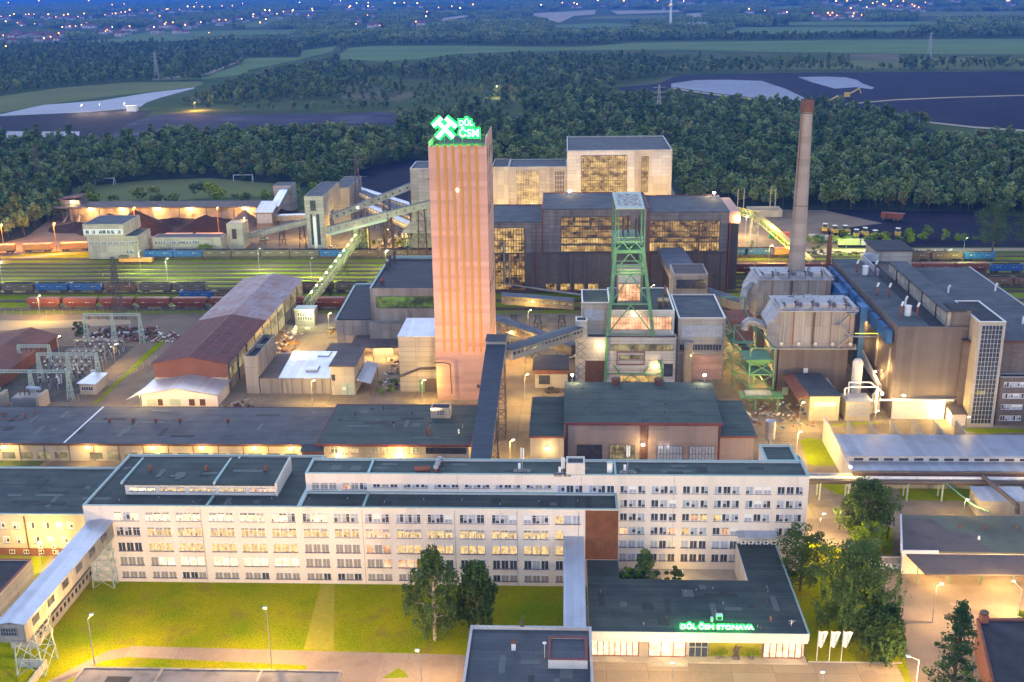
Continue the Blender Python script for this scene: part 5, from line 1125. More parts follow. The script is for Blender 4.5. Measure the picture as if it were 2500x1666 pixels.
MB().hexa([(14.1, 301.2, 50.7), (22, 301.2, 50.7), (22.4, 325.5, 50.7), (14.0, 325.5, 50.7)], [(14.1, 301.2, 51.1), (22, 301.2, 51.1), (22.4, 325.5, 51.1), (14.0, 325.5, 51.1)], 'steel_pale').build('canopy', hf)
mat('canopy_flaked', (.40, .52, .50), (.30, .18, .14), .9, .8, bias=.12); MB().box(14.9, 21.4, 304, 322.5, 51.1, 51.16, 'canopy_flaked').build('canopy_top', hf)
for x in (14.15, 22.1): b = MB().tube((x, 325, 51), (x, 325, 55.5), .05, .03, 'steel_green', 6).build('lightning_rod', hf)
b = MB().box(15.4, 22.2, 312, 318, 20.8, 31, 'esp_panel'); b.build('shaft_casing', hf); glazing(hf, 15.6, 22, 21.5, 26.5, 312, 6, 2, 'lit_peach', 'brown_trim'); glazing(hf, 15.6, 22, 27, 31, 312, 8, 1, 'glass_curtain', 'steel_grey')
b = MB()
for x0, y0, z0, x1, y1, z1, w in ((11.6, 299.9, 0, 12.1, 300.1, 13.9, .8), (28.2, 298, 0, 27.2, 299.9, 7.3, .8), (12, 299.9, 3.1, 27.6, 299.6, 3.1, .35), (14, 299.8, 5.8, 15.8, 299.7, 3.3, .4), (24.4, 299.8, 5.8, 22.6, 299.7, 3.3, .4), (16, 299.7, .2, 19.2, 299.7, 3.0, .25), (22.4, 299.7, .2, 19.2, 299.7, 3.0, .25), (24.6, 299.7, .2, 23, 299.7, 3.0, .25)): b.beam((x0, y0, z0), (x1, y1, z1), w, w*.8, g)
b.build('lower_struts', hf)
plight(hf, (18.5, 307, 36.0), 200, (1, .95, .3), .3); plight(hf, (18.5, 298.5, 41), 160, (1, .95, .4), .3); plight(hf, (18.5, 303, 34), 90, (1, .95, .3), .3)

# ================================================================ the dark preparation hall and the bunker block
HY = 400.6
pr = thing('preparation_hall', 'huge dark grey processing hall with glowing multi-storey glazing and blue-grey roofs', 'building', (18, HY, 0))
def hall(x0, x1, z, wall='brick_dark', up='conc_dark', zs=15.0, y=HY, y1=431.6):
    MB().box(x0, x1, y, y1, 0, zs, wall).build('wall', pr); MB().box(x0, x1, y+.0, y1, zs+.002, z-.4, up).build('upper_wall', pr)
    MB().box(x0-.3, x1+.3, y-.3, y1+.3, z-.4, z, 'roof_blue').box(x0-.35, x1+.35, y1+.3, y1+.5, z-.4, z+.3, 'red_trim').build('roof', pr)
hall(-30, -8.2, 26.7, y=HY+.1); hall(-8.2, 30.7, 31.4); hall(30.71, 60, 30.1, y=HY+.05)
for x, z in ((-8.2, 31.6), (30.7, 31.6)): MB().box(x-.2, x+.2, HY-.4, 432, 14 if x < 0 else 0, z, 'red_trim').build('roof_edge', pr)
MB().box(60.01, 64, HY-.0, 428, 25.6, 30, 'tower_pink').box(60.3, 61, HY+.4, 428, 0, 25.6, 'roof_rust').box(61, 64, HY+2, 428, 0, 25.6, 'steel_dark').build('end_bay', pr)
glazing(pr, -1.4, 24.2, 24.8, 28.3, HY, 26, 2, 'lit_hall', 'steel_dark', .2); glazing(pr, -1.4, 24.2, 20.6, 24.6, HY, 26, 2, 'lit_hall', 'steel_dark', .2)
glazing(pr, -1.4, 24.2, 18.2, 20.4, HY, 26, 1, 'lit_hall2', 'steel_dark', .2); glazing(pr, -1.4, 24.2, 15.2, 17.6, HY, 26, 1, 'lit_hall2', 'steel_dark', .2)
MB().box(-1.4, 24.2, HY-.1, HY, 17.6, 18.2, 'brick_dark').build('floor_band', pr)
glazing(pr, 31.3, 56.8, 20.6, 26.7, HY+.05, 28, 3, 'lit_hall', 'steel_dark', .2); glazing(pr, 31.3, 56.8, 15.3, 18.6, HY+.05, 28, 1, 'lit_hall2', 'steel_dark', .2)
glazing(pr, 31.3, 56.8, 18.8, 20.4, HY+.05, 28, 1, 'lit_hall', 'steel_dark', .2)
glazing(pr, -28, -15, 14.7, 24.3, HY+.1, 13, 4, 'lit_hall2', 'steel_dark', .2); glazing(pr, -28, -15, .5, 14.4, HY+.1, 13, 5, 'lit_hall', 'steel_dark', .2)
for i in range(6):
    x = -7.6+i*5.2
    if i < 6: MB().box(x+4.4, x+4.8, HY-.3, HY, 0, 14.6, 'conc_dark').build('pier', pr)
for i in range(6): MB().box(31.4+i*5.2, 31.8+i*5.2, HY-.25, HY+.05, 0, 14.6, 'steel_dark').build('pier', pr)
MB().box(-8, 60, HY-.5, HY, 14.5, 15.0, 'steel_dark').build('ledge', pr)
for x0 in (-7, -1.6, 3.6, 8.8): glazing(pr, x0, x0+3.9, .3, 2.9, HY-.01, 7, 1, 'lit_hall2', 'steel_dark', .1)
for x in (49.2, 31.0, -10.5, 60.4): MB().box(x-.2, x+.2, HY-.6, HY, 0, 26, 'rust').build('downpipe', pr)
b = MB().tube((-22.6, HY-.8, 3), (-22.6, HY-.8, 19), .3, .3, 'lagging').tube((-20.8, HY-.8, 3), (-20.8, HY-.8, 13), .3, .3, 'lagging').tube((-22.6, HY-.8, 3), (-12, HY-3, 2), .3, .3, 'lagging').tube((-12, HY-3, 2), (6, HY-9, 1), .5, .5, 'lagging'); b.build('pipe', pr)
for x, z, p_ in ((1.5, 24.4, 60), (8, 20, 0), (58.5, 30.8, 900), (2, 31.9, 500), (63.5, 26.5, 500)):
    if z > 26: t = thing('floodlight', {58.5: 'bright floodlight at the back right corner of the dark hall roof', 2: 'floodlight behind the ridge of the dark hall, left part', 63.5: 'floodlight at the front right corner of the dark hall'}[x], 'lamp', (x, 431 if x < 60 else 402, z)); yy = 432.2 if x < 60 else 401.5; MB().box(x-.5, x+.5, yy, yy+.5, z, z+.5, 'lamp_white').beam((x, yy+.3, z-1), (x, yy+.3, z), .12, .12, 'steel_grey').build('lamp_head', t); plight(t, (x, yy+1.6 if x < 60 else yy-1.2, z+.8), p_, (1, 0.714, 0.34), .3)
for x, y, z in ((8.5, 398.5, 13), (38, 398.5, 12)): pass
iv = thing('inclined_gallery', 'sloping roofed gallery with a boxy house at its foot in front of the dark hall', 'conveyor', (40, 380, 0))
gallery(iv, (40.5, 366, 13.3), (38.8, HY-1, 13.5), 9, 3, 'conc_dark', 'gallery_roof', None, .3)
block(iv, 35.6, 46.8, 352, 366, 0, 19, wall='conc_panel', roof='roof_brown', trim='conc_beige', par=.4); glazing(iv, 36.6, 46.2, 14.2, 17.2, 352, 6, 1, 'glass_dark')
gallery(iv, (47, 357, 9.5), (60, 344, 8), 4, 3, 'conc_panel', 'gallery_roof', None, .3)

BYY = 460
bk = thing('bunker_building', 'tall cream panelled coal bunker block lit from outside, with big glowing window grids, rear centre', 'building', (10, BYY, 0))
block(bk, .9, 44.4, BYY, 504, 0, 44, wall='conc_beige', roof='roof_blue', trim='grey_trim', par=.6)
block(bk, -23.6, .89, BYY, 481.5, 0, 37.3, wall='conc_panel', roof='roof_blue', trim='grey_trim', par=.5)
block(bk, -30.5, -23.61, BYY-.5, 482, 0, 37.6, wall='conc_beige', roof='roof_black', trim=None, par=.5)
block(bk, -65, -57, BYY, 480, 0, 37, wall='conc_panel', roof='roof_blue', trim='grey_trim', par=.5)
MB().box(.95, 29, BYY-.8, BYY, 20, 44.05, 'white_panel').build('front_panel', bk)
glazing(bk, 6.9, 25.7, 26.5, 42, BYY-.8, 20, 6, 'lit_hall2', 'steel_dark', .24); glazing(bk, 31.9, 34.6, 26.5, 41.3, BYY, 4, 7, 'lit_hall2', 'steel_dark', .2)
glazing(bk, -20.4, -10.8, 20.5, 35.7, BYY, 14, 7, 'lit_hall2', 'conc_beige', .2); glazing(bk, -4.2, -.2, 22, 35.6, BYY, 6, 7, 'glass_dark', 'conc_beige', .2)
MB().box(36, 44, BYY-.1, BYY, 33, 43.5, 'white_panel').build('fresh_panel', bk); MB().box(1, 3.4, BYY-.9, BYY-.8, 28, 38.5, 'white_panel').build('fresh_panel', bk)
for x, z in ((6, 20), (-14, 18), (-27, 20), (38, 22), (24, 20)): plight(bk, (x, BYY-17, z), 1500, (1, 0.622, 0.258), .6)
# the conveyors left of the tower
ct = thing('screening_tower', 'tall narrow concrete transfer tower with a strip window, end of the covered conveyors', 'tower', (-108, 466, 0))
block(ct, -112.4, -104.2, 466.6, 503, 15, 24.4, wall='conc_panel', roof='roof_blue', trim=None, par=.4); MB().box(-112, -104.4, 466.62, 478, 0, 15, 'conc_panel').build('shaft', ct)
MB().box(-109.2, -107.9, 466.5, 466.62, .2, 15.5, 'white_paint').box(-110.3, -109.3, 466.5, 466.62, 3, 16.5, 'glass_dark').box(-107.6, -106.3, 466.5, 466.62, 3, 16.5, 'glass_dark').box(-110, -107.5, 466.5, 466.62, 18, 22.5, 'glass_dark').build('window', ct)
c_ = thing('screening_tower', 'second concrete transfer tower with a blue-grey sloping roof, behind the first', 'tower', (-108, 525, 0)); block(c_, -109.6, -101.5, 512, 545, 0, 20, wall='conc_panel', roof='roof_blue', trim=None, par=.4)
for nm, p, q, w in (('upper', (-101, 474, 12.5), (-55.5, 462, 31.5), 4.4), ('lower', (-103, 468, 7.8), (-48, 440, 26), 4.2)):
    t = thing('conveyor_gallery', '%s of two long covered conveyors climbing from the concrete tower to the skip tower' % nm, 'conveyor', (-80, 460, 0)); gallery(t, p, q, w, 2.8, 'gallery_wall', 'gallery_roof', None, .3)
    pp, qq = Vector(p), Vector(q)
    if nm == 'lower': MB().beam(pp+Vector((0, -2.2, -.2)), pp.lerp(qq, .52)+Vector((0, -2.2, -.2)), .2, 1.2, 'steel_pale').build('side_girder', t)
    f = MB()
    for i in range(14):
        a = (i+.5)/14; c0 = pp.lerp(qq, a); f.box(c0.x-.4, c0.x+.4, c0.y-w/2-.25, c0.y-w/2-.05, c0.z+1.3, c0.z+2.0, 'glass_dark')
    f.build('window', t); b = MB()
    for a in (.3, .53, .8): c0 = pp.lerp(qq, a); trestle(b, c0.x, c0.y-1, c0.y+1, c0.z, 3, 'brown_trim', 5, .14)
    b.build('trestle', t)
for i, (p, q) in enumerate((((-97, 520, 14.5), (-66, 494, 6)), ((-92, 508, 10), (-58, 472, 4)), ((-104, 540, 13), (-62, 508, 7)))):
    t = thing('conveyor_gallery', ('pale roofed belt bridge sloping down behind the long conveyors', 'second pale belt bridge sloping down towards the bunker', 'rearmost belt bridge with white window ribs')[i], 'conveyor', (-80, 500, 0)); gallery(t, p, q, 3.6, 2.4, 'conc_panel', 'roof_metal' if i else 'gallery_roof', 'white_paint', .2)
    b = MB()
    for a in (.25, .6, .9): c0 = Vector(p).lerp(Vector(q), a); trestle(b, c0.x, c0.y, c0.y, c0.z, 2.4, 'brown_trim', 2, .1)
    b.build('trestle', t)
t = thing('conveyor_gallery', 'low covered conveyor rising right to the concrete tower beside the heaps', 'conveyor', (-130, 475, 0)); gallery(t, (-146, 484, 1.2), (-112.6, 472, 11), 3.2, 2.4, 'gallery_wall', 'gallery_roof', 'conc_beige', .2)
b = MB()
for a in (.3, .6, .9): c0 = Vector((-146, 484, 1)).lerp(Vector((-112.6, 472, 10.6)), a); trestle(b, c0.x, c0.y, c0.y, c0.z, 2.4, 'conc_beige', 2, .16)
b.build('trestle', t)
t = thing('transfer_tower', 'slim concrete tower at the right end of the storage wall', 'tower', (-145, 555, 0)); block(t, -149.2, -140, 555, 566, 0, 13.6, wall='conc_panel', roof='roof_blue', trim=None, par=.3)
t = thing('transfer_house', 'dark clad transfer house with a lilac roof below the slim tower', 'building', (-142, 508, 0)); MB().box(-145.8, -138, 508, 520, 0, 9, 'conc_dark').build('wall', t); MB().hexa([(-146.2, 507.5, 9), (-137.6, 507.5, 9), (-137.6, 520.5, 12), (-146.2, 520.5, 12)], [(-146.2, 507.5, 9.3), (-137.6, 507.5, 9.3), (-137.6, 520.5, 12.3), (-146.2, 520.5, 12.3)], 'roof_metal').build('roof', t); glazing(t, -145.4, -138.4, 4, 8.4, 508, 9, 2, 'glass_curtain', 'steel_grey')
gallery(t, (-140, 520, 7), (-143.5, 555, 9.5), 4, 2.6, 'gallery_wall', 'roof_metal', None, .2)
gallery(t, (-138, 515, 4), (-110, 505, 6.5), 4, 2.4, 'gallery_wall', 'roof_metal', None, .2)
t = thing('loading_hut', 'pale concrete block with a dark door in front of the coal heaps', 'building', (-145, 472, 0)); block(t, -149.2, -142, 472, 481, 0, 11.3, wall='conc_beige', roof='conc_beige', trim=None, par=.3); MB().box(-147, -145, 471.9, 472, 4.5, 9, 'brown_trim').build('door', t)
t = thing('hopper_shed', 'grey pyramid-roofed hopper on steel legs left of the skip tower', 'building', (-61, 460, 0))
MB().poly([(-69, 455, 10.5), (-55, 455, 10.5), (-55, 470, 10.5), (-69, 470, 10.5), (-62.5, 460, 18), (-57, 460, 18), (-57, 465, 18), (-62.5, 465, 18)], [(0, 1, 5, 4), (1, 2, 6, 5), (2, 3, 7, 6), (3, 0, 4, 7), (4, 5, 6, 7), (0, 3, 2, 1)], 'conc_panel').build('roof', t); b = MB()
for x in (-68, -56):
    for y in (456, 469): b.beam((x, y, 0), (x, y, 10.5), .5, .5, 'steel_green')
b.beam((-68, 456, 4), (-62, 456, 10.3), .3, .3, 'steel_green').beam((-56, 456, 4), (-62, 456, 10.3), .3, .3, 'steel_green').build('legs', t); MB().box(-67, -57, 462, 469, 0, 6, 'conc_beige').build('bin', t)
# lit stair conveyor over the tracks
t = thing('lit_stair_bridge', 'pale green lattice stair bridge strung with lamps, crossing the railway down to a cabin', 'bridge', (-88, 400, 0))
pa, pb_ = Vector((-89.3, 364, 4.2)), Vector((-88.2, 463, 7.0))
def lp(a, dx, dz): c0 = pa.lerp(pb_, a); return (c0.x+dx, c0.y, c0.z+dz)
b = MB(); N_ = 26
for i in range(N_):
    a, c0 = i/N_, (i+1)/N_
    for dx in (-1.2, 1.2):
        b.beam(lp(a, dx, 0), lp(c0, dx, 0), .13, .13, 'steel_lime').beam(lp(a, dx, 2.4), lp(c0, dx, 2.4), .22, .22, 'steel_lime'); b.beam(lp(a, dx, 0), lp(c0, dx, 2.4) , .1, .1, 'steel_lime').beam(lp(a, dx, 0), lp(a, dx, 2.4), .12, .12, 'steel_lime')
    b.beam(lp(a, -1.5, 2.4), lp(c0, 1.5, 2.4), .1, .1, 'steel_lime')
b.build('truss', t); b = MB()
for i in range(N_): b.hexa([lp(i/N_, -.6, -.05), lp(i/N_, .6, -.05), lp((i+1)/N_, .6, -.05), lp((i+1)/N_, -.6, -.05)], [lp(i/N_, -.6, .05), lp(i/N_, .6, .05), lp((i+1)/N_, .6, .05), lp((i+1)/N_, -.6, .05)], 'dirt')
b.build('deck', t); b = MB()
for a in (.02, .3, .62, .95): c0 = lp(a, 0, 0); trestle(b, c0[0], c0[1], c0[1], c0[2], 2.6, 'steel_lime', 2, .14)
b.build('legs', t)
for i in range(11):
    a = .1+i*.083; c0 = lp(a, -.6, 2.75); o = MB().ball(c0, .26, 'lamp_glow', 8, 6).build('lamp', t)
    if i % 2 == 0: plight(t, (c0[0], c0[1], c0[2]+.9), 70, (1, 0.672, 0.286), .2)
MB().box(-91.3, -85.6, 464.2, 468, 0, 9.8, 'steel_lime').build('head_house', t)
t = thing('cabin', 'pale yellow-green cabin on the yard at the foot of the stair bridge', 'cabin', (-88.5, 356, 0))
MB().box(-91.9, -85.2, 356.1, 361, 0, 5.6, 'esp_panel').build('wall', t); MB().box(-92, -85, 355.9, 361.3, 5.62, 6.0, 'steel_pale').build('roof', t); glazing(t, -91, -86, 2.2, 4.8, 356.1, 6, 2, 'lit_dim', 'white_paint'); plight(t, (-87, 354, 5), 300, (.9, 1, .5), .2)
# ================================================================ buildings left of the skip tower
t = thing('compressor_house', 'two-level concrete building with dark roofs and green edging beside the skip tower, band of glazing', 'building', (-55, 330, 0))
MB().prism([(-72.2, 330), (-60.8, 330), (-60.8, 372), (-67.5, 372), (-73.6, 371)], 0, 10, 'conc_wall').box(-60.8, -36, 326, 330, 0, 10, 'conc_wall').build('wall', t)
MB().prism([(-72, 330.3), (-60.9, 330.3), (-60.9, 371.8), (-67.6, 371.8), (-73.4, 370.8)], 10.02, 10.3, 'roof_black').build('roof', t)
MB().prism([(-72.4, 329.9), (-71.9, 329.9), (-73.3, 371.2), (-73.9, 371.2)], 9.8, 10.6, 'teal_trim').box(-73.5, -61, 371.9, 372.4, 9.8, 10.8, 'teal_trim').build('roof_edge', t)
block(t, -60.8, -37, 330.01, 370, 0, 20.4, wall='conc_wall', roof='roof_black', trim=None, par=.5, t=.4)
MB().box(-60.9, -60.4, 330, 370, 20.42, 20.7, 'teal_trim').box(-60.4, -37, 369.6, 370.1, 20.42, 21.2, 'teal_trim').build('roof_edge', t)
glazing(t, -59, -37.4, 14.2, 17.8, 330, 24, 2, 'lit_green', 'steel_dark', .12)
MB().box(-58, -38, 329.9, 330, 14, 14.2, 'brown_trim').build('sill', t)
for x, y, h, nm in ((-59.5, 356, 1.6, 'front'), (-59.2, 361, 2.6, 'middle'), (-58.4, 366, 3, 'rear')): solid('roof_vent', MB().tube((x, y, 20.3), (x, y, 20.3+h), .5, .5, 'steel_dark', 10).tube((x, y, 20.3+h), (x+.3, y-.3, 20.9+h), .6, .5, 'steel_dark', 10), 'dark angled vent on the left edge of the compressor house roof, %s one' % nm, 'vent', 'vents of the compressor house')
solid('roof_drum', MB().ball((-58.2, 338, 20.9), .9, 'rust', 12, 8, .8), 'rusty rounded cowl near the front of the compressor house roof', 'vent')
t = thing('loading_bay', 'open-fronted canopy glowing warm inside, below the compressor house', 'building', (-58, 321, 0))
MB().box(-66, -50.5, 319.5, 329.8, 4.6, 5.2, 'roof_brown').box(-66, -50.5, 319.2, 319.5, 4.4, 5.3, 'conc_dark').build('roof', t); MB().box(-65, -51, 328, 329.6, 0, 4.6, 'conc_beige').box(-60, -53.5, 324, 328, 0, 2.4, 'esp_panel').build('back_wall', t)
for x in (-63, -59, -55, -51): MB().box(x-.12, x+.12, 319.6, 319.9, 0, 4.6, 'steel_grey').build('post', t)
for x in (-61.5, -57, -53): MB().box(x-.6, x+.6, 321.5, 322, 4.3, 4.5, 'lamp_glow').build('lamp', t); plight(t, (x, 321.8, 4.0), 260, (1, 0.622, 0.272), .3)
t = thing('clad_tower_block', 'panelled block with a pale lilac roof squeezed against the skip tower', 'building', (-42, 293, 0))
MB().box(-46.8, -36, 293, 306.5, 0, 16.4, 'conc_panel').build('wall', t); MB().hexa([(-47, 292.8, 16.42), (-35.8, 292.8, 16.42), (-35.8, 306.8, 17.6), (-46.2, 306.8, 17.6)], [(-47, 292.8, 16.6), (-35.8, 292.8, 16.6), (-35.8, 306.8, 17.8), (-46.2, 306.8, 17.8)], 'roof_metal').build('roof', t)
MB().box(-39.8, -36.1, 292.9, 293, 0, 4, 'steel_dark').box(-41.3, -39.9, 292.85, 293, .2, 3.6, 'steel_green').build('gate', t); MB().path([(-47.2, 292.6, 4.4), (-41, 292.6, 6.8), (-36.2, 292.6, 7.0)], .12, 'steel_dark').path([(-47.2, 292.6, 4.9), (-41, 292.6, 7.2), (-36.2, 292.6, 7.4)], .12, 'steel_dark').build('pipe', t)
t = thing('twin_bunker', 'tall concrete bin with two open black tops beside the purple shed', 'bunker', (-88.6, 291, 0))
b = MB().box(-90.6, -86.9, 291, 311.6, 0, 9.8, 'conc_wall'); ring(b, -90.6, -86.9, 291, 311.6, 9.8, 11.3, .3, 'conc_wall'); b.box(-90.3, -87.2, 302, 302.3, 9.8, 11.2, 'conc_wall').build('wall', t); MB().box(-90.3, -87.2, 291.3, 311.3, 9.8, 10.0, 'roof_black').build('floor', t)
t = thing('store_building', 'low store with a pale lilac sheet roof with two raised hatches', 'building', (-74, 291, 0))
MB().box(-86.6, -66.4, 291, 314, 0, 4.7, 'conc_wall').build('wall', t); MB().box(-86.6, -81.1, 290.8, 312, 4.72, 4.95, 'roof_brown').hexa([(-81.1, 290.6, 4.72), (-66.2, 290.6, 4.72), (-66.2, 304.4, 5.3), (-81.5, 304.4, 5.3)], [(-81.1, 290.6, 4.95), (-66.2, 290.6, 4.95), (-66.2, 304.4, 5.6), (-81.5, 304.4, 5.6)], 'roof_metal').hexa([(-81.5, 304.41, 5.3), (-66.2, 304.41, 5.3), (-68.4, 314.3, 4.9), (-82.4, 314.3, 4.9)], [(-81.5, 304.41, 5.6), (-66.2, 304.41, 5.6), (-68.4, 314.3, 5.1), (-82.4, 314.3, 5.1)], 'roof_metal').build('roof', t)
for x, y in ((-74.4, 295.5), (-73.6, 308)): MB().box(x, x+3.4, y, y+4.2, 5.0, 5.75, 'roof_metal').build('hatch', t)
for i in range(5): MB().box(-80.5+i*2.9, -80.2+i*2.9, 290.9, 291, 0, 4.6, 'conc_dark').build('pier', t)
t = thing('workshop_block', 'beige block with a dark felt roof and pale green double doors', 'building', (-62, 290, 0))
MB().box(-66, -59.2, 290, 306.5, 0, 8.5, 'conc_beige').build('wall', t); MB().box(-66.3, -58.8, 289.7, 307, 8.52, 8.9, 'roof_brown').build('roof', t)
MB().box(-63.2, -59.6, 289.9, 290, .1, 3.6, 'steel_pale').box(-61.45, -61.35, 289.86, 289.9, .1, 3.6, 'steel_dark').box(-62.8, -61.8, 289.85, 289.9, 1.6, 2.5, 'white_paint').build('door', t); MB().box(-65.7, -64.7, 289.9, 290, 4.4, 6.2, 'glass_dark').build('window', t)
aw = thing('awning', 'striped sheet-metal awning leaning on the beige block', 'awning', (-57, 298, 0)); MB().hexa([(-58.75, 289.5, 4.6), (-54.6, 289.5, 3.6), (-55.2, 306.5, 3.6), (-58.75, 306.5, 4.6)], [(-58.75, 289.5, 4.75), (-54.6, 289.5, 3.75), (-55.2, 306.5, 3.75), (-58.75, 306.5, 4.75)], 'roof_metal').build('roof', aw); MB().box(-55, -54.8, 290, 290.2, 0, 3.6, 'red_trim').build('post', aw); MB().box(-55.4, -55.2, 305, 305.2, 0, 3.6, 'red_trim').build('post', aw)
t = thing('small_store', 'little dark-roofed store behind the beige block', 'building', (-68, 318, 0)); MB().box(-72, -64, 314.6, 321, 0, 5, 'conc_wall').build('wall', t); MB().box(-72.4, -63.6, 314.4, 321.5, 5.02, 5.3, 'roof_brown').build('roof', t)
# purple shed
t = thing('long_shed', 'long gabled shed, its roof maroon at the near end and lilac beyond', 'shed', (-107, 292, 0))
x0, x1, xm, ys, ym, ye = -117.3, -96.0, -106.5, 292, 334, 386
MB().poly([(x0, ys, 0), (x1, ys, 0), (x1, ys, 8.6), (xm, ys, 10.7), (x0, ys, 8.6), (x0, ye, 0), (x1, ye, 0), (x1, ye, 8.6), (xm, ye, 10.7), (x0, ye, 8.6)], [(0, 1, 2, 3, 4), (9, 8, 7, 6, 5), (0, 4, 9, 5), (1, 6, 7, 2)], 'conc_beige').box(x0-.02, x1+.02, ys-.06, ys, 4.6, 8.5, 'roof_rust').poly([(x0, ys-.03, 8.5), (x1, ys-.03, 8.5), (x1, ys-.03, 8.6), (xm, ys-.03, 10.7), (x0, ys-.03, 8.6)], [(0, 1, 2, 3, 4)], 'roof_rust').build('wall', t)
for a, b_, m_, n_ in ((ys-.5, ym, 'sheet_maroon', 'roof'), (ym, ye+.5, 'sheet_lilac', 'roof')):
    MB().hexa([(x0-.5, a, 8.62), (xm, a, 10.75), (xm, b_, 10.75), (x0-.5, b_, 8.62)], [(x0-.5, a, 8.8), (xm, a, 10.95), (xm, b_, 10.95), (x0-.5, b_, 8.8)], m_).hexa([(xm, a, 10.75), (x1+.5, a, 8.62), (x1+.5, b_, 8.62), (xm, b_, 10.75)], [(xm, a, 10.95), (x1+.5, a, 8.8), (x1+.5, b_, 8.8), (xm, b_, 10.95)], m_).build(n_, t)
mat('shed_side_glass', (.35, .32, .1), (.2, .2, .08), 1, .4)
for i in range(10): MB().box(x1-.02, x1+.08, ys+2+i*9.3, ys+8.8+i*9.3, 3.6, 6.6, 'lit_dim').box(x1, x1+.2, ys+1+i*9.3, ys+1.3+i*9.3, 0, 8.5, 'brown_trim').build('window', t)
t = thing('white_shed', 'low white gabled shed with a torn left roof edge in front of the purple shed', 'shed', (-107, 281, 0))
MB().poly([(-117.3, 280.9, 0), (-95.9, 280.9, 0), (-95.9, 280.9, 3.6), (-106.8, 280.9, 5.4), (-117.3, 280.9, 3.6), (-117.3, 291.5, 0), (-95.9, 291.5, 0), (-95.9, 291.5, 3.6), (-106.8, 291.5, 5.4), (-117.3, 291.5, 3.6)], [(0, 1, 2, 3, 4), (9, 8, 7, 6, 5), (0, 4, 9, 5), (1, 6, 7, 2)], 'cream').build('wall', t)
MB().hexa([(-118.5, 280.3, 3.5), (-106.8, 280.3, 5.45), (-106.8, 293, 5.45), (-118, 293, 3.5)], [(-118.5, 280.3, 3.65), (-106.8, 280.3, 5.6), (-106.8, 293, 5.6), (-118, 293, 3.65)], 'roof_metal').hexa([(-106.8, 280.3, 5.45), (-95.4, 280.3, 3.5), (-95.4, 293, 3.5), (-106.8, 293, 5.45)], [(-106.8, 280.3, 5.6), (-95.4, 280.3, 3.65), (-95.4, 293, 3.65), (-106.8, 293, 5.6)], 'roof_metal').hexa([(-121.3, 279.8, 2.2), (-118.4, 280.3, 3.4), (-118, 291, 3.4), (-119, 287, 2.9)], [(-121.3, 279.8, 2.3), (-118.4, 280.3, 3.5), (-118, 291, 3.5), (-119, 287, 3.0)], 'roof_metal').build('roof', t)
for x, w in ((-115.9, 2.8), (-112.8, 1.4), (-109.4, 2.9), (-104, 1.6), (-101, 1.6)): MB().box(x, x+w, 280.82, 280.9, .3, 2.2, 'brown_trim' if w < 2 else 'steel_pale').build('door', t)
plight(t, (-119, 276.5, 9), 800, (1, 0.622, 0.286), .3); plight(t, (-100, 275, 9), 600, (1, 0.622, 0.286), .3)
# substation
def portal(x0, x1, y, h, label, n=3, y1=None, m='steel_pale'):
    t = thing('gantry', label, 'gantry', ((x0+x1)/2, y, 0), 0, 'lattice gantries of the substation'); 
    for i in range(n):
        x = x0+(x1-x0)*i/(n-1); b = MB(); lattice(b, (x, y, 0), (x, y1 if y1 else y, h), (1.5, .5), 6, m, .09); b.build('mast', t)
    b = MB(); p, q = (x0, y1 or y, h), (x1, y1 or y, h)
    for dz in (0, -.7): b.beam((x0, y-.3, h+dz), (x1, y-.3, h+dz), .1, .1, m).beam((x0, y+.3, h+dz), (x1, y+.3, h+dz), .1, .1, m)
    k = int(abs(x1-x0)/1.0)
    for i in range(k): xa, xb2 = x0+(x1-x0)*i/k, x0+(x1-x0)*(i+1)/k; b.beam((xa, y-.3, h), (xb2, y-.3, h-.7), .07, .07, m).beam((xa, y-.3, h-.7), (xa, y+.3, h), .07, .07, m)
    b.build('cross_beam', t); b = MB()
    for i in range(6): x = x0+(x1-x0)*(i+.5)/6; b.tube((x, y, h-.7), (x, y, h-2.0), .14, .14, 'steel_dark', 6)
    b.build('insulator', t); return t
portal(-156.3, -138, 337, 10.2, 'tallest lattice gantry of the substation, at the back', 3)
portal(-167, -157.6, 313, 7.4, 'low lattice gantry of the substation, left', 2)
portal(-155, -137.4, 300.5, 9.0, 'wide lattice gantry across the middle of the substation', 3)
portal(-172, -139.5, 285.5, 9.0, 'nearest lattice gantry of the substation, front left', 4)
for k, (y, xa, xb2, z) in enumerate(((326, -156, -140, 4.6), (316, -154, -142, 4.6), (309, -158, -140, 4.4), (303, -152, -141, 4.4))):
    b = MB()
    for q in range(3): b.tube((xa, y+q*.9, z), (xb2, y+q*.9, z), .05, .05, 'grey_trim', 5)
    for q in range(6):
        x = xa+(xb2-xa)*q/5; b.beam((x, y+.9, 0), (x, y+.9, z), .1, .1, 'steel_grey').beam((x, y-1, z-.9), (x+2.2, y+3, z+.2), .05, .05, 'grey_trim')
    solid('busbar', b, 'thin horizontal busbars on posts in the substation, %s row from the back' % ('first', 'second', 'third', 'fourth')[k], 'busbar', 'busbars of the substation')
for k, (p0, p1, lab) in enumerate((((-126, 322), (-139, 279), 'wire mesh fence on posts along the right side of the substation'), ((-215, 369.5), (-110, 369.5), 'long low wire fence between substation and red hoppers'))):
    t = thing('fence', lab, 'fence', (*p0, 0)); b = MB(); n_f = int(math.hypot(p1[0]-p0[0], p1[1]-p0[1])/3)
    for q in range(n_f+1): x, y = p0[0]+(p1[0]-p0[0])*q/n_f, p0[1]+(p1[1]-p0[1])*q/n_f; b.tube((x, y, 0), (x, y, 2.1), .06, .06, 'conc_beige', 5)
    b.build('posts', t); b = MB()
    for z in (.3, 1.1, 1.95): b.beam((*p0, z), (*p1, z), .03, .03, 'steel_grey')
    b.build('wire', t)
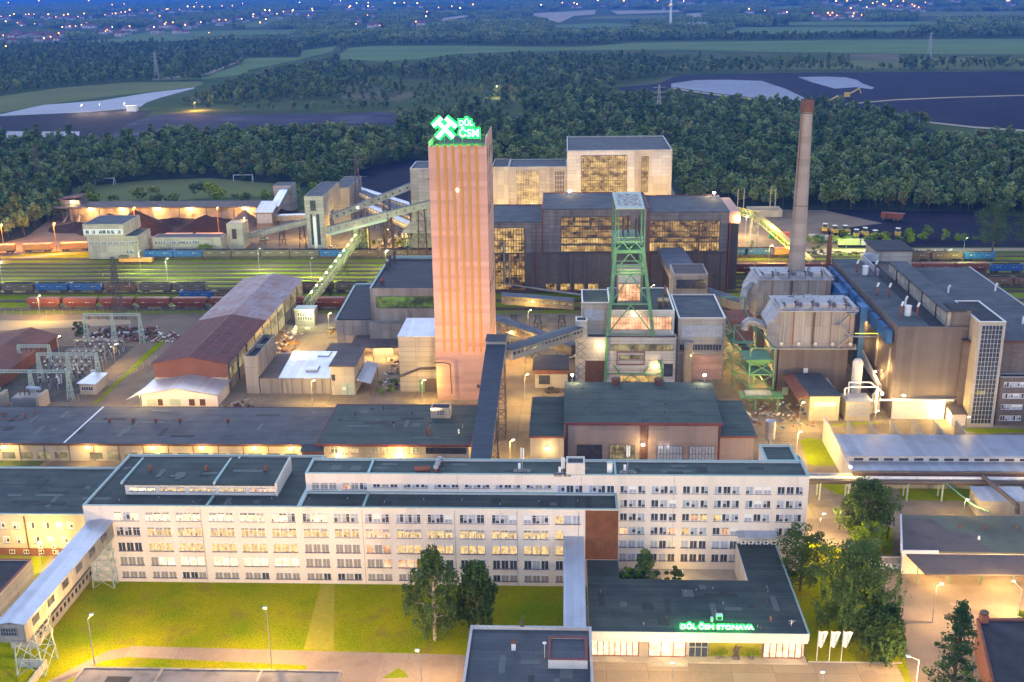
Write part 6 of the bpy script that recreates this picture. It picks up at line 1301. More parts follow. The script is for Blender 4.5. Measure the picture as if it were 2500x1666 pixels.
rs = random.Random(5); SG = 'white topped insulator posts of the substation'
proto = None
for r_, (y, xs) in enumerate(((332, (-155, -152, -149)), (325, (-150, -147, -144, -141)), (312, (-158, -155, -152, -149, -146, -143)), (304.5, (-155, -152, -149, -146, -143)), (298, (-154, -151, -148, -145, -142)), (328, (-155.5, -153, -150.6, -145.5, -143.2, -141)), (318, (-152.6, -150.5, -148.3, -146, -143.8)), (308, (-157, -154.6, -152.2, -148, -145.6, -143.2, -141)), (301, (-150, -147.5, -145, -142.4)), (294, (-152, -149.5, -147, -144)), (322, (-147, -144.6, -142.2)))):
    for x in xs:
        if proto is None:
            proto = thing('insulator_post', 'insulator post with a pale cap standing in the open substation yard', 'insulator', (x, y, 0), 0, SG); MB().box(x-.12, x+.12, y-.12, y+.12, 0, 2.0, 'steel_grey').build('stand', proto); MB().tube((x, y, 2), (x, y, 3.6), .18, .14, 'brown_trim', 8).build('insulator', proto); MB().ball((x, y, 3.8), .34, 'white_paint', 8, 6, .7).build('cap', proto)
        else: dup(proto, (x, y, 0))
for i, (x, y) in enumerate(((-148.8, 299), (-140.2, 303), (-148, 308.6))): solid('switch_cabinet', MB().box(x-.6, x+.6, y-.5, y+.5, 0, 2.6, 'white_paint').box(x-.7, x+.7, y-.6, y+.6, 2.6, 2.75, 'grey_trim'), 'white switch cabinet in the substation, %s' % ('front one', 'right one', 'rear one')[i], 'cabinet', 'switch cabinets of the substation')
for i, (x, nm) in enumerate(((-172.5, 'left'), (-160.6, 'middle'), (-149, 'right'))):
    t = thing('transformer', '%s finned transformer behind the low wall of the substation' % nm, 'transformer', (x, 279, 0), 0, 'transformers of the substation')
    MB().box(x-3.3, x+3.3, 277.5, 281.5, .3, 3.8, 'esp_panel').build('tank', t); b = MB()
    for k in range(16): b.box(x-3.2+k*.42, x-3.1+k*.42, 277.0, 277.5, .6, 3.5, 'grey_trim')
    b.build('fins', t); MB().tube((x-1, 282.3, 4.9), (x+3, 281.6, 4.9), .5, .5, 'roof_metal', 10).build('conservator', t); b = MB()
    for k in range(3): b.tube((x-1.8+k*1.3, 279.5, 3.8), (x-1.8+k*1.3, 279.5, 5.6), .15, .1, 'brown_trim', 6)
    b.build('bushing', t); MB().box(x+3.8, x+4.6, 276.5, 283, 0, 4.2, 'conc_beige').build('fire_wall', t)
t = thing('boundary_wall', 'low pinkish panel wall in front of the transformers', 'wall', (-158, 275, 0)); MB().box(-215, -143, 274.8, 275, 0, 1.4, 'tower_pink').build('panel', t); b = MB()
for i in range(13): b.box(-215+i*6, -214.7+i*6, 274.7, 275.1, 0, 1.6, 'brown_trim')
b.build('post', t)
t = thing('switch_hut', 'small cream hut with a pale lean-to roof at the edge of the substation', 'hut', (-136, 290, 0)); MB().box(-138.7, -134.1, 290, 298.6, 0, 3.2, 'conc_beige').build('wall', t); MB().hexa([(-139.2, 289.3, 3.5), (-133.7, 289.3, 3.2), (-133.9, 299.1, 3.2), (-138.4, 299.1, 3.5)], [(-139.2, 289.3, 3.65), (-133.7, 289.3, 3.35), (-133.9, 299.1, 3.35), (-138.4, 299.1, 3.65)], 'roof_metal').build('roof', t); glazing(t, -138.2, -134.8, 1.2, 2.4, 290, 5, 1, 'glass_dark', 'white_paint')
t = thing('brick_shed', 'low gabled building with a rust brown roof at the left edge by the substation', 'building', (-170, 310, 0)); MB().box(-186, -164.6, 296, 333, 0, 3.8, 'brick_red').build('wall', t); MB().hexa([(-187, 295, 3.82), (-173, 295, 6.4), (-173, 334, 6.4), (-187, 334, 3.82)], [(-187, 295, 3.95), (-173, 295, 6.55), (-173, 334, 6.55), (-187, 334, 3.95)], 'roof_rust').hexa([(-173, 295, 6.4), (-164, 295, 3.82), (-164, 334, 3.82), (-173, 334, 6.4)], [(-173, 295, 6.55), (-164, 295, 3.95), (-164, 334, 3.95), (-173, 334, 6.55)], 'roof_rust').build('roof', t)
def junk(name, xs, ys, n, mats_, label, cat, smax=1.2, seed=1, zmax=1.0):
    r = random.Random(seed); b = MB()
    for i in range(n):
        x, y, s = r.uniform(*xs), r.uniform(*ys), r.uniform(.3, smax); a = r.uniform(0, 3.14)
        p = Vector((x, y, r.uniform(0, zmax))); q = p+Vector((math.cos(a), math.sin(a), r.uniform(-.2, .4)))*s*1.6; b.beam(p, q, s*.5, s*.5, r.choice(mats_))
    return solid(name, b, label, cat)
junk('scrap_heap', (-158, -137), (338, 352), 230, ['steel_dark', 'brown_trim', 'rust', 'steel_grey'], 'long dark heap of scrap metal beyond the substation', 'scrap', 1.3, 2)
junk('scrap_heap', (-135, -128), (338, 346), 60, ['white_paint', 'red_trim', 'steel_grey', 'rust'], 'small pale and red scrap pile near the purple shed', 'scrap', .9, 3)
junk('scrap_heap', (-183, -168), (336, 346), 60, ['brown_trim', 'rust', 'steel_dark'], 'flat rusty scrap left of the substation', 'scrap', .9, 4, .5)
junk('scrap_heap', (-95.5, -87), (312, 350), 130, ['white_paint', 'esp_panel', 'rust', 'stripe_orange', 'conc_beige'], 'bright jumble of pallets, bags and drums along the shed wall', 'scrap', 1.3, 5, 1.4)
junk('scrap_heap', (-95, -86), (268, 284), 70, ['conc_dark', 'brown_trim', 'esp_panel'], 'brown crates and rubble beside the white shed', 'scrap', 1.1, 6)
junk('scrap_heap', (-53, -47), (294, 320), 70, ['conc_beige', 'steel_dark', 'white_paint', 'brown_trim'], 'loose material lying in the alley left of the skip tower', 'scrap', 1.0, 7, .6)
junk('scrap_heap', (47, 66), (266, 284), 110, ['conc_beige', 'rust', 'white_paint', 'steel_blue', 'esp_panel', 'steel_grey'], 'scattered drums, pallets and pipes in front of the dust filters', 'scrap', 1.0, 8, .7)
junk('scrap_heap', (-84, -56), (456, 500), 150, ['white_paint', 'steel_grey', 'brown_trim', 'esp_panel', 'steel_dark'], 'machines and stacked parts lying on the lit yard behind the trains', 'scrap', 1.8, 9, .8)
junk('scrap_heap', (100, 165), (456, 462), 200, ['brown_trim', 'steel_dark', 'rust', 'white_paint'], 'long line of rusty scrap beside the right-hand tracks', 'scrap', 1.2, 10, .5)
junk('scrap_heap', (56, 64), (291, 300), 40, ['steel_dark', 'conc_beige'], 'dark debris below the green steelwork', 'scrap', .8, 11)
# signal box and office by the tracks
t = thing('signal_building', 'grey stepped control building with a white window band above the railway', 'building', (-193, 453, 0))
block(t, -204.3, -182, 453.2, 468, 0, 10.2, wall='conc_beige', roof='roof_felt', trim=None, par=.2)
block(t, -205.2, -187.5, 452.6, 472, 10.202, 15.4, wall='conc_beige', roof='roof_blue', trim='conc_beige', par=.3)
MB().box(-205, -188, 452.45, 452.6, 11, 13.4, 'white_paint').build('window_band', t)
for i, x in enumerate((-203.3, -200.6, -197.6, -196, -194, -192.2, -189.5)): window(t, x, 452.45, 12.2, 1.3, 1.3, 'dark')
for i in range(7): window(t, -202.5+i*2.7, 453.2, 7.2, 2.2, 1.3, 'bars')
for x, z in ((-184.6, 7.4), (-183.1, 7.4), (-187, 3.4), (-185.4, 3.4)): window(t, x, 453.2, z, 1.1, 1.0, 'dark')
t = thing('low_office', 'single-storey white windowed office with a blue-grey roof beside the railway', 'building', (-165, 464, 0)); block(t, -180.2, -149.8, 464.3, 472, 0, 7.0, wall='conc_beige', roof='roof_blue', trim=None, par=.2)
for g_ in range(4):
    for j in range(4): window(t, -178.6+g_*5.1+j*1.15, 464.3, 4.8, .95, 1.1, 'dark')
window(t, -155.5, 464.3, 4.6, 2, 1.4, 'bars')
# coal storage wall, heaps, tipping house
t = thing('storage_wall', 'long pale stained retaining wall of the coal store, lamps under its dark edge', 'wall', (-200, 535, 0))
mat('store_wall', (.46, .38, .27), (.36, .29, .20), .3, .95, panel=(14.5, 9), seam=.5, seamw=.12, stain=(.12, .08, .05), stain_amt=.75, stain_scale=.22)
MB().box(-248, -150, 535, 536, 0, 6.6, 'store_wall').build('wall', t); MB().box(-258, -150, 532.5, 549, 6.62, 7.2, 'brick_dark').build('overhang', t); b = MB()
for i in range(8): b.box(-246+i*13.6, -245.4+i*13.6, 532.7, 533.3, 0, 6.6, 'conc_dark')
b.build('columns', t)
for x in (-236, -220, -202.5, -186, -158): MB().box(x-1.3, x+1.3, 532.9, 533.5, 6.3, 6.6, 'lamp_glow').build('lamp', t); plight(t, (x, 530.5, 6.0), 650, (1, .58, .2), .5)
def heap(x, y, r, h, label, m='coal_heap', seed=1, el=1.0):
    rg = random.Random(seed); n, k = 26, 7; vs = [(x, y, h)]; fs = []
    for j in range(1, k+1):
        for i in range(n):
            a = 2*math.pi*i/n; f = j/k; rr = r*f*(1+.10*math.sin(3*a+seed)+rg.uniform(-.04, .04)); vs.append((x+rr*math.cos(a)*el, y+rr*math.sin(a), max(0, h*(1-f)**1.05+rg.uniform(-.3, .3)*(j < k)) if j < k else 0))
    for i in range(n): fs.append((0, 1+i, 1+(i+1) % n))
    for j in range(k-1):
        for i in range(n): a, b_ = 1+j*n+i, 1+j*n+(i+1) % n; fs.append((a, a+n, b_+n, b_))
    return solid('coal_heap', MB().poly(vs, fs, m), label, 'coal heap')
heap(-204, 509, 14, 10.5, 'large brown coal heap left in the store, highest of all', seed=1, el=1.35); heap(-218, 512, 12, 8.4, 'left shoulder heap of brown coal in the store', seed=2, el=1.4); heap(-171, 511, 13, 7.6, 'brown coal heap right in the store, behind the low office', seed=3, el=1.35)
heap(-190, 524, 12, 3.6, 'flat brown heap along the storage wall, middle', seed=4, el=2.2); heap(-156, 524, 8, 7.5, 'dusty cone heap against the wall by the slim tower', 'dirt', seed=5); heap(-174, 527, 9, 3.4, 'low lumpy heap along the storage wall, right', seed=6, el=1.9); heap(-236, 516, 10, 3.4, 'low heap under the tipping house', seed=7, el=1.6); heap(-216, 528, 8, 3, 'low brown ridge at the foot of the wall, left', seed=11, el=2)
heap(-160, 556, 10, 3.5, 'dark rubble heap on top of the storage terrace', 'coal', 8, 2.2)
t = thing('tipping_house', 'boxy tipping house with tilted roof on legs, left end of the coal store', 'tower', (-249, 545, 0))
MB().box(-254.6, -244.2, 540, 548, 4.3, 9.6, 'conc_dark').build('wall', t); MB().box(-249.5, -244.6, 539.9, 540, 5.4, 9.4, 'esp_panel').build('panel', t); MB().hexa([(-255.4, 539, 9.7), (-243.4, 539, 11.4), (-243.4, 549, 11.4), (-255.4, 549, 9.7)], [(-255.4, 539, 10), (-243.4, 539, 11.7), (-243.4, 549, 11.7), (-255.4, 549, 10)], 'roof_rust').build('roof', t); b = MB()
b.beam((-254, 540.5, 0), (-254, 540.5, 4.3), .7, .7, 'conc_dark').beam((-244.6, 540.5, 0), (-244.6, 540.5, 4.3), .7, .7, 'conc_dark').beam((-250, 531, 0), (-250, 540.5, 4.3), .6, .6, 'conc_beige').beam((-240, 525, 0), (-245, 540.5, 4.5), .7, .7, 'conc_beige').beam((-244.6, 540.5, 4.3), (-236, 534, 4.6), .5, .5, 'conc_beige'); b.build('legs', t); plight(t, (-247, 537, 8.6), 160, (1, .8, .4), .3)
MB().box(-248.4, -247.4, 538.6, 539, 8.8, 9.2, 'lamp_glow').build('lamp', t)
# ================================================================ trains
def wagon_proto(name, label, kind, body, load, group, x, y):
    t = thing(name, label, 'wagon', (x, y, .38), 0, group); L, W2, z0 = 12.3, 1.45, .38
    if kind == 'open':
        b = MB().box(x-L/2, x+L/2, y-W2, y+W2, z0+1.1, z0+3.5, body)
        for k in range(9):
            xx = x-L/2+.2+k*(L-.5)/8; b.box(xx, xx+.14, y-W2-.09, y-W2, z0+1.0, z0+3.5, body)
        b.build('body', t)
        MB().box(x-L/2-.05, x+L/2+.05, y-W2-.1, y+W2+.1, z0+3.5, z0+3.62, body).build('rim', t)
    else:
        MB().hexa([(x-L/2+1.6, y-W2*.6, z0+.9), (x+L/2-1.6, y-W2*.6, z0+.9), (x+L/2-1.6, y+W2*.6, z0+.9), (x-L/2+1.6, y+W2*.6, z0+.9)], [(x-L/2, y-W2, z0+2.3), (x+L/2, y-W2, z0+2.3), (x+L/2, y+W2, z0+2.3), (x-L/2, y+W2, z0+2.3)], body).box(x-L/2, x+L/2, y-W2, y+W2, z0+2.3, z0+3.7, body).build('body', t)
        MB().hexa([(x-L/2, y-W2-.02, z0+3.7), (x+L/2, y-W2-.02, z0+3.7), (x+L/2, y+W2, z0+3.7), (x-L/2, y+W2, z0+3.7)], [(x-L/2+.3, y-W2*.8, z0+4.1), (x+L/2-.3, y-W2*.8, z0+4.1), (x+L/2-.3, y+W2*.8, z0+4.1), (x-L/2+.3, y+W2*.8, z0+4.1)], body).build('rim', t)
    if load:
        r = random.Random(3); b = MB(); n = 16; g = [[(x-L/2+.1+(L-.2)*i/n, y-W2+.1+(2*W2-.2)*j/4, z0+3.45+(.35*math.sin(math.pi*j/4)+r.uniform(0, .25) if 0 < i < n else .1)) for j in range(5)] for i in range(n+1)]
        b.poly([p for row in g for p in row], [(i*5+j, (i+1)*5+j, (i+1)*5+j+1, i*5+j+1) for i in range(n) for j in range(4)], 'coal'); b.build('coal_load', t)
    MB().box(x-L/2-.3, x+L/2+.3, y-.9, y+.9, z0+.75, z0+1.05, 'steel_dark').build('frame', t)
    b = MB()
    for dx, w_ in ((-3.9, .8), (-2.6, .35), (2.1, .9), (3.4, .4)): b.box(x+dx, x+dx+w_, y-W2-.11, y-W2-.1, z0+2.5, z0+2.75, 'grey_trim')
    b.build('marking', t)
    MB().box(x-L/2-.55, x-L/2-.3, y-.3, y+.3, z0+.7, z0+1.0, 'steel_dark').build('coupling', t)
    for dx in (-4.2, 4.2):
        b = MB()
        for d2 in (-.9, .9): b.tube((x+dx+d2, y-.75, z0+.42), (x+dx+d2, y-.62, z0+.42), .45, .45, 'steel_dark', 12).tube((x+dx+d2, y+.62, z0+.42), (x+dx+d2, y+.75, z0+.42), .45, .45, 'steel_dark', 12)
        b.box(x+dx-1.3, x+dx+1.3, y-1.0, y-.78, z0+.35, z0+.65, 'steel_dark').build('bogie', t)
    return t
mat('wagon_grey', (.17, .15, .11), (.12, .10, .08), .8, .8, stain=(.08, .05, .04), stain_amt=.6); mat('wagon_brown', (.14, .085, .06), (.2, .13, .08), .8, .8, stain=(.07, .04, .03), stain_amt=.6)
mat('wagon_blue', (.012, .06, .22), (.03, .14, .38), .8, .6, stain=(.05, .05, .06), stain_amt=.4); mat('wagon_red', (.15, .038, .028), (.20, .06, .035), .15, .7, stain=(.14, .06, .05), stain_amt=.5); mat('wagon_orange', (.75, .33, .07), (.6, .25, .06), .3, .6)
protos = {}
TG = {'grey': 'loaded grey coal wagons on the tracks', 'brown': 'loaded brown coal wagons on the tracks', 'blue': 'loaded blue coal wagons on the tracks', 'red': 'red hopper wagons on the tracks', 'orange': 'orange tipping wagons on the tracks'}
LB = {'grey': 'grey coal wagon', 'brown': 'brown coal wagon', 'blue': 'blue coal wagon', 'red': 'rust-red hopper wagon', 'orange': 'orange side-tipping wagon'}
ORD = 'first second third fourth fifth sixth seventh eighth ninth tenth eleventh twelfth thirteenth fourteenth fifteenth sixteenth seventeenth'.split()
def train(x, y, seq, row, step=13.4, rz=0, dy=0):
    for i, k in enumerate(seq):
        if k is None: x += step; y += dy; continue
        lab = '%s, %s in the %s' % (LB[k], ORD[i], row)
        if k not in protos: protos[k] = wagon_proto('coal_wagon' if k not in ('red', 'orange') else 'hopper_wagon', lab, 'hop' if k == 'red' else 'open', 'wagon_'+k, k != 'red' and k != 'orange', TG[k], x, y); protos[k].rotation_euler.z = rz; 
        else: dup(protos[k], (x, y, .38), rz, lab)
        x += step; y += dy
train(-188.5, 376.8, ['red']*6, 'red hopper row nearest the substation')
train(-98, 376.8, ['red', 'red'], 'short red row by the stair bridge')
train(-222.5, 399.2, ['grey', 'grey', 'blue', 'blue', 'brown', 'grey', 'grey'], 'coal train left of the purple shed')
train(-93.5, 399.2, ['brown', 'grey', 'brown'], 'coal train behind the stair bridge')
train(-136, 387.5, ['blue', 'brown'], 'short row behind the red hoppers')
train(-173.4, 453.4, ['blue', 'blue', 'grey', 'grey', 'grey', 'grey', 'blue', 'brown', 'brown', 'brown'], 'long coal train below the low office', 12.6)
train(70, 453.4, ['blue', 'blue', 'orange'], 'row behind the yellow conveyor', 11)
train(68, 425, ['red', 'red', 'red', 'red', 'red', 'red', 'red', 'red', 'blue'], 'hopper row behind the boiler house', 12.9)
train(129, 445, ['brown', 'brown', 'brown', 'blue'], 'right-hand coal row behind the red hoppers', 13)
train(160, 405.5, ['brown', 'brown', 'brown', 'brown'], 'coal row at the right edge', 13)
train(-265, 463, ['orange']*5, 'sodium-lit row left of the control building', 16, .1, 1.9)
train(-176, 486, ['orange', 'orange'], 'orange row below the coal heaps', 14)
t = thing('shunting_engine', 'small orange flat-bed shunter with a low deck in front of the control building', 'locomotive', (-180, 445, .38))
MB().box(-187.5, -173.5, 443.6, 446.4, 1.2, 2.6, 'wagon_orange').box(-187.5, -184, 443.8, 446.2, 2.6, 3.6, 'wagon_grey').build('body', t); b = MB()
for x in (-185, -182.5, -178, -175.5): b.tube((x, 443.9, .8), (x, 444.1, .8), .45, .45, 'steel_dark', 12)
b.box(-187.8, -173.2, 444.1, 446, .8, 1.2, 'steel_dark').build('bogie', t)
# trackside lamps and pylon
pyl = thing('power_pylon', 'dark lattice power pylon with cross arms standing behind the red hoppers', 'pylon', (-157, 366, 0))
b = MB(); lattice(b, (-157, 366, 0), (-157, 366, 22), (3, .9), 9, 'steel_dark', .13); b.build('mast', pyl)
for z in (12.8, 16.5): b = MB().beam((-163.5 if z < 14 else -162, 366, z), (-151 if z < 14 else -152, 366, z+.4), .22, .22, 'steel_dark').beam((-163 if z < 14 else -161.5, 366, z), (-157, 366, z+1.6), .12, .12, 'steel_dark').beam((-151.4 if z < 14 else -152.2, 366, z), (-157, 366, z+1.6), .12, .12, 'steel_dark').build('cross_arm', pyl)
for x, z in ((-162, 12.8), (-152, 12.8), (-161, 16.5), (-153, 16.5)): MB().tube((x, 366, z), (x, 366, z-1.3), .13, .13, 'steel_grey', 6).build('insulator', pyl)
for i, (x, y, h, w) in enumerate(((-293, 600, 30, 4), (-99, 520, 34, 4), (75, 900, 32, 5), (520, 1650, 36, 6), (-520, 1420, 34, 6))): 
    t = thing('power_pylon', ('grey lattice pylon in front of the wood, far left', 'grey lattice pylon behind the conveyor towers', 'faint lattice pylon by the dark clearing behind the sign', 'distant lattice pylon standing in the long field', 'distant lattice pylon by the field path, left')[i], 'pylon', (x, y, 0)); b = MB(); lattice(b, (x, y, 0), (x, y, h), (w, .8), 10, 'steel_dark' if i < 2 else 'steel_grey', .11 if i < 2 else .2); b.build('mast', t); b = MB()
    for z in (.7, .82, .94): b.beam((x-5, y, h*z), (x+5, y, h*z), .16 if i < 2 else .3, .16 if i < 2 else .3, 'steel_dark' if i < 2 else 'steel_grey')
    b.build('cross_arm', t)
LPG = 'yard light poles'
POLES = [(-184.3, 363.5, 9, 1300, WARM, 'pale leaning light pole left of the red hoppers'), (-155.9, 412.9, 10, 1300, (.9, 1, .4), 'yellow-green topped pole between the grassy tracks, left'), (-173.6, 431.2, 9, 900, (.9, 1, .4), 'light pole on the tracks in front of the control building'), (-222, 411.8, 9, 900, (.9, 1, .4), 'light pole at the far left of the railway'), (-124, 430, 10, 1300, (.9, 1, .4), 'light pole on the tracks behind the purple shed'), (-100, 418, 9, 1300, (.9, 1, .4), 'light pole on the tracks left of the stair bridge'), (-72, 430, 9, 1100, (.9, 1, .4), 'light pole on the tracks right of the stair bridge'), (82, 436, 9, 1500, (1, 0.714, 0.17), 'light pole on the tracks by the yellow conveyor'), (160, 440, 11, 1200, (.9, 1, .3), 'tall light pole on the right-hand tracks'), (119, 462, 8, 900, (.9, 1, .3), 'light pole beside the service road, right')]
for x, y, h, p_, c_, lab in POLES: lamp_post(x, y, h, p_*1.5, lab, c_, (.9, 0), 'lamp_yellow' if c_[0] < 1 else 'lamp_glow')
for x, y, h, lab in ((-224.6, 467, 13, 'tall sodium lamp pole above the orange wagons, left'), (-160.5, 496, 14, 'tall sodium lamp pole in front of the right coal heap'), (-198, 492, 15, 'sodium lamp pole peeping over the control building'), (-250, 470, 12, 'sodium lamp pole at the left edge by the orange wagons')):
    lamp_post(x, y, h, (2200 if x > -205 else 5200) if x < -180 else 1200, lab, (1, 0.4, 0.06), (.5, 0), 'lamp_sodium', 'stripe_orange', .22)
lamp_post(-145, 482, 12, 700, 'slim lamp pole between the concrete loading hut and the coal heap', WARM)
for x, y, h, p_, lab in ((-69.3, 280.4, 8, 900, 'pale lamp pole on the yard in front of the lilac roofed store'), (-39.4, 283.9, 7, 700, 'yellowish lamp pole at the foot of the skip tower'), (-114, 272, 7.5, 500, 'lamp pole in front of the white shed'), (-137, 312, 8, 500, 'pale lamp pole beside the substation cabinets'), (-158, 320, 8, 260, 'slender lamp pole inside the substation, left'), (-11, 283, 9, 1200, 'lamp pole in the alley right of the skip tower'), (-13, 240, 8, 1100, 'lamp pole in the alley behind the office'), (-12, 315, 8, 800, 'lamp pole deep in the alley between tower and shaft building'), (-55, 470, 9, 1500, 'lamp pole on the lit yard behind the trains'), (-78, 470, 9, 1700, 'lamp pole left of the conveyor trestle on the lit yard'), (-96, 480, 9, 1500, 'lamp pole beside the concrete screening tower'), (-66, 486, 9, 1700, 'lamp pole under the belt bridges'), (-120, 490, 9, 1500, 'lamp pole on the pale road beside the screening tower'), (-86, 330, 8, 900, 'lamp pole on the yard beside the purple shed'), (-78, 345, 8, 600, 'lamp pole left of the compressor house'), (-12, 345, 9, 900, 'lamp pole below the dark hall, left'), (30, 372, 10, 500, 'lamp pole between shaft building and dark hall'), (54, 330, 9, 700, 'lamp pole behind the winder house')):
    lamp_post(x, y, h, p_, lab, WARM, (.9, 0))
lamp_post(-17, 325, 8, 1500, 'orange lamp under the roofed conveyors', (1, 0.45, 0.08), (.5, 0), 'lamp_sodium')
# football goals on the playing field
for i, (x, y, lab) in enumerate(((-273, 641, 'left football goal on the playing field'), (-192, 649, 'right football goal on the playing field'))):
    t = thing('football_goal', lab, 'goal', (x, y, 0)); MB().path([(x-6, y, 0), (x-6, y, 3.8), (x+5.5, y, 3.8), (x+6, y-3, 0)], .16, 'white_paint', 6).path([(x+5.5, y, 4.5), (x+5.2, y+3, 0)], .18, 'white_paint', 6).build('posts', t)
# ================================================================ chimney and dust filters
def lathe(mb, x, y, prof, m, n=32):
    vs = []; fs = []
    for r, z in prof:
        for i in range(n): a = 2*math.pi*i/n; vs.append((x+r*math.cos(a), y+r*math.sin(a), z))
    for j in range(len(prof)-1):
        for i in range(n): a, b_ = j*n+i, j*n+(i+1) % n; fs.append((a, b_, b_+n, a+n))
    return mb.poly(vs, fs, m)
CX, CYY = 71.6, 335
ch = thing('chimney', 'tall slender concrete chimney with a rust-red brick top', 'chimney', (CX, CYY, 0))
lathe(MB(), CX, CYY, [(3.2, 0), (2.7, 17), (2.35, 35), (2.0, 55), (1.72, 73.0)], 'chimney_conc').build('shaft', ch, True)
lathe(MB(), CX, CYY, [(1.9, 73.0), (1.95, 76.4), (1.6, 76.4), (1.55, 73.1)], 'brick_red', 28).build('crown', ch, True)
b = MB()
for z in (72.6, 76.45, 17.5, 45): r = {72.6: 1.95, 76.45: 2.0, 17.5: 2.75, 45: 2.25}[z]; lathe(b, CX, CYY, [(r, z), (r, z+.2)], 'steel_dark', 28)
b.build('band', ch)
MB().box(CX-1.85, CX-1.6, CYY-1.3, CYY-1.1, 20, 73, 'rust').build('ladder', ch)
MB().tube((CX, CYY, 76.2), (CX, CYY, 76.3), 1.58, 1.58, 'roof_black', 24).build('mouth', ch)
def esp(x0, x1, y0, y1, zb, zt, label):
    t = thing('dust_filter', label, 'dust filter', ((x0+x1)/2, y0, 0))
    MB().box(x0+.3, x1-1, y0+.3, y1-.3, 0, zb-.2, 'cladding').build('base', t)
    MB().box(x0, x1, y0, y1, zb, zt, 'esp_panel').build('casing', t)
    b = MB()
    for i in range(8): x = x0+(x1-x0)*(i+.5)/8; b.box(x-.07, x+.07, y0-.18, y0, zb, zt, 'rust' if i % 2 else 'grey_trim')
    b.box((x0+x1)/2-1.0, (x0+x1)/2-.6, y0-.3, y0, zb, zt, 'steel_dark'); b.build('rib', t)
    b = MB().box(x0-.8, x1+.8, y0-1.5, y0, zb-.35, zb-.15, 'steel_grey').box(x0-.6, x1+.6, y0-1.0, y1+.5, zt+.05, zt+.3, 'steel_grey')
    for zz, yy in ((zb-.15, y0-1.45), (zt+.3, y0-.95)):
        for k in range(15): x = x0-.5+(x1-x0+1)*k/14; b.box(x-.05, x+.05, yy, yy+.08, zz, zz+1.1, 'steel_grey')
        b.box(x0-.6, x1+.6, yy, yy+.08, zz+1.05, zz+1.15, 'steel_grey').box(x0-.6, x1+.6, yy, yy+.08, zz+.5, zz+.57, 'steel_grey')
    b.build('walkway', t)
    # tapering inlet hood on the left
    MB().hexa([(x0-.05, y0+.8, zb-8), (x0, y0+.8, zb-6), (x0, y1-.8, zb-6), (x0-.05, y1-.8, zb-8)], [(x0-3.0, y0+1.8, zb+5.5), (x0, y0+.2, zt-.1), (x0, y1-.2, zt-.1), (x0-3.0, y1-1.8, zb+5.5)], 'lagging').poly([(x0-.05, y0+.8, zb-7), (x0-3.0, y0+1.8, zb+2.5), (x0-3.0, y0+1.8, zb+5.5), (x0, y0+.2, zt-.1)], [(0, 1, 2, 3), (3, 2, 1, 0)], 'lagging').build('inlet_hood', t)
    for i in range(4):
        x = x0+1.6+i*(x1-x0-2)/4
        MB().box(x, x+2.4, y0+1, y0+3, zt+.4, zt+1.8, 'steel_grey').box(x-.4, x+2.0, y0+4, y0+8, zt+.4, zt+1.5, 'lagging').tube((x+2.8, y0+2, zt+.3), (x+2.8, y0+2, zt+1.7), .3, .3, 'rust', 8).tube((x+3.3, y0+5, zt+.3), (x+3.3, y0+5, zt+1.5), .35, .3, 'steel_dark', 8).build('rectifier', t)
    MB().box(x0, x0+1.1, y0+.2, y1-4, zt+.31, zt+1.3, 'lagging').build('rectifier', t); MB().box(x1-.9, x1+.3, y0+.2, y1-4, zt+.31, zt+1.3, 'lagging').build('rectifier', t)
    b = MB(); r5 = random.Random(int(y0))
    for k in range(34):
        xx, yy = r5.uniform(x0+1, x1-1), r5.uniform(y0+.6, y1-1); hh = r5.uniform(.3, 1.3)
        if k % 3: b.tube((xx, yy, zt+.3), (xx, yy, zt+.3+hh), .12, .12, r5.choice(('steel_dark', 'rust', 'grey_trim')), 6)
        else: b.tube((xx, yy, zt+.3+hh), (xx+r5.uniform(-2, 2), yy+r5.uniform(-1, 1), zt+.3+hh), .12, .12, r5.choice(('steel_dark', 'grey_trim')), 6)
    b.build('pipework', t)
    return t
e1 = esp(58.7, 78.8, 291, 305.5, 14.3, 24.4, 'front dust filter box with silver railings, rust streaked panels and a zigzag stair')
e2 = esp(58.8, 80.5, 326.5, 341, 13.5, 23.8, 'rear dust filter box behind the chimney with grey panels and a white elbow duct')
b = MB()
for i in range(3):
    z0, z1 = 14.4+i*3.3, 14.4+(i+1)*3.3; xa, xb2 = (74.5, 77.6) if i % 2 == 0 else (77.6, 74.5)
    if i == 1: xa, xb2 = 77.6, 74.2
    b.beam((xa, 289.9, z0), (xb2, 289.9, z1), .9, .16, 'steel_grey', (0, 0, 1)).beam((xa, 289.5, z0+1), (xb2, 289.5, z1+1), .07, .07, 'steel_grey').box(xb2-1.2, xb2+1.2, 289.2, 290.6, z1-.1, z1, 'steel_grey')
b.box(78.8, 85, 289.4, 290.4, 17.5, 17.65, 'steel_grey').box(78.8, 85, 289.4, 289.46, 18.5, 18.6, 'lamp_yellow').build('stair', e1)
for x in (59.4, 64, 68.6, 73.2, 78): MB().tube((x, 290.2, 15.2), (x, 290.6, 15.2), .45, .45, 'white_paint', 12).build('hatch', e1)
MB().box(57.5, 58.7, 291.4, 305, 0, 14, 'cladding').box(66, 67.2, 290.9, 291, 6.6, 8, 'white_paint').box(60.6, 62.2, 290.9, 291.3, .1, 2.3, 'steel_pale').build('plinth_wall', e1)
t = thing('flue_duct', 'white elbow duct dropping from the rear dust filter', 'duct', (54.5, 325, 0)); b = MB()
b.path([(58.6, 330, 21), (56.5, 328.5, 21.6), (54.9, 327, 20.6), (54.3, 326, 18.5), (54.4, 325.6, 13)], 1.15, 'lagging', 14)
for c0 in ((56.5, 328.5, 21.6), (54.9, 327, 20.6), (54.3, 326, 18.5)): b.ball(c0, 1.16, 'lagging', 14, 10)
b.build('duct', t)
